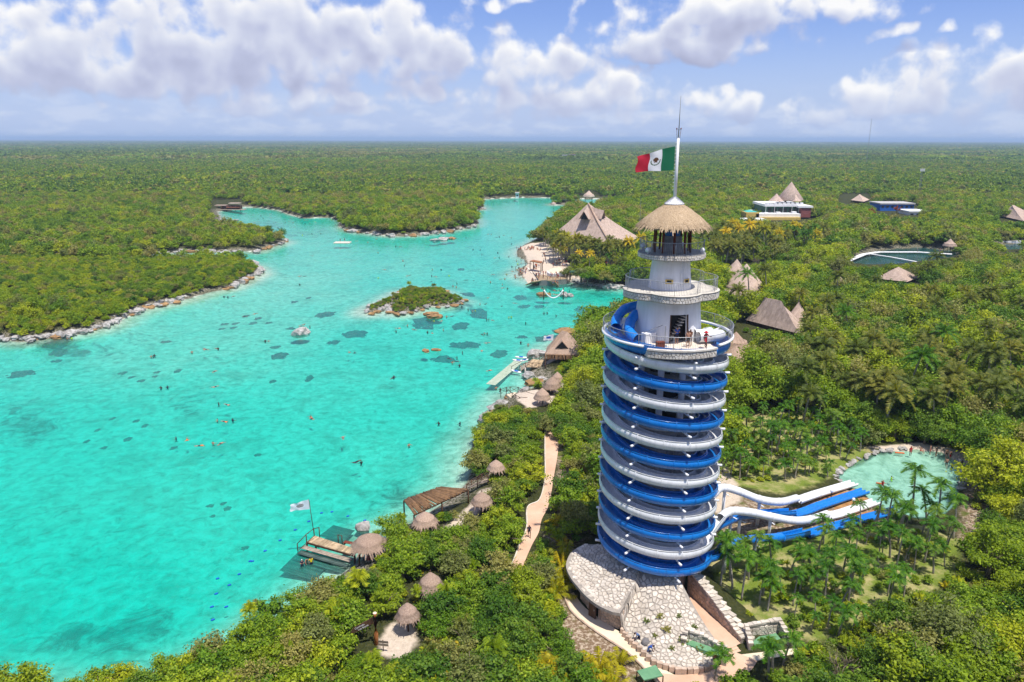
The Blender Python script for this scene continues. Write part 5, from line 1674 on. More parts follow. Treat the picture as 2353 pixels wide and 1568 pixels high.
# boardwalk with railing
bw = thing('railed_boardwalk', 'cream walkway with a dark log railing reaching into the lagoon', 'boardwalk', tuple(G(*ZC(850, 1150), 1.0)))
ol = [(640, 1112), (780, 1082), (890, 1108), (940, 1150), (1075, 1185), (1245, 1238), (1080, 1262), (890, 1320), (800, 1250), (760, 1190)]
mb = MB(); mb.prism([tuple(G(*ZC(*p), 1.0)[:2]) for p in ol][::-1], 0.2, 1.0); mb.obj('walk_slab', 'path_cream', bw)
rail_run(bw, [G(*ZC(*p), 1.0) for p in ((572, 1120), (655, 1085), (712, 1078), (830, 1082), (890, 1120), (985, 1165), (1070, 1190))], 1.15)
rail_run(bw, [G(*ZC(*p), 1.0) for p in ((655, 1120), (740, 1165), (795, 1205), (850, 1235), (965, 1240))], 1.15)

# ------------------------------------------------------------------ big thatched hall on the terrace
L_, F_, R_ = G(1256, 549, 4.2), G(1404, 562, 4.2), G(1474, 548, 4.2)
B_ = L_ + R_ - F_
cen = (L_ + R_) / 2
apex = GY(1352, 468, cen.y - 2)
hall = thing('thatched_hall', 'huge peaked thatched hall with two dark dormers behind the terrace palms', 'hall', (cen.x, cen.y, 1.8))
cor = [L_, F_, R_, B_]
LV = [(1.0, 0.0), (0.83, 0.14), (0.67, 0.29), (0.50, 0.45), (0.34, 0.62), (0.19, 0.79), (0.08, 0.92), (0.0, 1.0)]
mb = MB()
NS = 8
vs = []
for (f, h) in LV:
    for k in range(4):
        a, b = cor[k], cor[(k + 1) % 4]
        for i in range(NS):
            p = a.lerp(b, i / NS)
            sag = 0.02 * math.sin(i / NS * PI)
            base_p = Vector((apex.x, apex.y, 0)).lerp(Vector((p.x, p.y, 0)), f * (1 - sag * 1.2))
            vs.append((base_p.x, base_p.y, 4.2 + (apex.z - 4.2) * h))
n_ = 4 * NS
mb.add(vs, [(r * n_ + k, r * n_ + (k + 1) % n_, (r + 1) * n_ + (k + 1) % n_, (r + 1) * n_ + k) for r in range(len(LV) - 1) for k in range(n_)], 0, False)
hr = mb.obj('roof', 'thatch_far', hall)
for (pa, pb, tt) in ((L_, F_, 0.56), (F_, R_, 0.42)):
    m0 = pa.lerp(pb, tt)
    out = (m0 - Vector((apex.x, apex.y, m0.z))); out.z = 0; out.normalize()
    side = Vector((-out.y, out.x, 0))
    c0 = Vector((apex.x, apex.y, 0)) + out * 6.6; zb = 4.2 + (apex.z - 4.2) * 0.60
    fr_, bkp = c0 + out * 0.6, Vector((apex.x, apex.y, 0))
    tip, wl, wr = Vector((fr_.x, fr_.y, zb + 3.8)), fr_ + side * 2.4 + Vector((0, 0, zb)), fr_ - side * 2.4 + Vector((0, 0, zb))
    bt = Vector((bkp.x, bkp.y, apex.z - 1.2))
    mb = MB(); mb.add([wl + out * 0.7, tip + out * 0.9, bt, wl - out * 5], [(0, 1, 2, 3)]); mb.add([wr + out * 0.7, tip + out * 0.9, bt, wr - out * 5], [(0, 1, 2, 3)]); dm = mb.obj('dormer', 'thatch_far', hr)
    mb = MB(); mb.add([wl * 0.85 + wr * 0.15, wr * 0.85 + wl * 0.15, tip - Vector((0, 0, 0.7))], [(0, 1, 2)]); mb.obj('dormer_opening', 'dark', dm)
mb = MB(); mb.tube([(p[0], p[1], p[2]) for p in [Vector((apex.x, apex.y, 0)).lerp(Vector((F_.x, F_.y, 0)), f) + Vector((0, 0, 4.3 + (apex.z - 4.2) * h)) for f, h in LV]], 0.4, 6); mb.obj('ridge', 'thatch', hr)
for a, b in ((L_, F_), (F_, R_)):
    for i in range(9):
        p = Vector((cen.x, cen.y, 0)).lerp(Vector((*a.lerp(b, i / 8)[:2], 0)), 0.93)
        MB().tube([(p.x, p.y, 0.5), (p.x, p.y, 4.8)], 0.25, 6).obj('post', 'wood_dark', hall)
mb = MB(); mb.prism([tuple(Vector((cen.x, cen.y, 0)).lerp(Vector((p.x, p.y, 0)), 0.8)[:2]) for p in cor], 0.5, 4.4); mb.obj('inner_wall', 'wood_dark', hall)

def hip_hut(px_l, px_f, px_r, ze, apx_px, ridge, label, name='thatched_hut', dy=0.0, mat_='thatch_far', ground=1.6, wall='wood_dark'):
    L2, F2, R2 = G(*px_l, ze), G(*px_f, ze), G(*px_r, ze)
    B2 = L2 + R2 - F2
    c = (L2 + R2) / 2
    a = GY(*apx_px, c.y + dy)
    t_ = thing(name, label, 'hut', (c.x, c.y, ground))
    mb = MB()
    vs, NS2 = [], 6
    rdir = (F2 - L2).normalized() if (F2 - L2).length > (R2 - F2).length else (R2 - F2).normalized()
    cr = [L2, F2, R2, B2]
    LV2 = [(1.0, 0.0), (0.72, 0.24), (0.45, 0.52), (0.2, 0.79), (0.02, 1.0)]
    for (f, h) in LV2:
        for k in range(4):
            p0, p1 = cr[k], cr[(k + 1) % 4]
            for i in range(NS2):
                p = p0.lerp(p1, i / NS2)
                s_ = max(-1, min(1, (p - c).dot(rdir) / (max(((q_ - c).dot(rdir)) for q_ in cr) + 1e-6)))
                top = Vector((a.x, a.y, 0)) + rdir * s_ * ridge / 2
                b2 = Vector((top.x, top.y, 0)).lerp(Vector((p.x, p.y, 0)), f)
                vs.append((b2.x, b2.y, ze + (a.z - ze) * h + rnd.uniform(-0.08, 0.08) * (f < 1)))
    n4 = 4 * NS2
    mb.add(vs, [(r * n4 + k, r * n4 + (k + 1) % n4, (r + 1) * n4 + (k + 1) % n4, (r + 1) * n4 + k) for r in range(4) for k in range(n4)])
    mb.add(vs[4 * n4:], [tuple(range(n4))])
    mb.obj('roof', mat_, t_)
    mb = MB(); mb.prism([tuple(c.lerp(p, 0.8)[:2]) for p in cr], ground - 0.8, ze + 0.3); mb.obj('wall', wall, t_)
    for p in cr:
        q_ = c.lerp(p, 0.93); MB().tube([(q_.x, q_.y, ground - 0.5), (q_.x, q_.y, ze + 0.4)], 0.15, 6).obj('post', 'wood_dark', t_)
    return t_
gw = 'large thatched huts in the wood'
round_hut((1711, 662), 3.2, 11.2, 6.7, 'tall conical thatched hut, the larger of a pair behind the tower', gw, 'thatch_far', 700, 8, 'thatched_hut', cat='hut', tiers=False)
round_hut((1690, 640), 3.2, 10.0, 5.2, 'smaller conical thatched hut behind its taller neighbour', gw, 'thatch_far', 300, 8, 'thatched_hut', cat='hut', tiers=False)
hip_hut((1712, 735), (1838, 768), (1856, 752), 3.0, (1776, 688), 5.4, 'broad hip-roofed thatched hut among round green trees')
round_hut((1832, 735), 3.0, 8.0, 3.0, 'little thatched cone peeping over the broad hip-roofed hut', gw, 'thatch_far', 150, 4, 'thatched_hut', cat='hut', tiers=False)
round_hut((1689, 796), 3.9, 7.4, 3.3, 'round thatched hut with a pointed cap just right of the slide tower', gw, 'thatch', 400, 6, 'thatched_hut', cat='hut')
round_hut((1690, 830), 2.9, 6.4, 4.4, 'lower thatched roof beneath the round pointed hut by the tower', gw, 'thatch', 500, 8, 'thatched_hut', cat='hut', collar=False)
hip_hut((2010, 640), (2085, 648), (2114, 636), 2.8, (2060, 616), 5.0, 'low hip-roofed thatched hut in front of the dark pond')
hip_hut((2292, 495), (2352, 508), (2390, 498), 3.0, (2328, 472), 6.0, 'hip-roofed thatched hall far back at the forest edge')
hip_hut((1955, 460), (1985, 464), (1998, 459), 4.0, (1975, 447), 5.0, 'small grey thatched roof in front of the thin lattice mast')
round_hut((1353, 452), 4.0, 9.0, 5.0, 'small thatched cone on the far shore of the lagoon', None, 'thatch_far', 0, 4, 'thatched_hut', cat='hut')
round_hut((1272, 470), 3.0, 5.0, 2.2, 'little thatched parasol on the sand spit left of the hall', None, 'thatch_far', 0, 1, 'thatched_shelter')
round_hut((1928, 668), 4.5, 9.0, 2.2, 'narrow thatched cone poking from the trees beside a palm', None, 'thatch_far', 100, 4, 'thatched_hut', cat='hut')
round_hut((2182, 566), 3.0, 6.5, 3.0, 'thatched hut on the bank at the end of the pond walkway', None, 'thatch_far', 0, 4, 'thatched_hut', cat='hut')
# curved thatched gallery
cv = spline([G(2028, 514, 5.5), G(2000, 505, 5.5), G(1972, 502, 5.5), G(1957, 508, 5.5), G(1962, 518, 5.5), (G(1985, 528, 5.5)), G(2008, 534, 5.5)], 5)
ga = thing('thatched_gallery', 'horseshoe-shaped thatched gallery roof among trees by the pond', 'gallery', tuple(cv[15]))
mb = MB()
vs = []
for i, p in enumerate(cv):
    t_ = cv[min(i + 1, len(cv) - 1)] - cv[max(i - 1, 0)]; t_.z = 0; t_.normalize(); sd_ = Vector((t_.y, -t_.x, 0))
    vs += [p + sd_ * 4.2 + Vector((0, 0, -2.4)), p + Vector((0, 0, 1.2)), p - sd_ * 4.2 + Vector((0, 0, -2.4))]
mb.add(vs, [(3 * i + k, 3 * i + k + 1, 3 * i + k + 4, 3 * i + k + 3) for i in range(len(cv) - 1) for k in (0, 1)])
mb.obj('roof', 'thatch_far', ga)
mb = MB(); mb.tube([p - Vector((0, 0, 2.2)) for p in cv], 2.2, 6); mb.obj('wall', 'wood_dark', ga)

# ------------------------------------------------------------------ white hotel with a thatched spire
HY = 468.0
def hb(parent, name, u0, u1, v0, v1, dep, mat_, y0=HY):
    a, b = GY(u0, v1, y0), GY(u1, v0, y0)
    mb = MB(); mb.box(((a.x + b.x) / 2, y0 + dep / 2, (a.z + b.z) / 2), (b.x - a.x, dep, b.z - a.z)); return mb.obj(name, mat_, parent)
hotel = thing('white_hotel', 'white terraced building with green walls under a tall thatched cone', 'building', (GY(1800, 500, HY).x, HY, 1.8))
hb(hotel, 'lower_terrace', 1735, 1840, 492, 520, 30, 'wall_white', HY - 8)
hb(hotel, 'ground_storey', 1757, 1838, 474, 494, 22, 'wall_green')
hb(hotel, 'upper_terrace', 1757, 1848, 470, 475, 24, 'wall_white', HY - 1)
for k in range(9): hb(hotel, 'parapet', 1759 + k * 10, 1766 + k * 10, 466, 471, 1.0, 'wall_white', HY - 0.8)
hb(hotel, 'red_wing', 1840, 1864, 480, 500, 16, 'wall_red', HY - 4)
hb(hotel, 'red_wing_parapet', 1836, 1869, 474, 478, 17, 'wall_white', HY - 4.5)
hb(hotel, 'yellow_wall', 1745, 1840, 500, 510, 6, 'wall_yellow', HY - 10)
for k in range(6):
    w_ = hb(hotel, 'window', 1764 + k * 12, 1773 + k * 12, 479, 491, 0.5, 'dark', HY - 0.35)
for u in (1760, 1780, 1800, 1820, 1836):
    hb(hotel, 'pillar', u - 1, u + 1, 474, 493, 0.8, 'wall_white', HY - 1.4)
for u, v in ((1762, 489), (1790, 488), (1812, 490), (1826, 487), (1775, 490), (1803, 490)):
    hb(hotel, 'parapet', u - 5, u + 5, v, v + 6, 3, 'wall_white', HY - 6)
hb(hotel, 'pool_terrace', 1714, 1745, 489, 500, 22, 'wall_yellow', HY - 8)
a, b = GY(1717, 489, HY - 7), GY(1742, 489, HY - 7)
MB().box(((a.x + b.x) / 2, HY + 2, a.z + 0.25), (b.x - a.x, 17, 0.12)).obj('roof_pool', 'teal_paint', hotel)
c = GY(1815, 458, HY + 10); ap = GY(1814, 418, HY + 10)
mb = MB(); mb.lathe([(0.1, ap.z), (3.0, ap.z - (ap.z - c.z) * 0.36), (8.2, c.z), (8.0, c.z - 0.5)], (c.x, c.y, 0), 24); mb.obj('cone_roof', 'thatch_far', hotel)
for k in range(8):
    aa = 2 * PI * k / 8; MB().tube([(c.x + 6.6 * math.cos(aa), c.y + 6.6 * math.sin(aa), c.z - 3.5), (c.x + 6.6 * math.cos(aa), c.y + 6.6 * math.sin(aa), c.z + 1)], 0.35, 6).obj('roof_post', 'wood_dark', hotel)
for u, s_ in ((1787, 4.6), (1830, 4.2)):
    c2 = GY(u, 463, HY + 2); MB().lathe([(0.1, c2.z + 4.6), (s_ * 0.45, c2.z + 2.4), (s_, c2.z)], (c2.x, c2.y + 3, 0), 18).obj('small_cone_roof', 'thatch_far', hotel)
def box_building(u0, u1, v0, v1, Y, dep, wall, roof, label, name='low_building', win=4):
    a, b = GY(u0, v1, Y), GY(u1, v0, Y)
    t_ = thing(name, label, 'building', ((a.x + b.x) / 2, Y, 1.5))
    zt = b.z
    MB().box(((a.x + b.x) / 2, Y + dep / 2, (zt + 0.5) / 2), (b.x - a.x, dep, zt - 0.5)).obj('wall', wall, t_)
    MB().box(((a.x + b.x) / 2, Y + dep / 2, zt + 0.4), (b.x - a.x + 1.2, dep + 1.2, 0.8)).obj('roof', roof, t_)
    for k in range(win):
        x_ = a.x + (b.x - a.x) * (k + 0.5) / win
        MB().box((x_, Y - 0.05, zt - 1.6), ((b.x - a.x) / win * 0.5, 0.2, 1.4)).obj('window', 'dark', t_)
box_building(2022, 2101, 470, 484, 520, 16, 'wall_blue', 'roof_grey', 'long low blue-walled building with a flat grey roof', win=7)
box_building(2088, 2158, 488, 497, 490, 14, 'wall_white', 'wall_white', 'low white roofs left of the pale cabin in the forest', win=5)
box_building(2212, 2245, 480, 494, 500, 9, 'wall_white', 'roof_grey', 'pale cabin beside the long white roofs', win=2)
box_building(1640, 1690, 520, 530, 400, 12, 'wall_white', 'terracotta', 'white villa with a terracotta roof behind the lookout posts', win=4)
box_building(1688, 1760, 508, 516, 430, 9, 'wall_white', 'wall_white', 'long white terrace wall below the hotel', win=6)
box_building(1335, 1395, 389, 396, 1150, 14, 'wall_red', 'roof_red', 'long red-roofed building alone in the forest', win=6)
box_building(1292, 1304, 357, 364, 1800, 14, 'wall_white', 'roof_grey', 'small white house far out in the forest', win=2)
box_building(1308, 1322, 355, 362, 1840, 14, 'wall_white', 'terracotta', 'white house with a brownish roof far out in the forest', win=2)
box_building(1185, 1192, 445, 455, 640, 5, 'wall_white', 'roof_grey', 'tiny pale kiosk on the far lagoon shore', win=1)
# far boathouse
fb_ = G(525, 483, 0.5)
bh = thing('boat_house', 'dark two-level landing house with flat brown roofs across the lagoon', 'boathouse', tuple(fb_))
for (du, z0, z1, w, d) in ((-6, 3.4, 3.8, 8, 5), (4, 4.8, 5.3, 8, 5), (3, 2.2, 2.5, 9, 6)):
    MB().box((fb_.x + du, fb_.y + 3, (z0 + z1) / 2), (w, d, z1 - z0)).obj('roof', 'thatch_far' if z0 > 3 else 'terracotta', bh)
MB().box((fb_.x + 1, fb_.y + 4, 1.9), (14, 4, 3.2)).obj('wall', 'wood_dark', bh)
for k in range(6): MB().tube([(fb_.x - 8 + 3.3 * k, fb_.y, -1), (fb_.x - 8 + 3.3 * k, fb_.y, 3.4)], 0.2, 5).obj('post', 'wood_dark', bh)
MB().box((fb_.x + 1, fb_.y + 1, 0.8), (22, 6, 0.3)).obj('landing', 'plank_grey', bh)

# masts
def mast(u, v_top, Y, w, label, name, head=False):
    tp_ = GY(u, v_top, Y)
    t_ = thing(name, label, 'mast', (tp_.x, Y, 1.0))
    mb = MB(); H_ = tp_.z
    for sx_, sy_ in ((-1, -1), (1, -1), (0, 1)):
        mb.tube([(tp_.x + sx_ * w, Y + sy_ * w, 0), (tp_.x + sx_ * w * 0.6, Y + sy_ * w * 0.6, H_)], w * 0.16, 4, smooth=False)
    mb.obj('leg', 'grey_paint', t_)
    n = max(6, int(H_ / (w * 4)))
    mb = MB()
    for i in range(n):
        z0, z1 = H_ * i / n, H_ * (i + 1) / n
        s_ = 1 if i % 2 else -1
        mb.beam((tp_.x - s_ * w * 0.9, Y - w, z0), (tp_.x + s_ * w * 0.9, Y - w, z1), w * 0.16)
        mb.beam((tp_.x + s_ * w * 0.9, Y - w, z0), (tp_.x, Y + w, z1), w * 0.14)
    mb.obj('lattice', 'grey_paint', t_)
    if head:
        for k in range(5):
            MB().box((tp_.x + (k - 2) * 0.9, Y - 1.2, H_ - 1.5), (0.5, 0.3, 2.4)).obj('antenna_panel', 'white_metal', t_)
    return t_
mast(2003, 273, 1500, 0.75, 'tall thin lattice mast standing far off against the sky', 'lattice_mast')
mast(2119, 387, 690, 0.75, 'grey phone mast with panels at its head above the forest', 'phone_mast', True)
mast(1473, 455, 372, 0.16, 'slim white mast rising beside the great hall', 'slim_mast')

# pond walkways
def walkway(pts, z, w, label, nslab):
    P_ = [G(u, v, z) for u, v in pts]
    t_ = thing('pond_walkway', label, 'walkway', tuple(P_[0]))
    for a, b in zip(P_, P_[1:]):
        n = max(2, int((b - a).length / 2.2))
        d = (b - a).normalized(); s_ = Vector((d.y, -d.x, 0)) * w / 2
        plank_deck(t_, [a + s_, b + s_, b - s_, a - s_], z, n, 'wall_white', 0.25, 0.04, 'slab')
        for i in range(0, n, 2):
            p = a.lerp(b, i / n); MB().tube([(p.x, p.y, -2), (p.x, p.y, z - 0.1)], 0.16, 5).obj('pile', 'cement', t_)
    return t_
walkway([(1936, 604), (1985, 584), (2018, 579), (2110, 579), (2188, 584)], 0.9, 2.4, 'white angled walkway across the dark pond', 20)
walkway([(2003, 584), (2050, 591), (2110, 602)], 0.7, 1.2, 'thin white walkway branching off over the dark pond', 12)
walkway([(2268, 574), (2310, 577), (2352, 580)], 0.8, 1.2, 'white jetty edge on the second pond behind the trees', 10)
wl = thing('quay_wall', 'pale stone quay along the far bank of the second pond', 'wall', tuple(G(2310, 560, 0.5)))
for k in range(14):
    a = G(2285 + k * 8, 559 - k * 0.25, 0.6); MB().box((a.x, a.y, 0.7), (1.9, 0.8, 1.4)).obj('block', 'wall_white', wl)

# ------------------------------------------------------------------ bathing terrace
def terrace_pier(pts, z, label, name, mat_='plank'):
    P_ = [G(*ZF(*p), z) for p in pts]
    t_ = thing(name, label, 'pier', tuple(P_[0]))
    mb = MB(); mb.prism([(p.x, p.y) for p in P_], -1.0, z - 0.08); mb.obj('pier_wall', 'stone_grey', t_)
    mb = MB(); mb.prism([(p.x, p.y) for p in P_], z - 0.077, z); mb.obj('pier_deck', mat_, t_)
    return t_, P_
t_, P_ = terrace_pier([(560, 800), (700, 990), (905, 995), (1190, 970), (1215, 930), (720, 900), (640, 905)], 1.9, 'wooden bathing pier with broad stairs at both ends below the terrace', 'bathing_pier')
for base_px, dpx in (((690, 1000), (545, 1065)), ((915, 1010), (985, 1095))):
    a, b = G(*ZF(*base_px), 1.9), G(*ZF(*dpx), 0.0)
    d = (b - a); d.z = 0; L2 = d.length; d.normalize(); s_ = Vector((d.y, -d.x, 0))
    for k in range(7):
        p = a + d * (L2 * (k + 0.5) / 7)
        MB().box((p.x, p.y, 1.75 - 0.26 * k), (L2 / 7 * 0.95, 5.0, 0.22), rz=math.atan2(d.y, d.x)).obj('stair', 'plank', t_)
rail_run(t_, [G(*ZF(*p), 1.9) for p in ((650, 915), (770, 950), (850, 985), (950, 985), (1080, 980), (1185, 965))], 1.1, brace=False, r=0.06)
t_, P_ = terrace_pier([(480, 760), (560, 860), (740, 840), (740, 790), (620, 780)], 1.6, 'curved terrace stairs with sitting bathers left of the bathing pier', 'terrace_stairs', 'deck_tile')
for k in range(6):
    pts = [G(*ZF(300 + 40 * k + q_[0], 800 - 8 * k + q_[1]), 0.1 + 0.25 * k) for q_ in ((0, 0), (90, 50), (200, 95))]
    mb = MB(); mb.tube(spline(pts, 4), 0.28, 4, smooth=False); mb.obj('stair', 'plank', t_)
rail_run(t_, [G(*ZF(*p), 1.2) for p in ((280, 800), (340, 760), (460, 735), (560, 740))], 1.1, brace=False, r=0.06)
ps = [G(*ZF(*p), 5.4) for p in ((540, 650), (600, 630), (760, 660), (735, 685))]
sh = thing('terrace_shelter', 'flat brown-roofed shelter on posts above the terrace stairs', 'shelter', (ps[0].x, ps[0].y, 1.5))
mb = MB(); mb.prism([(p.x, p.y) for p in ps], 5.2, 5.5); mb.obj('roof', 'wood_orange', sh)
for p in ps: MB().tube([(p.x, p.y, 1.2), (p.x, p.y, 5.3)], 0.15, 6).obj('post', 'wood_dark', sh)
ps = [G(*ZF(*p), 4.6) for p in ((1250, 850), (1270, 830), (1460, 825), (1450, 850))]
sh = thing('terrace_shelter', 'green-topped pavilion roof beside the clipped tree on the terrace', 'shelter', (ps[0].x, ps[0].y, 1.5))
mb = MB(); mb.prism([(p.x, p.y) for p in ps], 4.4, 4.8); mb.obj('roof', 'wall_green', sh)
for p in ps: MB().tube([(p.x, p.y, 1.2), (p.x, p.y, 4.5)], 0.15, 6).obj('post', 'wood_dark', sh)
# curved white walls of the terrace
tw = thing('terrace_wall', 'wavy white terrace parapet above the bathing pier', 'wall', tuple(G(*ZF(1000, 860), 2.0)))
pts = spline([G(*ZF(*p), 2.6) for p in ((850, 840), (880, 880), (980, 895), (1060, 870), (1150, 885), (1175, 840))], 6)
for a, b in zip(pts, pts[1:]):
    MB().beam(a - Vector((0, 0, 0.3)), b - Vector((0, 0, 0.3)), 0.5, 1.3).obj('wall_block', 'wall_white', tw)
pts = [tuple(G(*ZF(*p), 2.35)[:2]) for p in ((850, 840), (880, 880), (980, 895), (1060, 870), (1150, 885), (1175, 800), (1050, 760), (900, 790))]
mb = MB(); mb.prism(pts, 1.0, 2.35); mb.obj('terrace_floor', 'path_cream', tw)
# rope bridge over the swim gap
a, b = G(*ZF(785, 1165), 3.4), G(*ZF(1135, 1165), 3.4)
rb = thing('rope_bridge', 'white hanging rope net between two rocks in front of the bathing pier', 'rope bridge', tuple(a))
pts = [a.lerp(b, i / 14) - Vector((0, 0, 2.7 * (1 - (2 * i / 14 - 1) ** 2))) for i in range(15)]
mb = MB(); mb.tube(pts, 0.25, 6); mb.obj('rope', 'cloth_white', rb)
for p in (a, b): MB().tube([(p.x, p.y, 0.2), (p.x, p.y, 4.0)], 0.16, 6).obj('post', 'wood_dark', rb)
# blue and white party tent by the hall
tc = G(1462, 575, 2.0)
tn = thing('round_tent', 'domed blue and white tent beside the great hall', 'tent', tuple(tc))
for k in range(12):
    MB().lathe([(0.1, 6.2), (2.0, 5.6), (3.6, 4.0), (4.2, 1.6)], (tc.x, tc.y, 0.4), 2, a0=2 * PI * k / 12, a1=2 * PI * (k + 1) / 12).obj('tent_panel', 'tent' if k % 2 else 'cloth_white', tn)
# floating raft
rp = G(787, 558, 0.2)
rf_ = thing('swim_raft', 'square pale swimming raft floating off the wooded point', 'raft', tuple(rp))
plank_deck(rf_, [rp + Vector((-4, -2.5, 0)), rp + Vector((4, -2.5, 0)), rp + Vector((4, 2.5, 0)), rp + Vector((-4, 2.5, 0))], 0.45, 8, 'deck_tile', 0.4)

# ------------------------------------------------------------------ rocks and reefs
def rock_mesh(seed, flat=0.6, n=2, rag=0.0):
    g = random.Random(seed)
    bm = bmesh.new()
    bmesh.ops.create_icosphere(bm, subdivisions=n, radius=1.0)
    off = Vector((g.uniform(0, 99), g.uniform(0, 99), g.uniform(0, 99)))
    from mathutils import noise as mn_
    for v in bm.verts:
        d = mn_.noise(v.co * 1.2 + off) * 0.45 + mn_.noise(v.co * 2.9 + off) * 0.25
        if rag: d = d * 1.3 + mn_.noise(v.co * 5.5 + off) * 0.35 * rag
        v.co *= 1 + d
        v.co.z *= flat
    me = bpy.data.meshes.new('rock'); bm.to_mesh(me); bm.free()
    return me
ROCKS = [rock_mesh(i) for i in range(8)]
ROCKS_B = [rock_mesh(i + 20, 0.42) for i in range(5)]
for me in ROCKS: me.materials.append(M['rock'])
for me in ROCKS_B: me.materials.append(M['rock_brown'])
def rock(p, s, brown, label, group, name='boulder'):
    me = rnd.choice(ROCKS_B if brown else ROCKS)
    o = bpy.data.objects.new(name, me); C.objects.link(o)
    o.location = p; o.rotation_euler = (0, 0, rnd.uniform(0, 6.28)); o.scale = (s * rnd.uniform(0.8, 1.5), s * rnd.uniform(0.7, 1.1), s * rnd.uniform(0.7, 1.1))
    return tag(o, label, 'rock', group)
def shore_rocks(pts, step, size, label, group, inland=0.6, brown=0.3, rows=1, layer=0.0):
    P_ = [G(u, v, 0) for u, v in pts]
    acc = 0.0
    for a, b in zip(P_, P_[1:]):
        L2 = (b - a).length
        d = (b - a).normalized(); nrm = Vector((-d.y, d.x, 0))
        while acc < L2:
            p = a + d * acc
            for r_ in range(rows):
                off = nrm * rnd.uniform(-0.4, 1.0) * inland + nrm * r_ * size * 1.1
                q_ = p + off
                isb = rnd.random() < brown and r_ == 0
                rock((q_.x, q_.y, (0.1 if isb else 0.35) + 0.25 * r_), size * rnd.uniform(0.5, 1.25) * (1.15 if isb else 1), isb, (label % ('brown' if isb else 'pale grey')), group + (' brown' if isb else ' grey'))
            acc += step * rnd.uniform(0.6, 1.4)
        acc -= L2
shore_rocks([(0, 783), (60, 786), (120, 778), (200, 765), (265, 745), (300, 725), (345, 708), (400, 695), (440, 685)], 1.7, 1.15, '%s limestone rock along the low wooded shore across the lagoon', 'shore rocks west', 1.8, 0.3, 2)
shore_rocks([(520, 665), (545, 655), (570, 640), (590, 632), (597, 622), (580, 605)], 2.2, 1.8, '%s rock on the tip of the wooded point', 'point rocks', 1.2, 0.35, 1)
shore_rocks([(320, 588), (380, 583), (420, 580), (470, 579), (520, 581), (560, 577)], 3.0, 1.6, '%s rock ledge along the narrow creek', 'creek rocks', 0.6, 0.1, 1)
shore_rocks([(590, 580), (610, 572), (645, 562), (662, 556), (640, 548)], 4.0, 1.5, '%s rock under the round mangrove', 'mangrove rocks', 1.0, 0.3, 1)
shore_rocks([(800, 531), (850, 538), (900, 544), (960, 542), (1020, 535), (1060, 527), (1092, 521)], 6.0, 2.0, '%s rock along the foot of the forested headland', 'headland rocks', 1.0, 0.4, 1)
isl = ISLET_PX + ISLET_PX[:1]
shore_rocks(isl, 2.3, 0.95, '%s rock round the edge of the mid-lagoon islet', 'islet rocks', 0.4, 0.25, 1)
shore_rocks([(1320, 650), (1350, 655), (1380, 660), (1420, 663)], 2.0, 1.7, '%s rock below the terrace garden', 'terrace rocks', 1.0, 0.4, 1)
for k, (zx, zy, s_, bwn) in enumerate([(385, 1475, 2.1, 0), (560, 1270, 1.9, 0), (625, 1265, 1.7, 0), (580, 1330, 2.3, 0), (510, 1405, 1.6, 1), (520, 1265, 1.1, 1), (370, 1545, 1.9, 0), (990, 830, 1.9, 0), (1090, 935, 2.3, 1), (1160, 915, 2.0, 0), (1040, 925, 1.5, 1), (1200, 950, 1.5, 1),
                                         (1050, 530, 2.6, 0), (1130, 500, 2.2, 0), (935, 1070, 1.5, 0), (1380, 730, 1.9, 0), (1300, 735, 1.6, 0), (1560, 960, 1.1, 0), (1500, 970, 1.2, 0), (700, 1160, 1.6, 1)]):
    p = G(*ZC(zx, zy), 0.3)
    rock((p.x, p.y, 0.35), s_ * 0.8, bwn, '%s boulder on the near shore by the wooden jetty and boardwalk' % ('brown' if bwn else 'pale grey'), 'boulders by the jetty' + (' brown' if bwn else ''))
for (u, v, s_, bwn, lab) in [(692, 766, 2.6, 0, 'lone pale rock breaking the surface of the open lagoon'), (1000, 728, 2.0, 1, 'brown rock ledge just off the islet'), (990, 722, 1.7, 1, 'brown rock ledge just off the islet'),
                             (978, 806, 1.0, 1, 'small brown rock awash on a dark reef'), (1002, 804, 0.9, 1, 'small brown rock awash on a dark reef'), (1303, 762, 2.8, 1, 'broad brown rock in the shallows near the jetty house'), (1316, 766, 2.2, 1, 'broad brown rock in the shallows near the jetty house'),
                             (1250, 678, 2.2, 1, 'brown rock carrying one end of the rope net'), (1297, 679, 2.2, 0, 'pale rock carrying the other end of the rope net'), (1308, 680, 1.6, 0, 'pale rock carrying the other end of the rope net'),
                             (1000, 553, 2.4, 0, 'flat rock shelf off the forested headland'), (1020, 550, 2.6, 0, 'flat rock shelf off the forested headland'), (1038, 548, 2.2, 1, 'brown flat rock off the forested headland'), (520, 512, 2.0, 0, 'rock spit in the far bay'), (540, 508, 2.2, 0, 'rock spit in the far bay'),
                             (835, 1210, 1.1, 0, 'round grey rock behind the square jetty hut'), (1108, 480, 2.5, 0, 'rock at the tip of the far wooded spit'), (1280, 467, 2.5, 0, 'rock on the low far islet'), (1310, 466, 2.5, 0, 'rock on the low far islet')]:
    p = G(u, v, 0.2); rock((p.x, p.y, 0.2), s_, bwn, lab, lab)
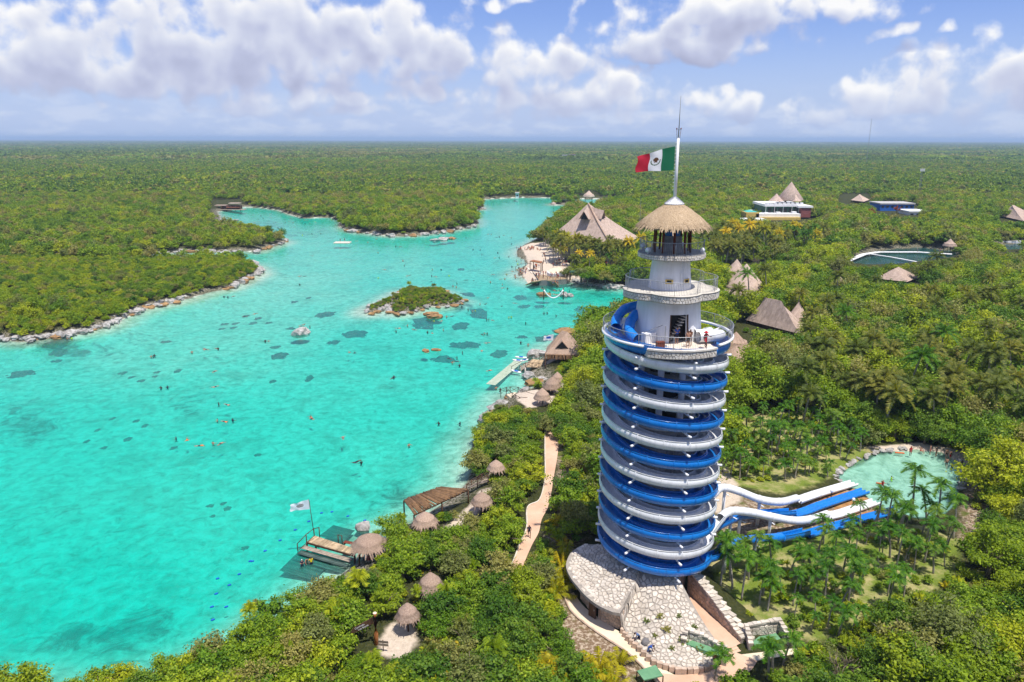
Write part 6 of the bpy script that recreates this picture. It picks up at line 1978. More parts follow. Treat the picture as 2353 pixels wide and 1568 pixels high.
# stones round the swimming pool
for i in range(0, len(pool)):
    a, b = Vector((*pool[i], 0)), Vector((*pool[(i + 1) % len(pool)], 0))
    u0_, v0_ = PJ(np.array([a.x]), np.array([a.y]), np.array([1.2]))
    if 1905 < u0_[0] < 2230 and v0_[0] < 1125 and not (2080 < u0_[0] < 2200 and v0_[0] < 1062):
        n = max(1, int((b - a).length / 0.9))
        for k in range(n):
            p = a.lerp(b, (k + 0.5) / n)
            rock((p.x + rnd.uniform(-0.3, 0.3), p.y + rnd.uniform(-0.3, 0.3), POOL_Z + 0.2), rnd.uniform(0.38, 0.62), rnd.random() < 0.12, 'rounded pale stone edging the swimming pool', 'pool edging stones', 'edging_stone')
# reefs under water
def reef_mesh(seed):
    """ragged low mound: whatever dips under the sand is not seen"""
    from mathutils import noise as mn_
    off = Vector((seed * 7.3, seed * 3.1, seed * 1.7))
    N_ = 26
    mb = MB(); vs = []
    for j in range(N_ + 1):
        for i in range(N_ + 1):
            x_, y_ = (i / N_ * 2 - 1) * 1.35, (j / N_ * 2 - 1) * 1.35
            p_ = Vector((x_, y_, 0))
            h = 0.80 - 0.72 * (x_ * x_ + y_ * y_) + mn_.noise(p_ * 1.3 + off) * 0.75 + mn_.noise(p_ * 3.4 + off) * 0.5 + mn_.noise(p_ * 8 + off) * 0.25
            vs.append((x_, y_, max(min(h, 0.5), -0.6) * 0.5))
    mb.add(vs, [(j * (N_ + 1) + i, j * (N_ + 1) + i + 1, (j + 1) * (N_ + 1) + i + 1, (j + 1) * (N_ + 1) + i) for j in range(N_) for i in range(N_)], 0, True)
    return mb.mesh('reef_patch', 'reef')
REEF = [reef_mesh(i + 1) for i in range(6)]
def reef(u, v, hw, hh, lab='dark submerged reef patch in the open lagoon', grp='submerged reefs'):
    c = G(u, v, -0.5); e = G(u + hw, v, -0.5); f_ = G(u, v + hh, -0.5)
    o = bpy.data.objects.new('reef_patch', rnd.choice(REEF)); C.objects.link(o)
    s_ = (e - c).length * 0.85
    dy_ = max((c - f_).length, 0.5)
    bedz = GZ(c.x, c.y)
    o.location = (c.x, c.y, bedz); o.scale = (s_, min(dy_, s_ * 1.6), min((abs(bedz) - 0.25) / 0.30, 0.8 * s_)); o.rotation_euler = (0, 0, rnd.uniform(-0.12, 0.12))
    tag(o, lab, 'reef', grp)
for (zx, zy, a, b) in [(755, 905, 70, 22), (1005, 910, 60, 22), (345, 960, 88, 16), (210, 1008, 38, 14), (1035, 1030, 100, 16), (895, 1112, 75, 20), (1260, 1085, 60, 20), (1560, 1010, 70, 22), (1800, 988, 40, 16), (1660, 960, 60, 18),
                       (1105, 845, 60, 25), (1390, 975, 40, 8), (1405, 790, 40, 10), (1780, 810, 60, 18), (1010, 565, 25, 6), (1040, 735, 50, 8), (60, 1220, 25, 8), (170, 845, 65, 15), (1500, 790, 40, 10), (1380, 735, 40, 10)]:
    u, v = ZD(zx, zy); reef(u, v, a / 1.5677 / 1.7408, b / 1.5677 / 1.7408)
for (zx, zy, a, b) in [(400, 1210, 85, 18), (2020, 1255, 65, 18), (1195, 1160, 40, 8), (2100, 1065, 35, 8), (135, 1390, 95, 22), (2330, 970, 40, 14), (1990, 1195, 40, 8), (410, 1250, 60, 14), (400, 1295, 40, 10)]:
    u, v = ZE(zx, zy); reef(u, v, a / 1.81 / 1.7408, b / 1.81 / 1.7408)
small = [ZE(*p) for p in ((1015, 1430), (945, 1405), (880, 1378), (1130, 1372), (1115, 1400), (1280, 1365), (1600, 1068), (1620, 1035), (1700, 1030), (1775, 980), (1865, 995), (1825, 1028), (1938, 1025), (1685, 1060), (2230, 850), (2125, 880), (2240, 1400), (2230, 1425), (1970, 1430))]
small += [(310, 945), (255, 940), (220, 965), (235, 1005), (195, 990), (290, 985), (330, 955), (480, 1135), (510, 1130), (520, 1141), (485, 1158), (625, 858), (710, 850), (395, 1005), (560, 1230), (590, 1022)]
for (u, v) in small:
    reef(u, v, rnd.uniform(6, 10), rnd.uniform(2.5, 4), 'small dark coral head on the pale lagoon floor', 'small coral heads')
# blue marker floats
for (u, v) in [ZB(*p) for p in ((1122, 208), (1285, 190), (1535, 258), (1800, 325), (922, 340), (710, 472), (472, 637), (237, 803), (38, 965))] + [(575, 1290), (550, 1320), (527, 1345), (497, 1365), (487, 1395), (489, 1425), (520, 1395), (500, 1330)]:
    p = G(u, v, 0.02)
    mb = MB(); mb.tube([(-0.22, 0, 0), (-0.14, 0, 0.02), (0.14, 0, 0.02), (0.22, 0, 0)], [0.03, 0.11, 0.11, 0.03], 7)
    o = mb.obj('marker_float', 'float_blue'); o.location = p; o.rotation_euler = (0, 0, 0.6); tag(o, 'blue marker float on the line off the bathing jetty', 'float', 'marker floats')
# red lidded box on the launch deck, litter bin by the mound
mb = MB(); p = pol(5.35, R(-108), DZ + 0.3); mb.box(p, (0.75, 0.5, 0.56), rz=0.15); mb.box(p + Vector((0, 0, 0.31)), (0.8, 0.55, 0.06), rz=0.15)
place(mb, 'wooden_chest', 'wood_red', tuple(pol(5.35, R(-108), DZ)), label='reddish wooden chest on the launch deck of the tower', cat='chest')
mb = MB(); p = G(*Zm(2250, 2000, 2.148)(1312, 1385), 3.0); mb.lathe([(0.2, 0), (0.27, 0.5), (0.24, 0.5), (0.2, 0.1), (0, 0.1)], tuple(p), 14, smooth=False)
place(mb, 'woven_basket', 'wood_dark', tuple(p), label='small brown basket at the tip of the stone mound', cat='basket')
# lamps between the run-out lanes
for (u, v) in ((1909, 1138), (1959, 1158)):
    p = G(u, v + 10, 1.8)
    ld = thing('globe_lamp', 'white globe lamp on a dark post between the slide runouts', 'lamp', tuple(p), 'runout lamps')
    MB().tube([p, p + Vector((0, 0, 1.1))], 0.06, 6).obj('post', 'dark', ld)
    MB().lathe([(0.0, -0.25), (0.18, -0.18), (0.25, 0), (0.18, 0.18), (0, 0.25)], tuple(p + Vector((0, 0, 1.3))), 12).obj('globe', 'white_metal', ld)
# green awning over the lower path
q = [G(*Zm(2250, 2000, 2.148)(*p), 3.4) for p in ((640, 1470), (800, 1420), (865, 1510), (700, 1550))]
aw = thing('green_awning', 'green sheet roof beside the lower path among golden palms', 'awning', tuple(q[0]))
mb = MB(); mb.prism([(p.x, p.y) for p in q], 3.3, 3.42); mb.obj('sheet', 'green_paint', aw)
for p in q: MB().tube([(p.x, p.y, 2.3), (p.x, p.y, 3.35)], 0.06, 6).obj('post', 'wood_dark', aw)
# ------------------------------------------------------------------ people: one continuous skinned body each
BONES = {  # joint: (x right, y back, z up), radius      standing figure 1.72 m facing -y
    'pelvis': ((0, 0, 0.95), 0.13), 'waist': ((0, 0, 1.08), 0.115), 'chest': ((0, 0.0, 1.30), 0.135), 'neck': ((0, 0, 1.46), 0.055), 'head': ((0, -0.02, 1.58), 0.088), 'crown': ((0, -0.01, 1.66), 0.075),
    'hipl': ((0.10, 0, 0.90), 0.09), 'kneel': ((0.11, -0.02, 0.49), 0.058), 'anklel': ((0.11, 0.02, 0.09), 0.04), 'toel': ((0.12, -0.14, 0.04), 0.035),
    'hipr': ((-0.10, 0, 0.90), 0.09), 'kneer': ((-0.11, -0.02, 0.49), 0.058), 'ankler': ((-0.11, 0.02, 0.09), 0.04), 'toer': ((-0.12, -0.14, 0.04), 0.035),
    'shl': ((0.18, 0, 1.39), 0.06), 'elbl': ((0.25, 0.02, 1.12), 0.043), 'wril': ((0.26, -0.05, 0.88), 0.03), 'hanl': ((0.26, -0.08, 0.78), 0.035),
    'shr': ((-0.18, 0, 1.39), 0.06), 'elbr': ((-0.25, 0.02, 1.12), 0.043), 'wrir': ((-0.26, -0.05, 0.88), 0.03), 'hanr': ((-0.26, -0.08, 0.78), 0.035)}
LINKS = [('pelvis', 'waist'), ('waist', 'chest'), ('chest', 'neck'), ('neck', 'head'), ('head', 'crown'), ('pelvis', 'hipl'), ('hipl', 'kneel'), ('kneel', 'anklel'), ('anklel', 'toel'),
         ('pelvis', 'hipr'), ('hipr', 'kneer'), ('kneer', 'ankler'), ('ankler', 'toer'), ('chest', 'shl'), ('shl', 'elbl'), ('elbl', 'wril'), ('wril', 'hanl'), ('chest', 'shr'), ('shr', 'elbr'), ('elbr', 'wrir'), ('wrir', 'hanr')]
def body(pose, top, legs, skin, head='hair', sub=1, hat=None):
    """pose: joints moved away from the standing figure. Returns a mesh with clothes as face materials"""
    J = {k: Vector(v[0]) for k, v in BONES.items()}
    for k, v in pose.items(): J[k] = Vector(v)
    names = list(BONES)
    me = bpy.data.meshes.new('body')
    me.from_pydata([J[k] for k in names], [(names.index(a), names.index(b)) for a, b in LINKS], [])
    o = bpy.data.objects.new('tmp_body', me); C.objects.link(o)
    o.modifiers.new('skin', 'SKIN')
    for i, k in enumerate(names):
        sv = me.skin_vertices[0].data[i]; r = BONES[k][1]
        sv.radius = (r * (1.25 if k in ('pelvis', 'chest', 'waist') else 1.0), r * (0.85 if k in ('pelvis', 'chest', 'waist') else 1.0)); sv.use_root = (k == 'pelvis')
    ss = o.modifiers.new('sub', 'SUBSURF'); ss.levels = sub; ss.render_levels = sub
    dg = bpy.context.evaluated_depsgraph_get()
    out = bpy.data.meshes.new_from_object(o.evaluated_get(dg))
    bpy.data.objects.remove(o)
    out.materials.clear()
    for m_ in (skin, top, legs, head): out.materials.append(M[m_])
    seg = [(J[a], J[b], a, b) for a, b in LINKS]
    for p in out.polygons:
        c = p.center; best = None; bd_ = 9
        for a, b, na, nb in seg:
            ab = b - a; t_ = max(0, min(1, (c - a).dot(ab) / max(ab.length_squared, 1e-9)))
            d = (c - a - ab * t_).length
            if d < bd_: bd_, best = d, (na, nb, t_)
        na, nb, t_ = best
        k = 0
        if nb in ('waist', 'chest') or nb in ('shl', 'shr') or (nb in ('elbl', 'elbr') and t_ < 0.6): k = 1
        elif nb in ('hipl', 'hipr') or (nb in ('kneel', 'kneer') and t_ < 0.75): k = 2
        elif nb == 'crown' or (nb == 'head' and t_ > 0.55 and c.y > J['head'].y + 0.015): k = 3
        p.material_index = k; p.use_smooth = True
    return out
# poses
STAND = {}
ARMSUP = {'elbl': (0.22, -0.14, 1.16), 'wril': (0.10, -0.26, 1.2), 'hanl': (0.04, -0.3, 1.22), 'elbr': (-0.22, -0.14, 1.16), 'wrir': (-0.1, -0.26, 1.2), 'hanr': (-0.04, -0.3, 1.22)}
WALK = {'kneel': (0.1, -0.16, 0.5), 'anklel': (0.1, -0.18, 0.09), 'toel': (0.1, -0.34, 0.06), 'kneer': (-0.1, 0.06, 0.48), 'ankler': (-0.1, 0.26, 0.14), 'toer': (-0.1, 0.14, 0.04), 'wril': (0.25, 0.12, 0.9), 'hanl': (0.25, 0.14, 0.8), 'wrir': (-0.25, -0.2, 0.95), 'hanr': (-0.25, -0.26, 0.87)}
LEAN = {'elbl': (0.3, -0.16, 1.2), 'wril': (0.36, -0.36, 1.22), 'hanl': (0.38, -0.45, 1.22), 'kneer': (-0.12, -0.2, 0.62), 'ankler': (-0.12, -0.05, 0.3), 'toer': (-0.12, -0.2, 0.22)}
BEND = {'waist': (0, -0.1, 1.06), 'chest': (0, -0.3, 1.18), 'neck': (0, -0.42, 1.26), 'head': (0, -0.52, 1.3), 'crown': (0, -0.6, 1.33), 'shl': (0.18, -0.34, 1.24), 'shr': (-0.18, -0.34, 1.24), 'elbl': (0.2, -0.45, 1.0), 'wril': (0.16, -0.55, 0.8), 'hanl': (0.14, -0.58, 0.72), 'elbr': (-0.2, -0.45, 1.0), 'wrir': (-0.16, -0.55, 0.8), 'hanr': (-0.14, -0.58, 0.72)}
SWIM = {k: (v[0][0], v[0][2] - 1.3, 0.02 - v[0][1] * 0.6) for k, v in BONES.items()}     # lying face down, head towards +y
SWIM.update({'crown': (0, 0.38, 0.06), 'head': (0, 0.30, 0.05), 'elbl': (0.36, 0.22, 0.02), 'wril': (0.36, 0.46, 0.02), 'hanl': (0.34, 0.56, 0.02), 'elbr': (-0.36, 0.0, 0.02), 'wrir': (-0.42, -0.2, 0.02), 'hanr': (-0.42, -0.3, 0.02)})
TREAD = {'kneel': (0.13, -0.25, 0.80), 'anklel': (0.12, 0.12, 0.72), 'toel': (0.12, 0.22, 0.70), 'kneer': (-0.13, -0.2, 0.74), 'ankler': (-0.12, 0.18, 0.66), 'toer': (-0.12, 0.28, 0.66), 'elbl': (0.36, -0.12, 1.22), 'wril': (0.46, -0.3, 1.24), 'hanl': (0.5, -0.38, 1.25), 'elbr': (-0.36, -0.12, 1.22), 'wrir': (-0.46, -0.3, 1.24), 'hanr': (-0.5, -0.38, 1.25)}
SIT = {'pelvis': (0, 0, 0.22), 'waist': (0, 0.02, 0.38), 'chest': (0, 0.02, 0.58), 'neck': (0, 0, 0.74), 'head': (0, -0.02, 0.86), 'crown': (0, -0.01, 0.94), 'hipl': (0.1, -0.02, 0.2), 'hipr': (-0.1, -0.02, 0.2), 'kneel': (0.12, -0.42, 0.34), 'kneer': (-0.12, -0.42, 0.34), 'anklel': (0.12, -0.55, 0.0), 'ankler': (-0.12, -0.55, 0.0), 'toel': (0.12, -0.7, 0), 'toer': (-0.12, -0.7, 0),
       'shl': (0.18, 0, 0.67), 'shr': (-0.18, 0, 0.67), 'elbl': (0.25, -0.05, 0.42), 'elbr': (-0.25, -0.05, 0.42), 'wril': (0.2, -0.25, 0.36), 'wrir': (-0.2, -0.25, 0.36), 'hanl': (0.18, -0.33, 0.36), 'hanr': (-0.18, -0.33, 0.36)}
def person(me, loc, rz, label, group=None, sc=1.0):
    o = bpy.data.objects.new('person', me); C.objects.link(o)
    o.location = loc; o.rotation_euler = (0, 0, rz); o.scale = (sc, sc, sc)
    return tag(o, label, 'person', group)
def extra(o, mb, name, mat_):
    m_ = mb.mesh(name, mat_); link_mesh(name, m_, o)
# on the tower deck
d0 = DZ + 0.0
o = person(body(ARMSUP, 'cloth_blue', 'cloth_navy', 'skin', sub=2), pol(3.5, R(-86), d0), 0.1, 'person in a blue shirt and dark shorts standing in the tower doorway')
o = person(body(STAND, 'skin', 'cloth_black', 'skin', sub=2), pol(4.95, R(-78), d0), -0.3, 'bare-chested person in dark shorts standing on the launch deck')
o = person(body(ARMSUP, 'skin_dark', 'cloth_navy', 'skin_dark', sub=2), pol(4.55, R(-73), d0), -0.6, 'person with dark hair standing close behind the bare-chested one on the deck')
o = person(body(LEAN, 'cloth_red', 'cloth_red', 'skin_dark', 'cloth_red', sub=2), pol(5.85, R(-64), d0), 0.5, 'person in red with a red sun hat leaning on the launch deck rail')
mb = MB(); mb.lathe([(0.0, 1.74), (0.10, 1.72), (0.115, 1.62), (0.24, 1.58), (0.23, 1.56), (0.1, 1.6)], (0, -0.01, 0), 16); extra(o, mb, 'hat', 'cloth_red')
# at the foot of the mound
zf = Zm(2250, 2000, 2.148)
p = G(*zf(735, 1340), 2.5); person(body(BEND, 'cloth_blue', 'cloth_denim', 'skin_dark', sub=2), p, R(60), 'person in a blue shirt bending over on the cream path below the mound')
p = G(*zf(655, 1235), 2.5); person(body(BEND, 'cloth_denim', 'cloth_navy', 'skin_dark', sub=2), p, R(-70), 'person in faded denim stooping beside the mound stones')
mb = MB(); p = G(*zf(712, 1270), 2.5)
mb.lathe([(0.0, 1.05), (0.3, 0.95), (0.42, 0.6), (0.36, 0.2), (0.2, 0.0), (0, 0)], tuple(p), 12, jag=0.12)
place(mb, 'bundle', 'stone_grey', tuple(p), label='grey bundle held up between the two stooping persons', cat='bundle')
# on the pink path
p = GG(*ZA(1700, 690)); person(body(WALK, 'cloth_navy', 'cloth_black', 'skin_dark', sub=2), p + Vector((0, 0, 0.12)), R(10), 'person in dark clothes walking down the pink path')
# jetty party
jz = -0.30
for (zx, zy, top, leg, sk, hd, ps_, lab) in [(825, 1120, 'cloth_navy', 'cloth_navy', 'skin', 'cloth_white', ARMSUP, 'person with a white cap and dark vest standing on the submerged jetty platform'),
                                            (890, 1060, 'skin', 'cloth_pink', 'skin', 'hair', BEND, 'person with bare shoulders between two others on the submerged platform'),
                                            (968, 1085, 'cloth_yellow', 'cloth_navy', 'skin_dark', 'hair', STAND, 'person in a yellow vest standing on the submerged jetty platform')]:
    p = G(*ZB(zx, zy), jz - 0.35); person(body(ps_, top, leg, sk, hd, 2), p, R(30), lab, 'bathers on the jetty platform')
p = G(*ZB(1860, 960), 0.6); person(body(SIT, 'cloth_pink', 'cloth_red', 'skin', sub=2), p, 0.4, 'person in pink and red sitting in the shade of the jetty hut')
# swimming pool
zp = Zm(2750, 1700, 1.5223)
b_guard = body(STAND, 'cloth_red', 'cloth_red', 'skin_dark', 'cloth_red', 2)
person(b_guard, G(*zp(1355, 190), POOL_Z - 0.1), 0.0, 'lifeguard in red standing at the edge of the swimming pool')
b_lime = body(TREAD, 'cloth_lime', 'cloth_lime', 'skin_dark', 'hair', 2)
person(b_lime, G(*zp(1240, 336), POOL_Z) - Vector((0, 0, 0.95)), 1.2, 'person in a lime vest wading in the swimming pool')
person(body(TREAD, 'cloth_red', 'cloth_red', 'skin_dark', 'cloth_red', 2), G(*zp(1188, 365), POOL_Z) - Vector((0, 0, 0.95)), 2.0, 'lifeguard in red wading with a rescue float in the pool')
mb = MB(); mb.tube([(-0.55, 0, 0), (-0.45, 0, 0.03), (0.45, 0, 0.03), (0.55, 0, 0)], [0.03, 0.1, 0.1, 0.03], 8); p = G(*zp(1172, 358), POOL_Z + 0.08); o = mb.obj('rescue_float', 'float_orange'); o.location = p; o.rotation_euler = (0, 0, -0.4); tag(o, 'orange rescue float held by the wading lifeguard', 'float')
mb = MB(); mb.tube([(-0.75, 0, 0), (-0.6, 0, 0.03), (0.6, 0, 0.03), (0.75, 0, 0)], [0.03, 0.12, 0.12, 0.03], 8); p = G(*zp(1292, 172), POOL_Z + 0.25); o = mb.obj('rescue_float', 'float_orange'); o.location = p; o.rotation_euler = (0, 0, -0.2); tag(o, 'orange rescue float lying on the pool edge stones', 'float')
beach = [(1420, 165, 'skin', 'cloth_red', 'skin', SIT, 'person in red swimwear sitting on the pool beach'), (1475, 180, 'skin', 'cloth_red', 'skin', STAND, 'person in a red bikini standing on the pool beach'), (1512, 190, 'cloth_black', 'cloth_black', 'skin', STAND, 'person in black swimwear beside the red bikini on the pool beach'),
         (1575, 205, 'skin', 'cloth_black', 'skin', STAND, 'person in dark trunks at the back of the pool beach'), (1597, 215, 'skin', 'cloth_red', 'skin', STAND, 'person in red trunks at the back of the pool beach'), (1573, 262, 'skin', 'cloth_black', 'skin', WALK, 'bare-chested person in black trunks wading ashore'),
         (1605, 282, 'skin_dark', 'cloth_black', 'skin_dark', WALK, 'small person running at the rim of the pool beach'), (1668, 250, 'cloth_navy', 'cloth_black', 'skin_dark', SIT, 'person in dark clothes sitting under the trees by the pool')]
for zx, zy, top, leg, sk, ps_, lab in beach:
    p = G(*zp(zx, zy), POOL_Z + 0.05); person(body(ps_, top, leg, sk, 'hair', 1), p, rnd.uniform(-1, 1), lab, 'bathers at the pool', 0.82 if 'small' in lab else 1)
# swimmers in the lagoon
SWM = [body(SWIM, t_, l_, s_, 'hair', 1) for t_, l_, s_ in (('skin', 'cloth_navy', 'skin'), ('cloth_navy', 'cloth_black', 'skin_dark'), ('cloth_orange', 'cloth_navy', 'skin'))]
UPR = [body(TREAD, t_, 'cloth_navy', s_, 'hair', 1) for t_, s_ in (('cloth_navy', 'skin_dark'), ('skin', 'skin'), ('cloth_black', 'skin_dark'), ('cloth_lime', 'skin'))]
SW_LAB = ['person in dark trunks swimming face down in the lagoon', 'person in a dark wetsuit swimming face down in the lagoon', 'person in an orange vest floating face down in the lagoon']
UP_LAB = ['person in a navy vest treading water in the lagoon', 'bare-shouldered person treading water in the lagoon', 'person in a black top treading water in the lagoon', 'person in a lime vest treading water in the lagoon']
zd_pts = [(310, 1115), (342, 1118), (587, 1272), (70, 1525), (603, 985), (625, 962), (675, 948), (710, 970), (800, 990), (830, 995), (900, 975), (1020, 1118), (1140, 1103), (930, 1152), (985, 1150), (955, 1182), (988, 1170), (1000, 1200), (1195, 1225),
          (1385, 1055), (1430, 1068), (1140, 1000), (1155, 998), (1175, 1000), (1170, 910), (1185, 910), (1205, 912), (1310, 898), (1325, 895), (1415, 932), (1530, 872), (1550, 870), (1605, 885), (1860, 920), (1870, 930), (1855, 936), (1840, 980), (1725, 1000), (960, 885),
          (885, 918), (920, 892), (840, 920), (865, 900), (1015, 830), (1055, 850), (1080, 858), (1100, 855), (712, 710), (690, 630), (670, 635), (490, 648), (645, 540), (655, 570), (535, 595), (830, 595), (885, 598), (855, 640), (825, 635), (820, 672), (935, 635),
          (985, 682), (960, 700), (980, 705), (1045, 660), (1090, 665), (1215, 625), (1195, 675), (1265, 710), (1300, 715), (1270, 690), (1160, 812), (1180, 770), (1130, 812), (1265, 825), (1340, 805), (1255, 655), (1285, 655), (1240, 490), (1220, 522), (1250, 520),
          (1310, 515), (1085, 470), (1130, 470), (1140, 500), (1325, 435), (1235, 392), (1250, 390), (1280, 380), (1325, 395), (1040, 395), (480, 402), (425, 425), (360, 415), (250, 462), (490, 490), (130, 370), (75, 370), (15, 380), (600, 450), (625, 450), (550, 830), (580, 845),
          (1495, 750), (1510, 765), (1230, 1340), (1255, 1350), (1330, 605), (1410, 665), (1425, 680), (1560, 745), (1590, 748), (1180, 372), (1200, 375), (1165, 1055)]
sw_px = [ZD(*p) for p in zd_pts]
sw_px += [(352, 820), (490, 890), (405, 1010), (430, 1012), (500, 968), (520, 970), (535, 968), (465, 1024), (490, 1021), (510, 1018), (715, 960), (788, 1005), (940, 1025), (815, 1063), (830, 1066), (905, 868), (1008, 975), (1057, 975), (502, 930), (525, 931), (370, 893), (495, 853), (385, 892), (472, 803), (500, 802)]
sw_px += [ZE(*p) for p in ((1650, 888), (1622, 886), (1695, 878), (2170, 797), (2170, 1095), (2195, 1085), (2245, 1103), (1920, 1208), (1945, 1203), (1765, 1025), (1840, 1008), (1095, 1320), (1120, 1312), (1480, 1265), (1580, 1262), (1390, 1288), (2200, 735), (2165, 735), (2265, 588), (485, 1190), (520, 1188))]
for k in range(42):
    sw_px.append((rnd.uniform(575, 790), rnd.uniform(490, 526)))
for k in range(30):
    sw_px.append((rnd.gauss(1200, 18), rnd.gauss(625, 14)))
for k in range(16):
    sw_px.append((rnd.uniform(1240, 1310), rnd.uniform(660, 684)))
sx = np.array([p[0] for p in sw_px]); sy = np.array([p[1] for p in sw_px])
gpt = [G(u, v, 0) for u, v in sw_px]
sdf_ = land_sdf(np.array([p.x for p in gpt]), np.array([p.y for p in gpt]))
for p, sd_ in zip(gpt, sdf_):
    if sd_ > -0.8: continue
    if rnd.random() < 0.42:
        k = rnd.randrange(3); person(SWM[k], (p.x, p.y, -0.03), rnd.uniform(0, 6.28), SW_LAB[k], 'swimmers face down %d' % k)
    else:
        k = rnd.choice([0, 0, 1, 1, 2, 2, 3]); person(UPR[k], (p.x, p.y, -1.12), rnd.uniform(0, 6.28), UP_LAB[k], 'swimmers treading water %d' % k)
# visitors on the terrace
CRW = [body(ps_, t_, l_, s_, 'hair', 1) for ps_, t_, l_, s_ in ((STAND, 'cloth_navy', 'cloth_black', 'skin'), (WALK, 'cloth_red', 'cloth_navy', 'skin_dark'), (STAND, 'skin', 'cloth_blue', 'skin'), (WALK, 'cloth_white', 'cloth_denim', 'skin_dark'), (STAND, 'cloth_orange', 'cloth_navy', 'skin'), (SIT, 'skin', 'cloth_red', 'skin'))]
CL = ['person in navy standing among the terrace crowd', 'person in a red top walking on the terrace', 'bare-chested person in blue shorts on the terrace', 'person in a white shirt walking on the terrace', 'person in an orange vest on the terrace', 'person in swimwear sitting on the terrace steps']
for (x0, y0, x1, y1, n, zz_) in ((300, 430, 740, 480, 26, 1.6), (760, 500, 900, 720, 14, 1.6), (600, 760, 700, 800, 10, 1.7), (640, 900, 1180, 965, 24, 1.95), (1180, 880, 1440, 930, 14, 1.8), (930, 640, 1290, 760, 18, 1.8), (1700, 720, 2050, 800, 16, 1.8), (560, 1000, 640, 1060, 8, 0.9), (940, 1030, 1040, 1090, 8, 0.8), (330, 800, 480, 900, 12, 0.6)):
    for _ in range(n):
        p = G(*ZF(rnd.uniform(x0, x1), rnd.uniform(y0, y1)), zz_)
        k = rnd.randrange(6)
        person(CRW[k], p, rnd.uniform(0, 6.28), CL[k], 'terrace visitors %d' % k)
for (u, v, lab) in ((782, 553, 'person standing at the left edge of the swim raft'), (792, 552, 'person standing at the right edge of the swim raft')):
    person(CRW[0], G(u, v + 3, 0.45), 0, lab)
for k, (u, v) in enumerate(((2160, 577), (2108, 576), (2158, 581))):
    person(CRW[2], G(u, v + 2, 0.95), k, 'bather standing on the white walkway over the dark pond', 'walkway bathers')
# ------------------------------------------------------------------ plants: prototypes
def np_mesh(name, V, Fq, mats, mi=None):
    me = bpy.data.meshes.new(name)
    V = np.asarray(V, float); Fq = np.asarray(Fq, np.int32)
    k = Fq.shape[1]
    me.vertices.add(len(V)); me.vertices.foreach_set('co', V.ravel())
    me.loops.add(Fq.size); me.loops.foreach_set('vertex_index', Fq.ravel())
    me.polygons.add(len(Fq)); me.polygons.foreach_set('loop_start', np.arange(0, Fq.size, k, dtype=np.int32))
    me.polygons.foreach_set('loop_total', np.full(len(Fq), k, np.int32))
    for m_ in mats: me.materials.append(M[m_])
    if mi is not None: me.polygons.foreach_set('material_index', np.asarray(mi, np.int32))
    me.update(calc_edges=True)
    return me

def unit(v):
    return v / np.maximum(np.linalg.norm(v, axis=-1, keepdims=True), 1e-9)

def crown_arrays(rx, rz, zc, n_lobes, n_leaves, size, seed, flat=0.6, rough=0.35):
    """leaf sprays along branches that reach an uneven dome; returns verts (n,4,3), spray tips, spray widths"""
    g = np.random.default_rng(seed)
    sx, sy = g.uniform(0.8, 1.2, 2)
    a = g.uniform(0, 2 * PI, n_lobes); h = g.uniform(-0.12, 1.0, n_lobes)
    rad = np.sqrt(np.clip(1 - np.clip(h, 0, 1) ** 2, 0, 1))
    reach = g.uniform(0.55, 1.18, n_lobes)
    tip = np.stack([sx * rx * rad * np.cos(a) * reach, sy * rx * rad * np.sin(a) * reach, zc + rz * (h * 0.95) * reach], -1)
    root = np.stack([tip[:, 0] * 0.35, tip[:, 1] * 0.35, zc - rz * 0.25 + (tip[:, 2] - zc) * 0.45], -1)
    wd = rx * g.uniform(0.09, 0.19, n_lobes)
    w = np.linalg.norm(tip - root, axis=1) * wd
    li = g.choice(n_lobes, n_leaves, p=w / w.sum())
    t_ = g.beta(2.4, 1.0, n_leaves)[:, None]
    off = g.normal(size=(n_leaves, 3)) * wd[li][:, None] * np.array([1, 1, 0.55])
    p = root[li] + (tip[li] - root[li]) * t_ + off
    out = unit(off + (p - np.array([0, 0, zc - rz * 0.4])) * 0.12)
    nrm = unit(out * 0.75 + g.normal(size=(n_leaves, 3)) * 0.5 + np.array([0, 0, 0.6]))
    t = unit(np.cross(nrm, g.normal(size=(n_leaves, 3))))
    b = np.cross(nrm, t)
    s = size * g.uniform(0.55, 1.4, (n_leaves, 1))
    q = np.stack([p - t * s * 0.5, p - b * s * 0.30, p + t * s * 0.5, p + b * s * 0.30], 1)
    return q, tip, wd

def quads_mesh(name, q, mat_):
    n = len(q)
    return np_mesh(name, q.reshape(-1, 3), np.arange(n * 4).reshape(n, 4), [mat_])

def trunk_mesh(name, lc, base_r, z_fork, mat_='bark', n_limbs=10, seed=0):
    g = random.Random(seed)
    mb = MB()
    lean = Vector((g.uniform(-0.25, 0.25), g.uniform(-0.25, 0.25), 0))
    f = lean + Vector((0, 0, z_fork))
    mb.tube([(0, 0, -0.4), Vector((0, 0, z_fork * 0.5)) + lean * 0.3, f], [base_r * 1.25, base_r, base_r * 0.75], 7)
    for k in range(min(n_limbs, len(lc))):
        e = f + (Vector(lc[k]) - f) * (0.9 if k < 7 else g.uniform(1.02, 1.15))
        m_ = f.lerp(e, 0.5) + Vector((g.uniform(-0.2, 0.2), g.uniform(-0.2, 0.2), 0.2))
        mb.tube([f - Vector((0, 0, 0.1)), m_, e], [base_r * 0.6, base_r * 0.35, base_r * 0.12], 5)
    return mb.mesh(name, mat_)

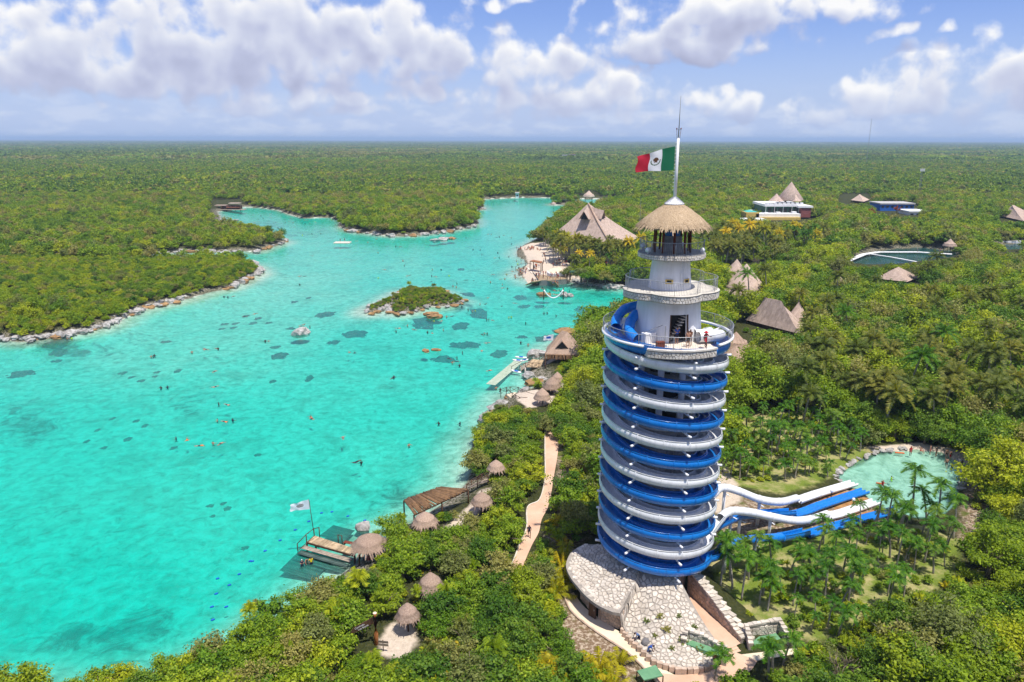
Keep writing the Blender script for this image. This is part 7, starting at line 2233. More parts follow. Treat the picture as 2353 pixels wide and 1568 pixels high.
def broad(name, mat_, rx, height, seed, n_leaves=2600, size=0.36, lobes=13):
    rz = height * 0.55
    zc = height * 0.50
    q, lc, lr = crown_arrays(rx, rz, zc, lobes, n_leaves, size, seed)
    q[..., 2] = np.maximum(q[..., 2], 0.15)
    return {'crown': quads_mesh('crown', q, mat_), 'trunk': trunk_mesh('trunk', lc, 0.10 + 0.028 * height, height * 0.38, seed=seed), 'r': rx, 'h': height, 'q': q, 'mat': mat_}

LEAVES = ['leaf_yellow', 'leaf_green', 'leaf_deep', 'leaf_olive']
SHRUBS, TREES, MIDS = [], [], []
for i in range(12):
    m_ = ['leaf_yellow', 'leaf_green', 'leaf_yellow', 'leaf_green', 'leaf_deep', 'leaf_olive'][i % 6]
    SHRUBS.append(broad('shrub', m_, 1.75 + 0.12 * (i % 4), 2.9 + 0.25 * (i % 3), 100 + i, 3000, 0.25, 34))
for i in range(12):
    m_ = ['leaf_green', 'leaf_deep', 'leaf_green', 'leaf_yellow', 'leaf_deep', 'leaf_olive'][i % 6]
    TREES.append(broad('tree', m_, 2.9 + 0.2 * (i % 4), 5.4 + 0.45 * (i % 4), 200 + i, 5000, 0.33, 46))

def frond(g, L, el, droop, width, n, lift=0.35, seg=2):
    """one pinnate frond along +x: list of quads"""
    qs = []
    def at(s):
        return np.array([L * s * math.cos(el) * (1 - 0.12 * s * s), 0, L * s * math.sin(el) - droop * L * s * s])
    for i in range(n):
        s = 0.10 + 0.9 * i / n
        p = at(s); p2 = at(min(s + 0.9 / n * 1.1, 1.02))
        w = width * (math.sin(PI * min(0.12 + s * 0.86, 1.0)) ** 0.7) * g.uniform(0.8, 1.1)
        for sd in (-1, 1):
            tip = p + np.array([w * 0.75, sd * w * 0.72, -w * lift * g.uniform(0.5, 1.4)])
            th = np.array([0.9 * L / n, 0, 0])
            qs.append([p, p2, tip + th * 0.25, tip - th * 0.05])
    # rachis
    for i in range(4):
        a, b = at(i / 4), at((i + 1) / 4)
        e = np.array([0, 0.03, 0])
        qs.append([a - e, a + e, b + e, b - e])
    return np.array(qs)

def rosette(seed, n_fr, L, width, n_leaf, el_lo, el_hi, droop, lift=0.35):
    g = np.random.default_rng(seed)
    out = []
    for k in range(n_fr):
        f = k / max(n_fr - 1, 1)
        a = k * 2.39996 + g.uniform(-0.2, 0.2)
        el = el_lo + (el_hi - el_lo) * (1 - f) + g.uniform(-0.12, 0.12)
        q = frond(g, L * g.uniform(0.8, 1.1), el, droop * g.uniform(0.7, 1.3), width, n_leaf, lift)
        c, s = math.cos(a), math.sin(a)
        x, y = q[..., 0] * c - q[..., 1] * s, q[..., 0] * s + q[..., 1] * c
        out.append(np.stack([x, y, q[..., 2]], -1))
    return np.concatenate(out)

def palm(seed, h, n_fr, L, width, mat_, n_leaf=14, r0=0.16, lean=0.6, el=(-0.35, 1.2), droop=0.45, bark='bark_palm', gold=False):
    g = random.Random(seed)
    a = g.uniform(0, 2 * PI)
    tip = Vector((lean * math.cos(a), lean * math.sin(a), h))
    q = rosette(seed, n_fr, L, width, n_leaf, el[0], el[1], droop) + np.array(tip)
    mb = MB()
    if h > 0.4:
        pts = [Vector((tip.x * s ** 1.8, tip.y * s ** 1.8, -0.3 + (h + 0.3) * s)) for s in np.linspace(0, 1, 7)]
        mb.tube(pts, [r0 * (1.25 - 0.55 * s) for s in np.linspace(0, 1, 7)], 7)
    else:
        mb.tube([(0, 0, -0.2), (0, 0, max(h, 0.15))], [r0, r0 * 0.8], 6)
    return {'crown': quads_mesh('crown', q, mat_), 'trunk': mb.mesh('trunk', bark), 'h': h, 'r': L * 0.8, 'q': q, 'mat': mat_}

COCO = [palm(300 + i, 7.5 + 0.8 * (i % 3), 24, 3.3, 0.85, ['leaf_palm', 'leaf_palm', 'leaf_gold', 'leaf_palm', 'leaf_palm', 'leaf_grove'][i], 15, 0.17, 1.1) for i in range(6)]
GROVE = [palm(330 + i, 2.4 + 0.6 * (i % 5), 13, 1.3 + 0.12 * (i % 3), 0.46, 'leaf_grove' if i % 3 else 'leaf_deep', 11, 0.09, 0.25 + 0.2 * (i % 4), (-0.1, 1.2), 0.62) for i in range(8)]
FAN = [palm(350 + i, 0.8 + 0.6 * i, 14, 1.15, 0.5, ['leaf_olive', 'leaf_palm', 'leaf_yellow'][i], 7, 0.08, 0.15, (-0.1, 1.3), 0.25) for i in range(3)]
YOUNG = [palm(360 + i, 0.35, 10, 2.3, 0.5, 'leaf_gold', 13, 0.13, 0.05, (0.45, 1.35), 0.40) for i in range(3)]
def dry(seed, rx, h):
    q, lc, lr = crown_arrays(rx, h * 0.5, h * 0.55, 10, 500, 0.42, seed)
    g = np.random.default_rng(seed)
    c = q.mean(1, keepdims=True)
    d = unit(q[:, :1] - q[:, 2:3])
    q[:, 1] = q[:, 0] + 0.02; q[:, 3] = q[:, 2] + 0.02
    mb = MB()
    f = Vector((0, 0, h * 0.3))
    mb.tube([(0, 0, -0.3), f], [0.12, 0.09], 6)
    gg = random.Random(seed)
    for k in range(10):
        e = Vector(lc[k])
        m_ = f.lerp(e, 0.55) + Vector((gg.uniform(-0.3, 0.3), gg.uniform(-0.3, 0.3), 0.25))
        mb.tube([f, m_, e], [0.07, 0.05, 0.02], 5)
        for _ in range(5):
            e2 = m_.lerp(e, gg.uniform(0.2, 1)) + Vector((gg.uniform(-0.9, 0.9), gg.uniform(-0.9, 0.9), gg.uniform(0, 0.8)))
            mb.tube([m_.lerp(e, gg.uniform(0, 0.6)), e2], [0.03, 0.012], 3)
    return {'crown': quads_mesh('crown', q, 'twig'), 'trunk': mb.mesh('trunk', 'twig'), 'h': h, 'r': rx, 'q': q, 'mat': 'twig'}
DRY = [dry(380 + i, 1.9 + 0.3 * i, 3.6 + 0.4 * i) for i in range(3)]
FLAME = [broad('tree', 'leaf_flame', 2.6, 5.5, 395, 1500, 0.45, 12)]

# cheap stand-in meshes of the same plants for the woods (kept out of the scene, used by the scatters)
def proto_obj(name, parts_q, mats):
    V, Fq, mi = [], [], []
    b = 0
    for q, k in parts_q:
        n = len(q)
        V.append(q.reshape(-1, 3)); Fq.append(np.arange(n * 4).reshape(n, 4) + b); mi += [k] * n
        b += n * 4
    me = np_mesh(name, np.concatenate(V), np.concatenate(Fq), mats, mi)
    return bpy.data.objects.new(name, me)

def scatter(name, protos, P, rot, sc, ix, label=None):
    """ONE object that stands for a wood: points with the plants on them"""
    col = bpy.data.collections.new(name + '_plants')
    for i, o in enumerate(protos):
        o.name = '%s_plant_%02d' % (name, i)
        col.objects.link(o)
    me = bpy.data.meshes.new(name)
    P = np.asarray(P, float)
    me.vertices.add(len(P)); me.vertices.foreach_set('co', P.ravel())
    for nm, arr, ty in (('rz', rot, 'FLOAT'), ('sc', sc, 'FLOAT'), ('ix', ix, 'INT')):
        a = me.attributes.new(nm, ty, 'POINT'); a.data.foreach_set('value', np.asarray(arr, np.int32 if ty == 'INT' else np.float32))
    o = link_mesh(name, me)
    ng = bpy.data.node_groups.new(name + '_scatter', 'GeometryNodeTree')
    ng.interface.new_socket('Geometry', in_out='INPUT', socket_type='NodeSocketGeometry')
    ng.interface.new_socket('Geometry', in_out='OUTPUT', socket_type='NodeSocketGeometry')
    N = ng.nodes; L = ng.links
    gi, go = N.new('NodeGroupInput'), N.new('NodeGroupOutput')
    ci = N.new('GeometryNodeCollectionInfo'); ci.inputs['Collection'].default_value = col
    ci.inputs['Separate Children'].default_value = True; ci.inputs['Reset Children'].default_value = True
    ip = N.new('GeometryNodeInstanceOnPoints'); ip.inputs['Pick Instance'].default_value = True
    def na(nm, ty):
        n = N.new('GeometryNodeInputNamedAttribute'); n.data_type = ty; n.inputs[0].default_value = nm; return n.outputs[0]
    cx = N.new('ShaderNodeCombineXYZ'); L.new(na('rz', 'FLOAT'), cx.inputs[2])
    L.new(gi.outputs[0], ip.inputs['Points']); L.new(ci.outputs[0], ip.inputs['Instance']); L.new(na('ix', 'INT'), ip.inputs['Instance Index'])
    e2r = N.new('FunctionNodeEulerToRotation'); L.new(cx.outputs[0], e2r.inputs[0])
    L.new(e2r.outputs[0], ip.inputs['Rotation']); L.new(na('sc', 'FLOAT'), ip.inputs['Scale'])
    L.new(ip.outputs[0], go.inputs[0])
    md = o.modifiers.new('scatter', 'NODES'); md.node_group = ng
    o['kind'] = 'stuff'
    if label: o['label'] = label
    return o
# ------------------------------------------------------------------ where plants may not stand: open ground and what must stay in view
CLEAR = [  # polygon in the photograph, plants nearer than this y are kept out of it
    ([(1296, 1255), (1345, 1230), (1640, 1255), (1660, 1330), (1700, 1400), (1800, 1412), (1840, 1500), (1740, 1545), (1570, 1580), (1480, 1560), (1370, 1480), (1288, 1390)], 80),
    ([(1375, 560), (1690, 560), (1690, 900), (1655, 1290), (1640, 1340), (1355, 1300)], 66),
    ([(1246, 990), (1286, 990), (1286, 1040), (1278, 1105), (1268, 1165), (1248, 1200), (1240, 1230), (1205, 1300), (1172, 1300), (1200, 1240), (1208, 1165), (1240, 1140), (1248, 1090)], 999),
    ([(1640, 1110), (1960, 1100), (1910, 1095), (1930, 1075), (1990, 1045), (2050, 1025), (2160, 1025), (2222, 1060), (2222, 1140), (2258, 1225), (2200, 1235), (2075, 1190), (1860, 1255), (1655, 1310)], 999),
    ([(636, 1320), (676, 1150), (720, 1140), (740, 1200), (840, 1195), (892, 1225), (884, 1275), (835, 1305), (725, 1350)], 999),
    ([(920, 1150), (1075, 1110), (1125, 1095), (1125, 1130), (1075, 1160), (945, 1198)], 999),
    ([(945, 1195), (975, 1170), (1008, 1195), (1005, 1218), (950, 1220)], 999), ([(1082, 1150), (1110, 1128), (1138, 1150), (1130, 1168), (1088, 1168)], 999),
    ([(955, 1340), (990, 1300), (1026, 1340), (1020, 1366), (962, 1366)], 999), ([(905, 1410), (935, 1368), (965, 1405), (960, 1435), (912, 1435)], 999),
    ([(880, 1440), (950, 1425), (958, 1490), (920, 1520), (860, 1500)], 999), ([(795, 1455), (850, 1395), (880, 1395), (885, 1490), (850, 1495)], 999),
    ([(1120, 1085), (1138, 1058), (1156, 1078), (1150, 1096), (1124, 1098)], 999), ([(1060, 1240), (1125, 1110), (1140, 1130), (1085, 1230)], 60),
    ([(1115, 890), (1190, 812), (1262, 806), (1268, 770), (1328, 770), (1325, 818), (1262, 848), (1230, 866)], 999),
    ([(1225, 925), (1245, 890), (1250, 862), (1272, 850), (1300, 885), (1285, 905), (1270, 925)], 999), ([(1142, 885), (1225, 895), (1260, 918), (1255, 945), (1215, 940), (1150, 925)], 999),
    ([(1180, 555), (1255, 555), (1290, 580), (1300, 610), (1325, 640), (1300, 660), (1200, 665), (1185, 620)], 999), ([(1250, 552), (1345, 462), (1385, 470), (1475, 542), (1470, 553)], 372),
    ([(1655, 672), (1690, 598), (1725, 598), (1762, 660), (1740, 680)], 250), ([(1704, 748), (1748, 682), (1802, 682), (1858, 755), (1845, 762)], 196),
    ([(1650, 830), (1655, 762), (1680, 745), (1726, 770), (1730, 830)], 999), ([(2008, 648), (2058, 612), (2116, 624), (2116, 650)], 270), ([(2285, 492), (2330, 468), (2380, 475), (2380, 510), (2300, 505)], 470),
    ([(1700, 500), (1745, 410), (1850, 410), (1885, 500), (1840, 512), (1720, 508)], 470), ([(1930, 610), (1990, 572), (2120, 564), (2200, 572), (2208, 586), (2140, 596), (2050, 606), (1985, 610)], 999),
    ([(1950, 520), (1955, 500), (2020, 505), (2030, 520), (2010, 530)], 380), ([(2250, 582), (2353, 560), (2353, 580)], 999),
    ([(2015, 465), (2110, 465), (2110, 500), (2015, 490)], 999), ([(485, 460), (565, 460), (565, 492), (485, 492)], 999),
    ([(1925, 445), (2000, 445), (2000, 465), (1925, 465)], 999), ([(1325, 385), (1400, 385), (1400, 398), (1325, 398)], 999),
    ([(1335, 440), (1370, 440), (1370, 462), (1335, 462)], 999), ([(1290, 352), (1325, 352), (1325, 368), (1290, 368)], 9999),
]
SLP0 = [(1640, 1110), (1960, 1095), (1990, 1130), (2075, 1185), (1960, 1222), (1860, 1250), (1655, 1315)]
def blocked(x, y, z, h, r):
    b = np.zeros(x.shape, bool)
    rr2 = np.asarray(h) * 0.42 if r is None else np.asarray(r)
    for hh, dx in ((0.0, 0), (0.5, 0), (0.9, 0), (0.55, -1), (0.55, 1), (0.85, -0.6), (0.85, 0.6)):
        u, v = PJ(x + rr2 * dx, y, z + h * hh)
        for pol_, ymax in CLEAR:
            us = [p[0] for p in pol_]; vs_ = [p[1] for p in pol_]
            bb = (u > min(us)) & (u < max(us)) & (v > min(vs_)) & (v < max(vs_)) & (y < ymax)
            if bb.any():
                idx = np.where(bb)[0]
                b[idx] |= inside(pol_, u[idx], v[idx])
    return b

def grid_pts(y0, y1, step, seed, side=0.75, pad=45):
    g = np.random.default_rng(seed)
    ys = np.arange(y0, y1, step * 0.87)
    out = []
    for i, yy in enumerate(ys):
        w = side * yy + pad
        xs = np.arange(-w, w, step) + (step / 2 if i % 2 else 0)
        out.append(np.stack([xs, np.full(len(xs), yy)], -1))
    p = np.concatenate(out)
    return p + g.uniform(-0.36, 0.36, p.shape) * step

# huts, docks and the like register their footprint here so that nothing grows through them
FOOT = [(TX, TY, 8.5)]

g7 = np.random.default_rng(77)
def pick(P, keep, z):
    return P[keep], z[keep]

near_p = grid_pts(38, 300, 2.35, 1)
s = land_sdf(near_p[:, 0], near_p[:, 1])
near_p, s = near_p[s > 0.8], s[s > 0.8]
x, y = near_p[:, 0], near_p[:, 1]
z = land_z(x, y, s)
in_bare = np.zeros(len(x), bool)
for b_ in BARE: in_bare |= inside(b_, x, y)
in_grove = np.zeros(len(x), bool)
for b_ in GROVES: in_grove |= inside(b_, x, y)
in_sand = np.zeros(len(x), bool)
for b_ in SAND: in_sand |= inside(b_, x, y)
in_islet = inside(islet, x, y)
in_pool = inside(pool, x, y) | (pdist(pool, x, y) < 1.2)
u_, v_ = PJ(x, y, z)
bank = (x < TX + 2) & (y < 215) & (s < 60) & (u_ < 1420) & (v_ > 640)
left = (u_ < 760) & (v_ < 800)
right = ~bank & ~left
rr_ = g7.random(len(x))
tall = g7.random(len(x))
# kind: 0 none 1 shrub 2 tree 3 fan palm 4 dry 5 young golden palm
kind = np.zeros(len(x), int)
kind[bank] = 1
kind[left] = 1
kind[right & (rr_ < 0.42)] = 2
kind[right & (rr_ > 0.42) & (rr_ < 0.60)] = 1
clump = vnoise(x, y, 22, 41)
kind[bank & (rr_ < 0.12) & (clump > 0.45) & (s > 8)] = 2
kind[(bank | left) & (rr_ > 0.93)] = 3
kind[right & (rr_ > 0.975)] = 4
kind[in_bare & (rr_ > 0.5)] = 0
kind[in_bare & (rr_ > 0.93) & (v_ > 1150) & (u_ < 1560)] = 5
TERR = GP([(1270, 572), (1450, 592), (1450, 645), (1300, 645)], 1.8)
PALMY = GP([(1600, 575), (1790, 560), (1800, 640), (1640, 655)], 1.8)
kind[inside(TERR, x, y) | (inside(PALMY, x, y) & (rr_ < 0.45))] = 0
kind[in_grove | in_sand | in_islet | in_pool] = 0
gu_ = [(1640, 1300), (1860, 1240), (2060, 1190), (2200, 1240), (2195, 1320), (2050, 1390), (1920, 1470), (1850, 1480), (1690, 1425)]
CLEAR.append((gu_, 999))
near_sl = np.hypot(x - TX, y - TY) < 10.5
kind[near_sl] = 0
hgt = np.select([kind == 1, kind == 2, kind == 3, kind == 4, kind == 5], [3.3, 7.6, 2.2, 3.8, 2.2], 0)
rad_ = np.select([kind == 1, kind == 2, kind == 3], [1.6, 2.9, 0.9], 0.9)
bl = blocked(x, y, z, hgt, rad_)
# where a full-grown plant would hide something, a low one stands instead
low_ok = bl & (kind > 0) & (kind < 3) & ~blocked(x, y, z, np.full(len(x), 1.5), np.full(len(x), 0.7))
kind[bl] = 0
low_ids = np.where(low_ok)[0]
LAB_COL = {'leaf_yellow': 'yellow-green', 'leaf_green': 'mid green', 'leaf_deep': 'deep green', 'leaf_olive': 'olive', 'leaf_palm': 'dull green', 'leaf_gold': 'golden', 'leaf_grove': 'bright green', 'twig': 'bare grey', 'leaf_flame': 'scarlet'}
MARKS = [((735, 1270), 'by the bathing jetty'), ((1000, 1150), 'by the log pergola'), ((865, 1440), 'by the tall log signpost'), ((915, 1470), 'round the sandy clearing'), ((990, 1335), 'round the finialed thatched shelter'), ((1110, 1110), 'by the wooden footbridge'),
         ((1265, 1010), 'at the upper end of the pink path'), ((1230, 1190), 'at the bend of the pink path'), ((1180, 1300), 'at the foot of the pink path'), ((1240, 905), 'by the boardwalk shelters'), ((1255, 840), 'by the wooden jetty'), ((1310, 790), 'behind the jetty house'),
         ((1290, 1330), 'beside the stone corridor'), ((1400, 1520), 'below the cream path'), ((1360, 1100), 'at the left foot of the slide tower'), ((1760, 1480), 'by the stone enclosure'), ((1900, 1490), 'in front of the palm grove'), ((2100, 1420), 'on the slope right of the grove'),
         ((2280, 1200), 'beyond the pool rim'), ((2150, 1000), 'behind the pool beach'), ((1900, 930), 'at the back of the upper grove'), ((1740, 900), 'right of the tower slides'), ((1785, 780), 'by the broad hip-roofed hut'), ((1700, 700), 'by the conical huts'), ((2060, 690), 'before the dark pond'),
         ((2250, 800), 'in the wood before the second pond'), ((2000, 820), 'in the wood round the tall palm'), ((300, 1560), 'on the lagoon bank far from the jetty'), ((600, 1500), 'on the lagoon bank left of the signpost'), ((100, 740), 'on the rocky low shore across the lagoon'), ((450, 640), 'on the wooded point across the lagoon'), ((1050, 1500), 'on the bank right of the sandy clearing')]
def region(u, v, x, y):
    return min(MARKS, key=lambda m_: (m_[0][0] - u) ** 2 + ((m_[0][1] - v) * 1.3) ** 2)[1]
def sized(sc):
    return 'small ' if sc < 0.8 else 'large ' if sc > 1.0 else ''

def plant(name, proto, loc, rz, sc, label, cat, group):
    t_ = thing(name, label, cat, loc, group, rz)
    t_.scale = (sc, sc, sc)
    for nm in ('trunk', 'crown'):
        o = bpy.data.objects.new(nm, proto[nm]); C.objects.link(o); o.parent = t_
    return t_

stuff_near = {'P': [], 'rot': [], 'sc': [], 'ix': []}
near_protos = []
small_pl = []
def near_index(lst, i):
    p = lst[i]
    if 'ni' not in p:
        p['ni'] = len(near_protos); near_protos.append(p)
    return p['ni']
FAM = {1: (SHRUBS, 'shrub', 'shrub', 'bushy %s shrub %s', 'shrubs %s'), 2: (TREES, 'broadleaf_tree', 'tree', 'leafy %s round-crowned tree %s', 'trees %s'),
       3: (FAN, 'fan_palm', 'palm', 'low %s fan palm %s', 'fan palms %s'), 4: (DRY, 'dry_bush', 'bush', 'leafless %s bush %s', 'dry bushes %s'), 5: (YOUNG, 'young_palm', 'palm', 'stemless young palm with %s fronds %s', 'young palms %s')}
for k, (lst, nm, cat, lab, grp) in FAM.items():
    ids = np.where(kind == k)[0]
    d = np.sqrt(x[ids] ** 2 + y[ids] ** 2 + (z[ids] - CAMH) ** 2)
    inview = (u_[ids] > -30) & (u_[ids] < 2383) & (v_[ids] < 1640)
    order = ids[np.lexsort((d, ~inview))]
    for j, i in enumerate(order):
        # leaf colour drawn from patchy noise and chance, yellower on the left shore
        c = 0.5 + (clump[i] - 0.5) * 0.5 + g7.uniform(-0.36, 0.36) + (0.12 if left[i] else 0.04)
        n = len(lst)
        vi = int(g7.integers(n))
        if k in (1, 2):
            want = ('leaf_yellow' if c > 0.62 else 'leaf_green' if c > 0.36 else 'leaf_deep') if g7.random() > 0.12 else 'leaf_olive'
            opts = [q for q in range(n) if lst[q]['mat'] == want]
            vi = opts[int(g7.integers(len(opts)))]
        sc = float(g7.uniform(0.65, 1.15)) * (0.72 if left[i] else 1.0)
        if k == 2 and v_[i] > 1150: sc *= 0.72
        if k == 2 and right[i]: sc *= 0.95 + 0.35 * clump[i]
        rz = float(g7.uniform(0, 2 * PI))
        if j < (245 if k == 1 else 300) and inview[np.where(ids == i)[0][0]]:
            col_ = LAB_COL[lst[vi]['mat']]; rg = region(u_[i], v_[i], x[i], y[i])
            plant(nm, lst[vi], (x[i], y[i], z[i] - 0.05), rz, sc, sized(sc) + lab % (col_, rg), cat, (sized(sc) + col_ + ' ' + grp) % rg)
        else:
            stuff_near['P'].append((x[i], y[i], z[i] - 0.05)); stuff_near['rot'].append(rz); stuff_near['sc'].append(sc); stuff_near['ix'].append(near_index(lst, vi))

for i in low_ids:
    stuff_near['P'].append((x[i], y[i], z[i] - 0.05)); stuff_near['rot'].append(float(g7.uniform(0, 6.28))); stuff_near['sc'].append(float(g7.uniform(0.34, 0.5))); stuff_near['ix'].append(near_index(SHRUBS, int(g7.integers(12))))
# the same plants beyond those told apart, as one wood
def lite(p, frac, grow, seed):
    g = np.random.default_rng(seed)
    q = p['q']
    q = q[g.random(len(q)) < frac]
    c = q.mean(1, keepdims=True)
    return c + (q - c) * grow
protos = [proto_obj('near_wood', [(lite(p, 0.45, 1.4, 5), 0)], [p['mat']]) for p in near_protos]
scatter('undergrowth', protos, stuff_near['P'], stuff_near['rot'], stuff_near['sc'], stuff_near['ix'], 'low green wood covering the lagoon shores')

# low ground cover filling the gaps between shrubs, on the bank, the slope and under the grove palms
gc = grid_pts(45, 175, 1.25, 21, 0.75, 12)
s = land_sdf(gc[:, 0], gc[:, 1]); gc, s = gc[s > 0.7], s[s > 0.7]
zc_ = land_z(gc[:, 0], gc[:, 1], s)
uc, vc = PJ(gc[:, 0], gc[:, 1], zc_)
inb = np.zeros(len(gc), bool); ing = inb.copy(); ins = inb.copy()
for b_ in BARE: inb |= inside(b_, gc[:, 0], gc[:, 1])
for b_ in GROVES: ing |= inside(b_, gc[:, 0], gc[:, 1])
for b_ in SAND: ins |= inside(b_, gc[:, 0], gc[:, 1])
rc = g7.random(len(gc)); cn = vnoise(gc[:, 0], gc[:, 1], 6, 61)
okc = np.where(ing, rc < 0.16 + 0.45 * (cn > 0.52), np.where(inb, (rc < 0.55) & (cn > 0.35), rc < 0.75))
okc &= ~ins & ~inside(pool, gc[:, 0], gc[:, 1]) & (pdist(pool, gc[:, 0], gc[:, 1]) > 0.7) & (np.hypot(gc[:, 0] - TX, gc[:, 1] - TY) > 10.8)
okc &= ~blocked(gc[:, 0], gc[:, 1], zc_, np.full(len(gc), 0.7), np.full(len(gc), 0.35)) | (ing & ~inside(SLP0, uc, vc))
idx = np.where(okc)[0]
cov = [SHRUBS[0], SHRUBS[1], SHRUBS[2], SHRUBS[4], SHRUBS[5], FAN[0], FAN[2], YOUNG[0]]
covp = [proto_obj('cover', [(lite(p, 0.18 if j < 5 else 1.0, 2.3 if j < 5 else 1.0, 9), 0)], [p['mat']]) for j, p in enumerate(cov)]
pick_ = g7.choice(8, len(idx), p=[0.24, 0.22, 0.12, 0.14, 0.12, 0.06, 0.06, 0.04])
scv = np.where(pick_ < 5, g7.uniform(0.22, 0.46, len(idx)), np.where(pick_ < 7, g7.uniform(0.5, 0.9, len(idx)), g7.uniform(0.25, 0.5, len(idx)))) * np.where(ing[idx], 0.7, 1.0)
scatter('ground_cover', covp, np.c_[gc[idx], zc_[idx] - 0.1], g7.uniform(0, 6.28, len(idx)), scv, pick_, 'low green ground cover between the shrubs')

# ------------------------------------------------------------------ middle distance and far forest
mid_protos, far_protos = [], []
for i, p in enumerate(TREES + SHRUBS[:6]):
    mid_protos.append(proto_obj('mid_wood', [(lite(p, 0.16, 2.3, i), 0)], [p['mat'] if p['mat'] != 'leaf_yellow' or i % 2 else 'leaf_green']))
for i in range(8):
    q, lc, lr = crown_arrays(3.9, 3.4, 3.4, 9, 150, 1.55, 700 + i)
    far_protos.append(proto_obj('far_wood', [(q, 0)], [['leaf_far', 'leaf_deep', 'leaf_far', 'leaf_green', 'leaf_yellow', 'leaf_olive', 'leaf_deep', 'leaf_green'][i]]))
for p in DRY[:1]:
    mid_protos.append(proto_obj('mid_wood', [(lite(p, 1.0, 2.0, 3), 0)], ['twig']))
mp = grid_pts(300, 640, 3.7, 2, 0.76, 30)
s = land_sdf(mp[:, 0], mp[:, 1]); mp = mp[s > 1.0]
zz = land_z(mp[:, 0], mp[:, 1])
mb6 = blocked(mp[:, 0], mp[:, 1], zz, np.full(len(mp), 6.0), None)
ml = mb6 & ~blocked(mp[:, 0], mp[:, 1], zz, np.full(len(mp), 1.7), np.full(len(mp), 0.9))
ok = ~mb6 | ml
ok &= ~inside(TERR, mp[:, 0], mp[:, 1])
for b_ in SAND: ok &= ~inside(b_, mp[:, 0], mp[:, 1])
mp, zz, ml = mp[ok], zz[ok], ml[ok]
n = len(mp)
cl = vnoise(mp[:, 0], mp[:, 1], 30, 51)
def by_patch(protos_, val, n):
    # neighbouring trees tend to be of one sort
    order = {'leaf_deep': 0.1, 'leaf_far': 0.4, 'leaf_green': 0.5, 'leaf_olive': 0.75, 'leaf_yellow': 0.9, 'twig': 0.5}
    key = np.array([order[p.data.materials[0].name.split('.')[0]] for p in protos_])
    w = np.exp(-((key[None, :] - val[:, None]) / 0.28) ** 2) + 0.06
    for j, p in enumerate(protos_):
        if p.data.materials[0].name.startswith('twig'): w[:, j] *= 0.35
    w = np.cumsum(w, 1); w /= w[:, -1:]
    return (g7.random((n, 1)) > w).sum(1).clip(0, len(protos_) - 1)
ixm = by_patch(mid_protos, vnoise(mp[:, 0], mp[:, 1], 26, 57) * 0.6 + vnoise(mp[:, 0], mp[:, 1], 9, 58) * 0.4 + 0.12, n)
scm = g7.uniform(0.62, 1.05, n) * (0.85 + 0.45 * cl) * np.where(PJ(mp[:, 0], mp[:, 1], zz)[0] < 760, 0.78, 1.0) * np.where(ml, 0.3, 1.0)
scatter('middle_forest', mid_protos, np.c_[mp, zz], g7.uniform(0, 6.28, n), scm, ixm, 'dense green forest round the head of the lagoon')
fp = grid_pts(640, 1700, 6.6, 3, 0.76, 40)
s = np.full(len(fp), 50.0); m7 = fp[:, 1] < 700; s[m7] = land_sdf(fp[m7, 0], fp[m7, 1])
fp = fp[s > 2]
ok = ~blocked(fp[:, 0], fp[:, 1], np.full(len(fp), 1.8), np.full(len(fp), 6.0), None)
fp = fp[ok]
n = len(fp)
cl = vnoise(fp[:, 0], fp[:, 1], 60, 52)
scatter('far_forest', far_protos, np.c_[fp, np.full(n, 1.0)], g7.uniform(0, 6.28, n), g7.uniform(0.6, 1.3, n) * (0.7 + 0.6 * cl), by_patch(far_protos, vnoise(fp[:, 0], fp[:, 1], 45, 57) * 0.7 + vnoise(fp[:, 0], fp[:, 1], 14, 58) * 0.3, n), 'forest canopy stretching away behind the lagoon')
# tiles of canopy for the distance
tiles = []
for i in range(5):
    g = np.random.default_rng(800 + i)
    qs = []
    T_ = 90.0
    for k in range(150):
        cx_, cy_ = g.uniform(-T_ / 2, T_ / 2, 2)
        h = g.uniform(4.0, 9.0) * (0.8 + 0.4 * g.random()); r = g.uniform(3.0, 6.0)
        m_ = 12
        d = unit(g.normal(size=(m_, 3)) + np.array([0, 0, 0.9]))
        p = np.array([cx_, cy_, h * 0.55]) + d * np.array([r, r, h * 0.42])
        nr = unit(d + g.normal(size=(m_, 3)) * 0.35)
        t_ = unit(np.cross(nr, g.normal(size=(m_, 3)))); b2 = np.cross(nr, t_)
        ss = r * g.uniform(0.5, 0.95, (m_, 1))
        qs.append(np.stack([p - t_ * ss, p - b2 * ss, p + t_ * ss, p + b2 * ss], 1))
    tiles.append(proto_obj('canopy', [(np.concatenate(qs), 0)], [['leaf_far', 'leaf_far', 'leaf_deep', 'leaf_olive', 'leaf_green'][i]]))
tp = grid_pts(1690, 11000, 78, 4, 0.74, 60)
n = len(tp)
scatter('distant_forest', tiles, np.c_[tp, np.full(n, 0.8)], g7.integers(0, 4, n) * PI / 2 + g7.uniform(-0.3, 0.3, n), g7.uniform(0.92, 1.2, n), by_patch(tiles, vnoise(tp[:, 0] * 0.5, tp[:, 1], 260, 57) * 0.8 + vnoise(tp[:, 0], tp[:, 1], 90, 58) * 0.2, n), 'flat green forest running to the horizon')

# ------------------------------------------------------------------ palms told apart
def put_palms(lst, spots, nm, label, group, cat='palm', sc=(0.85, 1.15), zoff=0):
    for (u, v) in spots:
        p = GG(u, v)
        pr = lst[int(g7.integers(len(lst)))]
        plant(nm, pr, (p.x, p.y, max(p.z, 0.3) - 0.05), float(g7.uniform(0, 6.28)), float(g7.uniform(*sc)), label, cat, group)
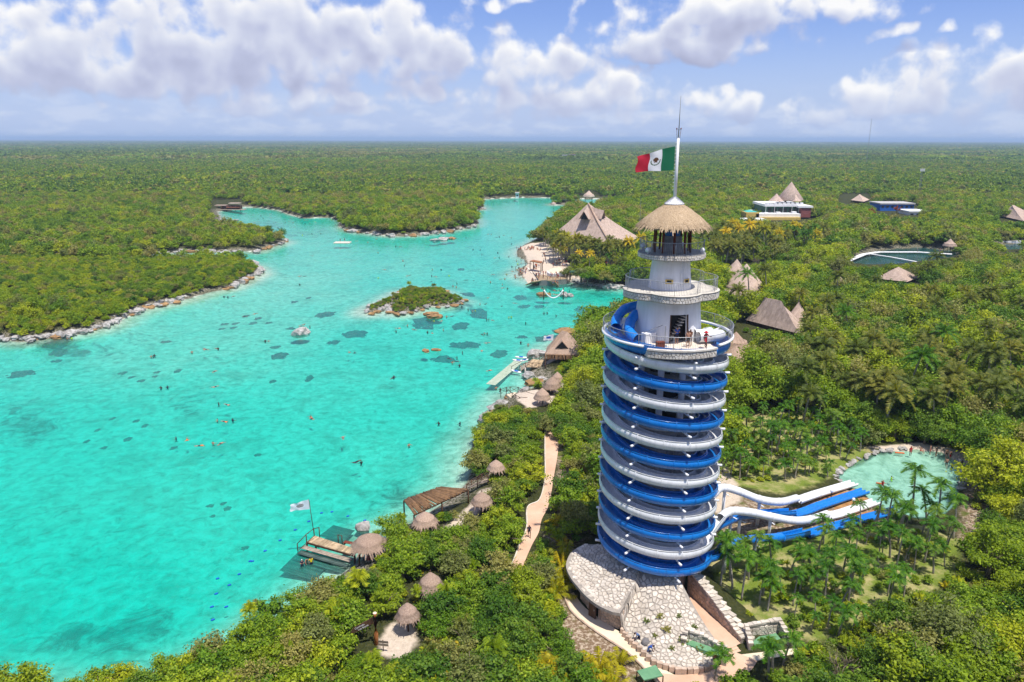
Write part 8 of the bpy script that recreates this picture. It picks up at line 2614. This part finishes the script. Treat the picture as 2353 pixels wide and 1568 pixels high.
# grove palms on the slope right of the tower
gp = grid_pts(60, 122, 2.25, 9, 0.75, 10)
in1 = inside(GROVES[0], gp[:, 0], gp[:, 1]); in2 = inside(GROVES[1], gp[:, 0], gp[:, 1])
gz = land_z(gp[:, 0], gp[:, 1])
gu, gv = PJ(gp[:, 0], gp[:, 1], gz)
drop = g7.random(len(gp))
okg = (in1 & (drop < 0.85)) | (in2 & (drop < 0.85))
okg &= ~inside(pool, gp[:, 0], gp[:, 1]) & (pdist(pool, gp[:, 0], gp[:, 1]) > 0.8)
SLP = [(1640, 1110), (1960, 1095), (1990, 1130), (2075, 1185), (1960, 1222), (1860, 1250), (1655, 1315)]
okg &= ~inside(SLP, gu, gv) & ~inside(CLEAR[0][0], gu, gv)
for i in np.where(okg)[0]:
    pr = GROVE[int(g7.integers(8))]
    up_ = in2[i]
    sc = float(g7.uniform(0.62, 1.3)); hh_ = pr['h'] * sc
    wh = min([((1700, 1330), 'by the rock steps'), ((1760, 1400), 'near the stone enclosure'), ((1900, 1400), 'at the open front of the lower grove'), ((1850, 1290), 'in the middle of the lower grove'), ((2050, 1300), 'at the pool end of the lower grove'), ((1960, 1230), 'along the blue runout'), ((2150, 1260), 'at the near pool rim'),
              ((1700, 1000), 'in the upper grove next to the tower'), ((1800, 1080), 'above the white runout'), ((1900, 1000), 'at the back of the upper grove'), ((1960, 1060), 'at the pool end of the upper grove')], key=lambda m_: (m_[0][0] - gu[i]) ** 2 + (1.3 * (m_[0][1] - gv[i])) ** 2)[1]
    ht = 'short' if hh_ < 2.9 else 'tall' if hh_ > 4.2 else 'medium-high'
    plant('slender_palm', pr, (gp[i, 0], gp[i, 1], gz[i] - 0.05), float(g7.uniform(0, 6.28)), sc, '%s slender green palm %s' % (ht, wh), 'palm', '%s grove palms %s' % (ht, wh))
put_palms(GROVE, [(2092, 1200), (2128, 1205), (2150, 1225), (2060, 1235), (2190, 1238), (2030, 1250)], 'slender_palm', 'tall slender palm at the near rim of the swimming pool', 'palms at the pool rim', sc=(1.3, 1.6))
put_palms(GROVE, [(1655, 1350), (1690, 1300), (1720, 1320), (1700, 1290)], 'slender_palm', 'slender palm beside the lowest bend of the blue slide', 'palms by the blue slide', sc=(1.0, 1.3))
put_palms(GROVE, [(1640, 1560), (1775, 1545), (1800, 1530), (1765, 1560)], 'slender_palm', 'slender palm behind the stone enclosure', 'palms by the enclosure', sc=(1.0, 1.3))
def spread_px(cs, n, su, sv):
    out = []
    for (u, v) in cs:
        for _ in range(n): out.append((u + g7.normal() * su, v + g7.normal() * sv))
    return out
put_palms(COCO, spread_px([(1250, 565), (1268, 575)], 4, 8, 3), 'coconut_palm', 'coconut palm at the lagoon edge of the bathing terrace', 'terrace palms by the water', sc=(0.8, 1.0))
put_palms([COCO[i] for i in (0, 1, 3, 4, 0, 1, 3, 4, 2)], spread_px([(1285, 592), (1315, 600), (1350, 605), (1390, 610), (1425, 606)], 9, 14, 7), 'coconut_palm', 'coconut palm in front of the great thatched hall', 'palms before the great hall', sc=(0.9, 1.2))
put_palms([COCO[i] for i in (0, 1, 3, 4, 0, 1, 3, 4, 2)], spread_px([(1660, 610), (1690, 580), (1640, 575), (1720, 560), (1760, 570), (1700, 615), (1750, 610)], 9, 18, 10), 'coconut_palm', 'coconut palm in the stand behind the tower balconies', 'palms behind the tower', sc=(0.95, 1.25))
put_palms(COCO, spread_px([(1800, 565), (1840, 570), (1870, 560)], 8, 16, 8), 'coconut_palm', 'coconut palm on the sandy clearing', 'palms on the sandy clearing', sc=(0.9, 1.1))
put_palms([COCO[i] for i in (0, 1, 3, 4, 5)], [(1945, 800), (1770, 870), (1990, 880), (2040, 900), (2080, 940), (2120, 910), (2160, 960), (2200, 900), (2260, 930), (2300, 880), (2335, 960), (2150, 860), (1960, 900), (2280, 1010), (2230, 980), (2120, 660), (2150, 650), (1690, 740), (1720, 705), (1760, 690), (2340, 1030)],
          'coconut_palm', 'coconut palm rising from the wood beyond the palm grove', 'palms in the wood', sc=(1.0, 1.25))
put_palms(YOUNG, [(1290, 1310), (1296, 1345), (1280, 1370), (1425, 1530), (1410, 1590), (1335, 1560), (1260, 1575), (1195, 1590), (1310, 1590), (1230, 1545), (1010, 1590), (960, 1600), (1375, 1545), (1295, 1290)],
          'young_palm', 'golden young palm on the bare slope beside the stone mound', 'golden palms by the mound', sc=(0.9, 1.5))
for _ in range(46):
    put_palms([COCO[i] for i in (0, 1, 3, 4)], [(g7.uniform(1780, 2345), g7.uniform(690, 1010))], 'coconut_palm', 'coconut palm scattered through the wood right of the tower', 'scattered palms in the wood', sc=(0.9, 1.15))
for _ in range(30):
    p = GG(g7.uniform(1300, 1440), g7.uniform(612, 652)); i = int(g7.integers(12))
    plant('shrub', SHRUBS[i], (p.x, p.y, p.z - 0.05), float(g7.uniform(0, 6)), float(g7.uniform(0.8, 1.5)), '%s garden shrub on the terrace above the rocks' % LAB_COL[SHRUBS[i]['mat']], 'shrub', 'terrace garden shrubs')
put_palms(COCO, spread_px([(1330, 625), (1400, 628), (1290, 608)], 5, 14, 6), 'coconut_palm', 'coconut palm in the terrace garden', 'palms in the terrace garden', sc=(0.6, 0.9))
def free_px(u0, u1, v0, v1, h, r):
    while True:
        u, v = g7.uniform(u0, u1), g7.uniform(v0, v1); p = GG(u, v)
        if not blocked(np.array([p.x]), np.array([p.y]), np.array([p.z]), np.array([h]), np.array([r]))[0]: return [(u, v)]
for _ in range(18):
    put_palms(YOUNG, free_px(1020, 1450, 1500, 1650, 1.8, 1.2), 'young_palm', 'golden young palm on the slope below the cream path', 'golden palms below the path', sc=(0.8, 1.4))
for _ in range(22):
    put_palms(FAN, free_px(560, 1250, 1380, 1620, 2.4, 0.9), 'fan_palm', 'fan palm standing among the shrubs of the lagoon bank', 'fan palms of the bank', sc=(1.0, 1.5))
# flame trees in flower
for (u, v) in [(1922, 492), (2000, 500), (2060, 492), (2200, 505), (1830, 490)]:
    p = GG(u, v)
    plant('flame_tree', FLAME[0], (p.x, p.y, p.z + 0.5), float(g7.uniform(0, 6)), float(g7.uniform(0.7, 1.0)), 'scarlet-flowered tree in the forest behind the pond', 'tree', 'flame trees')
# tufts on the mound
tuft = quads_mesh('tuft', rosette(911, 9, 0.55, 0.16, 5, 0.2, 1.3, 0.3), 'leaf_olive')
for k, (r_, a) in enumerate([(9.3, -104), (10.4, -93), (9.0, -84), (11.0, -99), (11.6, -86), (12.4, -92), (10.2, -77), (12.6, -80), (9.0, -96)]):
    pz = mound_z(TX + r_ * math.cos(R(a)), TY + r_ * math.sin(R(a)))[0]
    o = bpy.data.objects.new('grass_tuft', tuft); C.objects.link(o); o.location = pol(r_, R(a), pz + 0.05); o.rotation_euler = (0, 0, k); o.scale = [rnd.uniform(0.8, 1.4)] * 3
    tag(o, 'small dry tuft growing between the paving stones of the mound', 'plant', 'tufts on the mound')
# islet scrub, too fine to tell apart
ip = grid_pts(195, 250, 1.15, 12, 0.4, 10)
si_ = land_sdf(ip[:, 0], ip[:, 1]); ip = ip[inside(islet, ip[:, 0], ip[:, 1]) & (si_ > 0.7)]
n = len(ip)
scr = [proto_obj('scrub', [(lite(p, 0.25, 1.9, 4), 0)], [p['mat']]) for p in (SHRUBS[0], SHRUBS[1], SHRUBS[4], SHRUBS[5], SHRUBS[3])]
scatter('islet_scrub', scr, np.c_[ip, land_z(ip[:, 0], ip[:, 1]) - 0.1], g7.uniform(0, 6.28, n), g7.uniform(0.18, 0.36, n), g7.integers(0, 5, n), 'low green scrub covering the rocky islet')
for _ in range(9):
    k = int(g7.integers(n)); plant('fan_palm', FAN[k % 3], (ip[k, 0], ip[k, 1], 0.9), float(g7.uniform(0, 6)), float(g7.uniform(0.8, 1.3)), 'small fan palm on the rocky islet in mid lagoon', 'palm', 'islet fan palms')
# ------------------------------------------------------------------ the air
m = bpy.data.materials.new('haze_air'); m.use_nodes = True
nt = m.node_tree; nt.nodes.clear()
out = nt.nodes.new('ShaderNodeOutputMaterial')
pv_ = nt.nodes.new('ShaderNodeVolumePrincipled')
pv_.inputs['Color'].default_value = (0.55, 0.74, 1.0, 1)
pv_.inputs['Density'].default_value = 0.00011
pv_.inputs['Anisotropy'].default_value = 0.0
nt.links.new(pv_.outputs[0], out.inputs['Volume'])
M['haze_air'] = m
mb = MB(); mb.box((0, 43000, 43.5), (130000, 100000, 95))
tag(mb.obj('haze', 'haze_air'), kind='stuff')
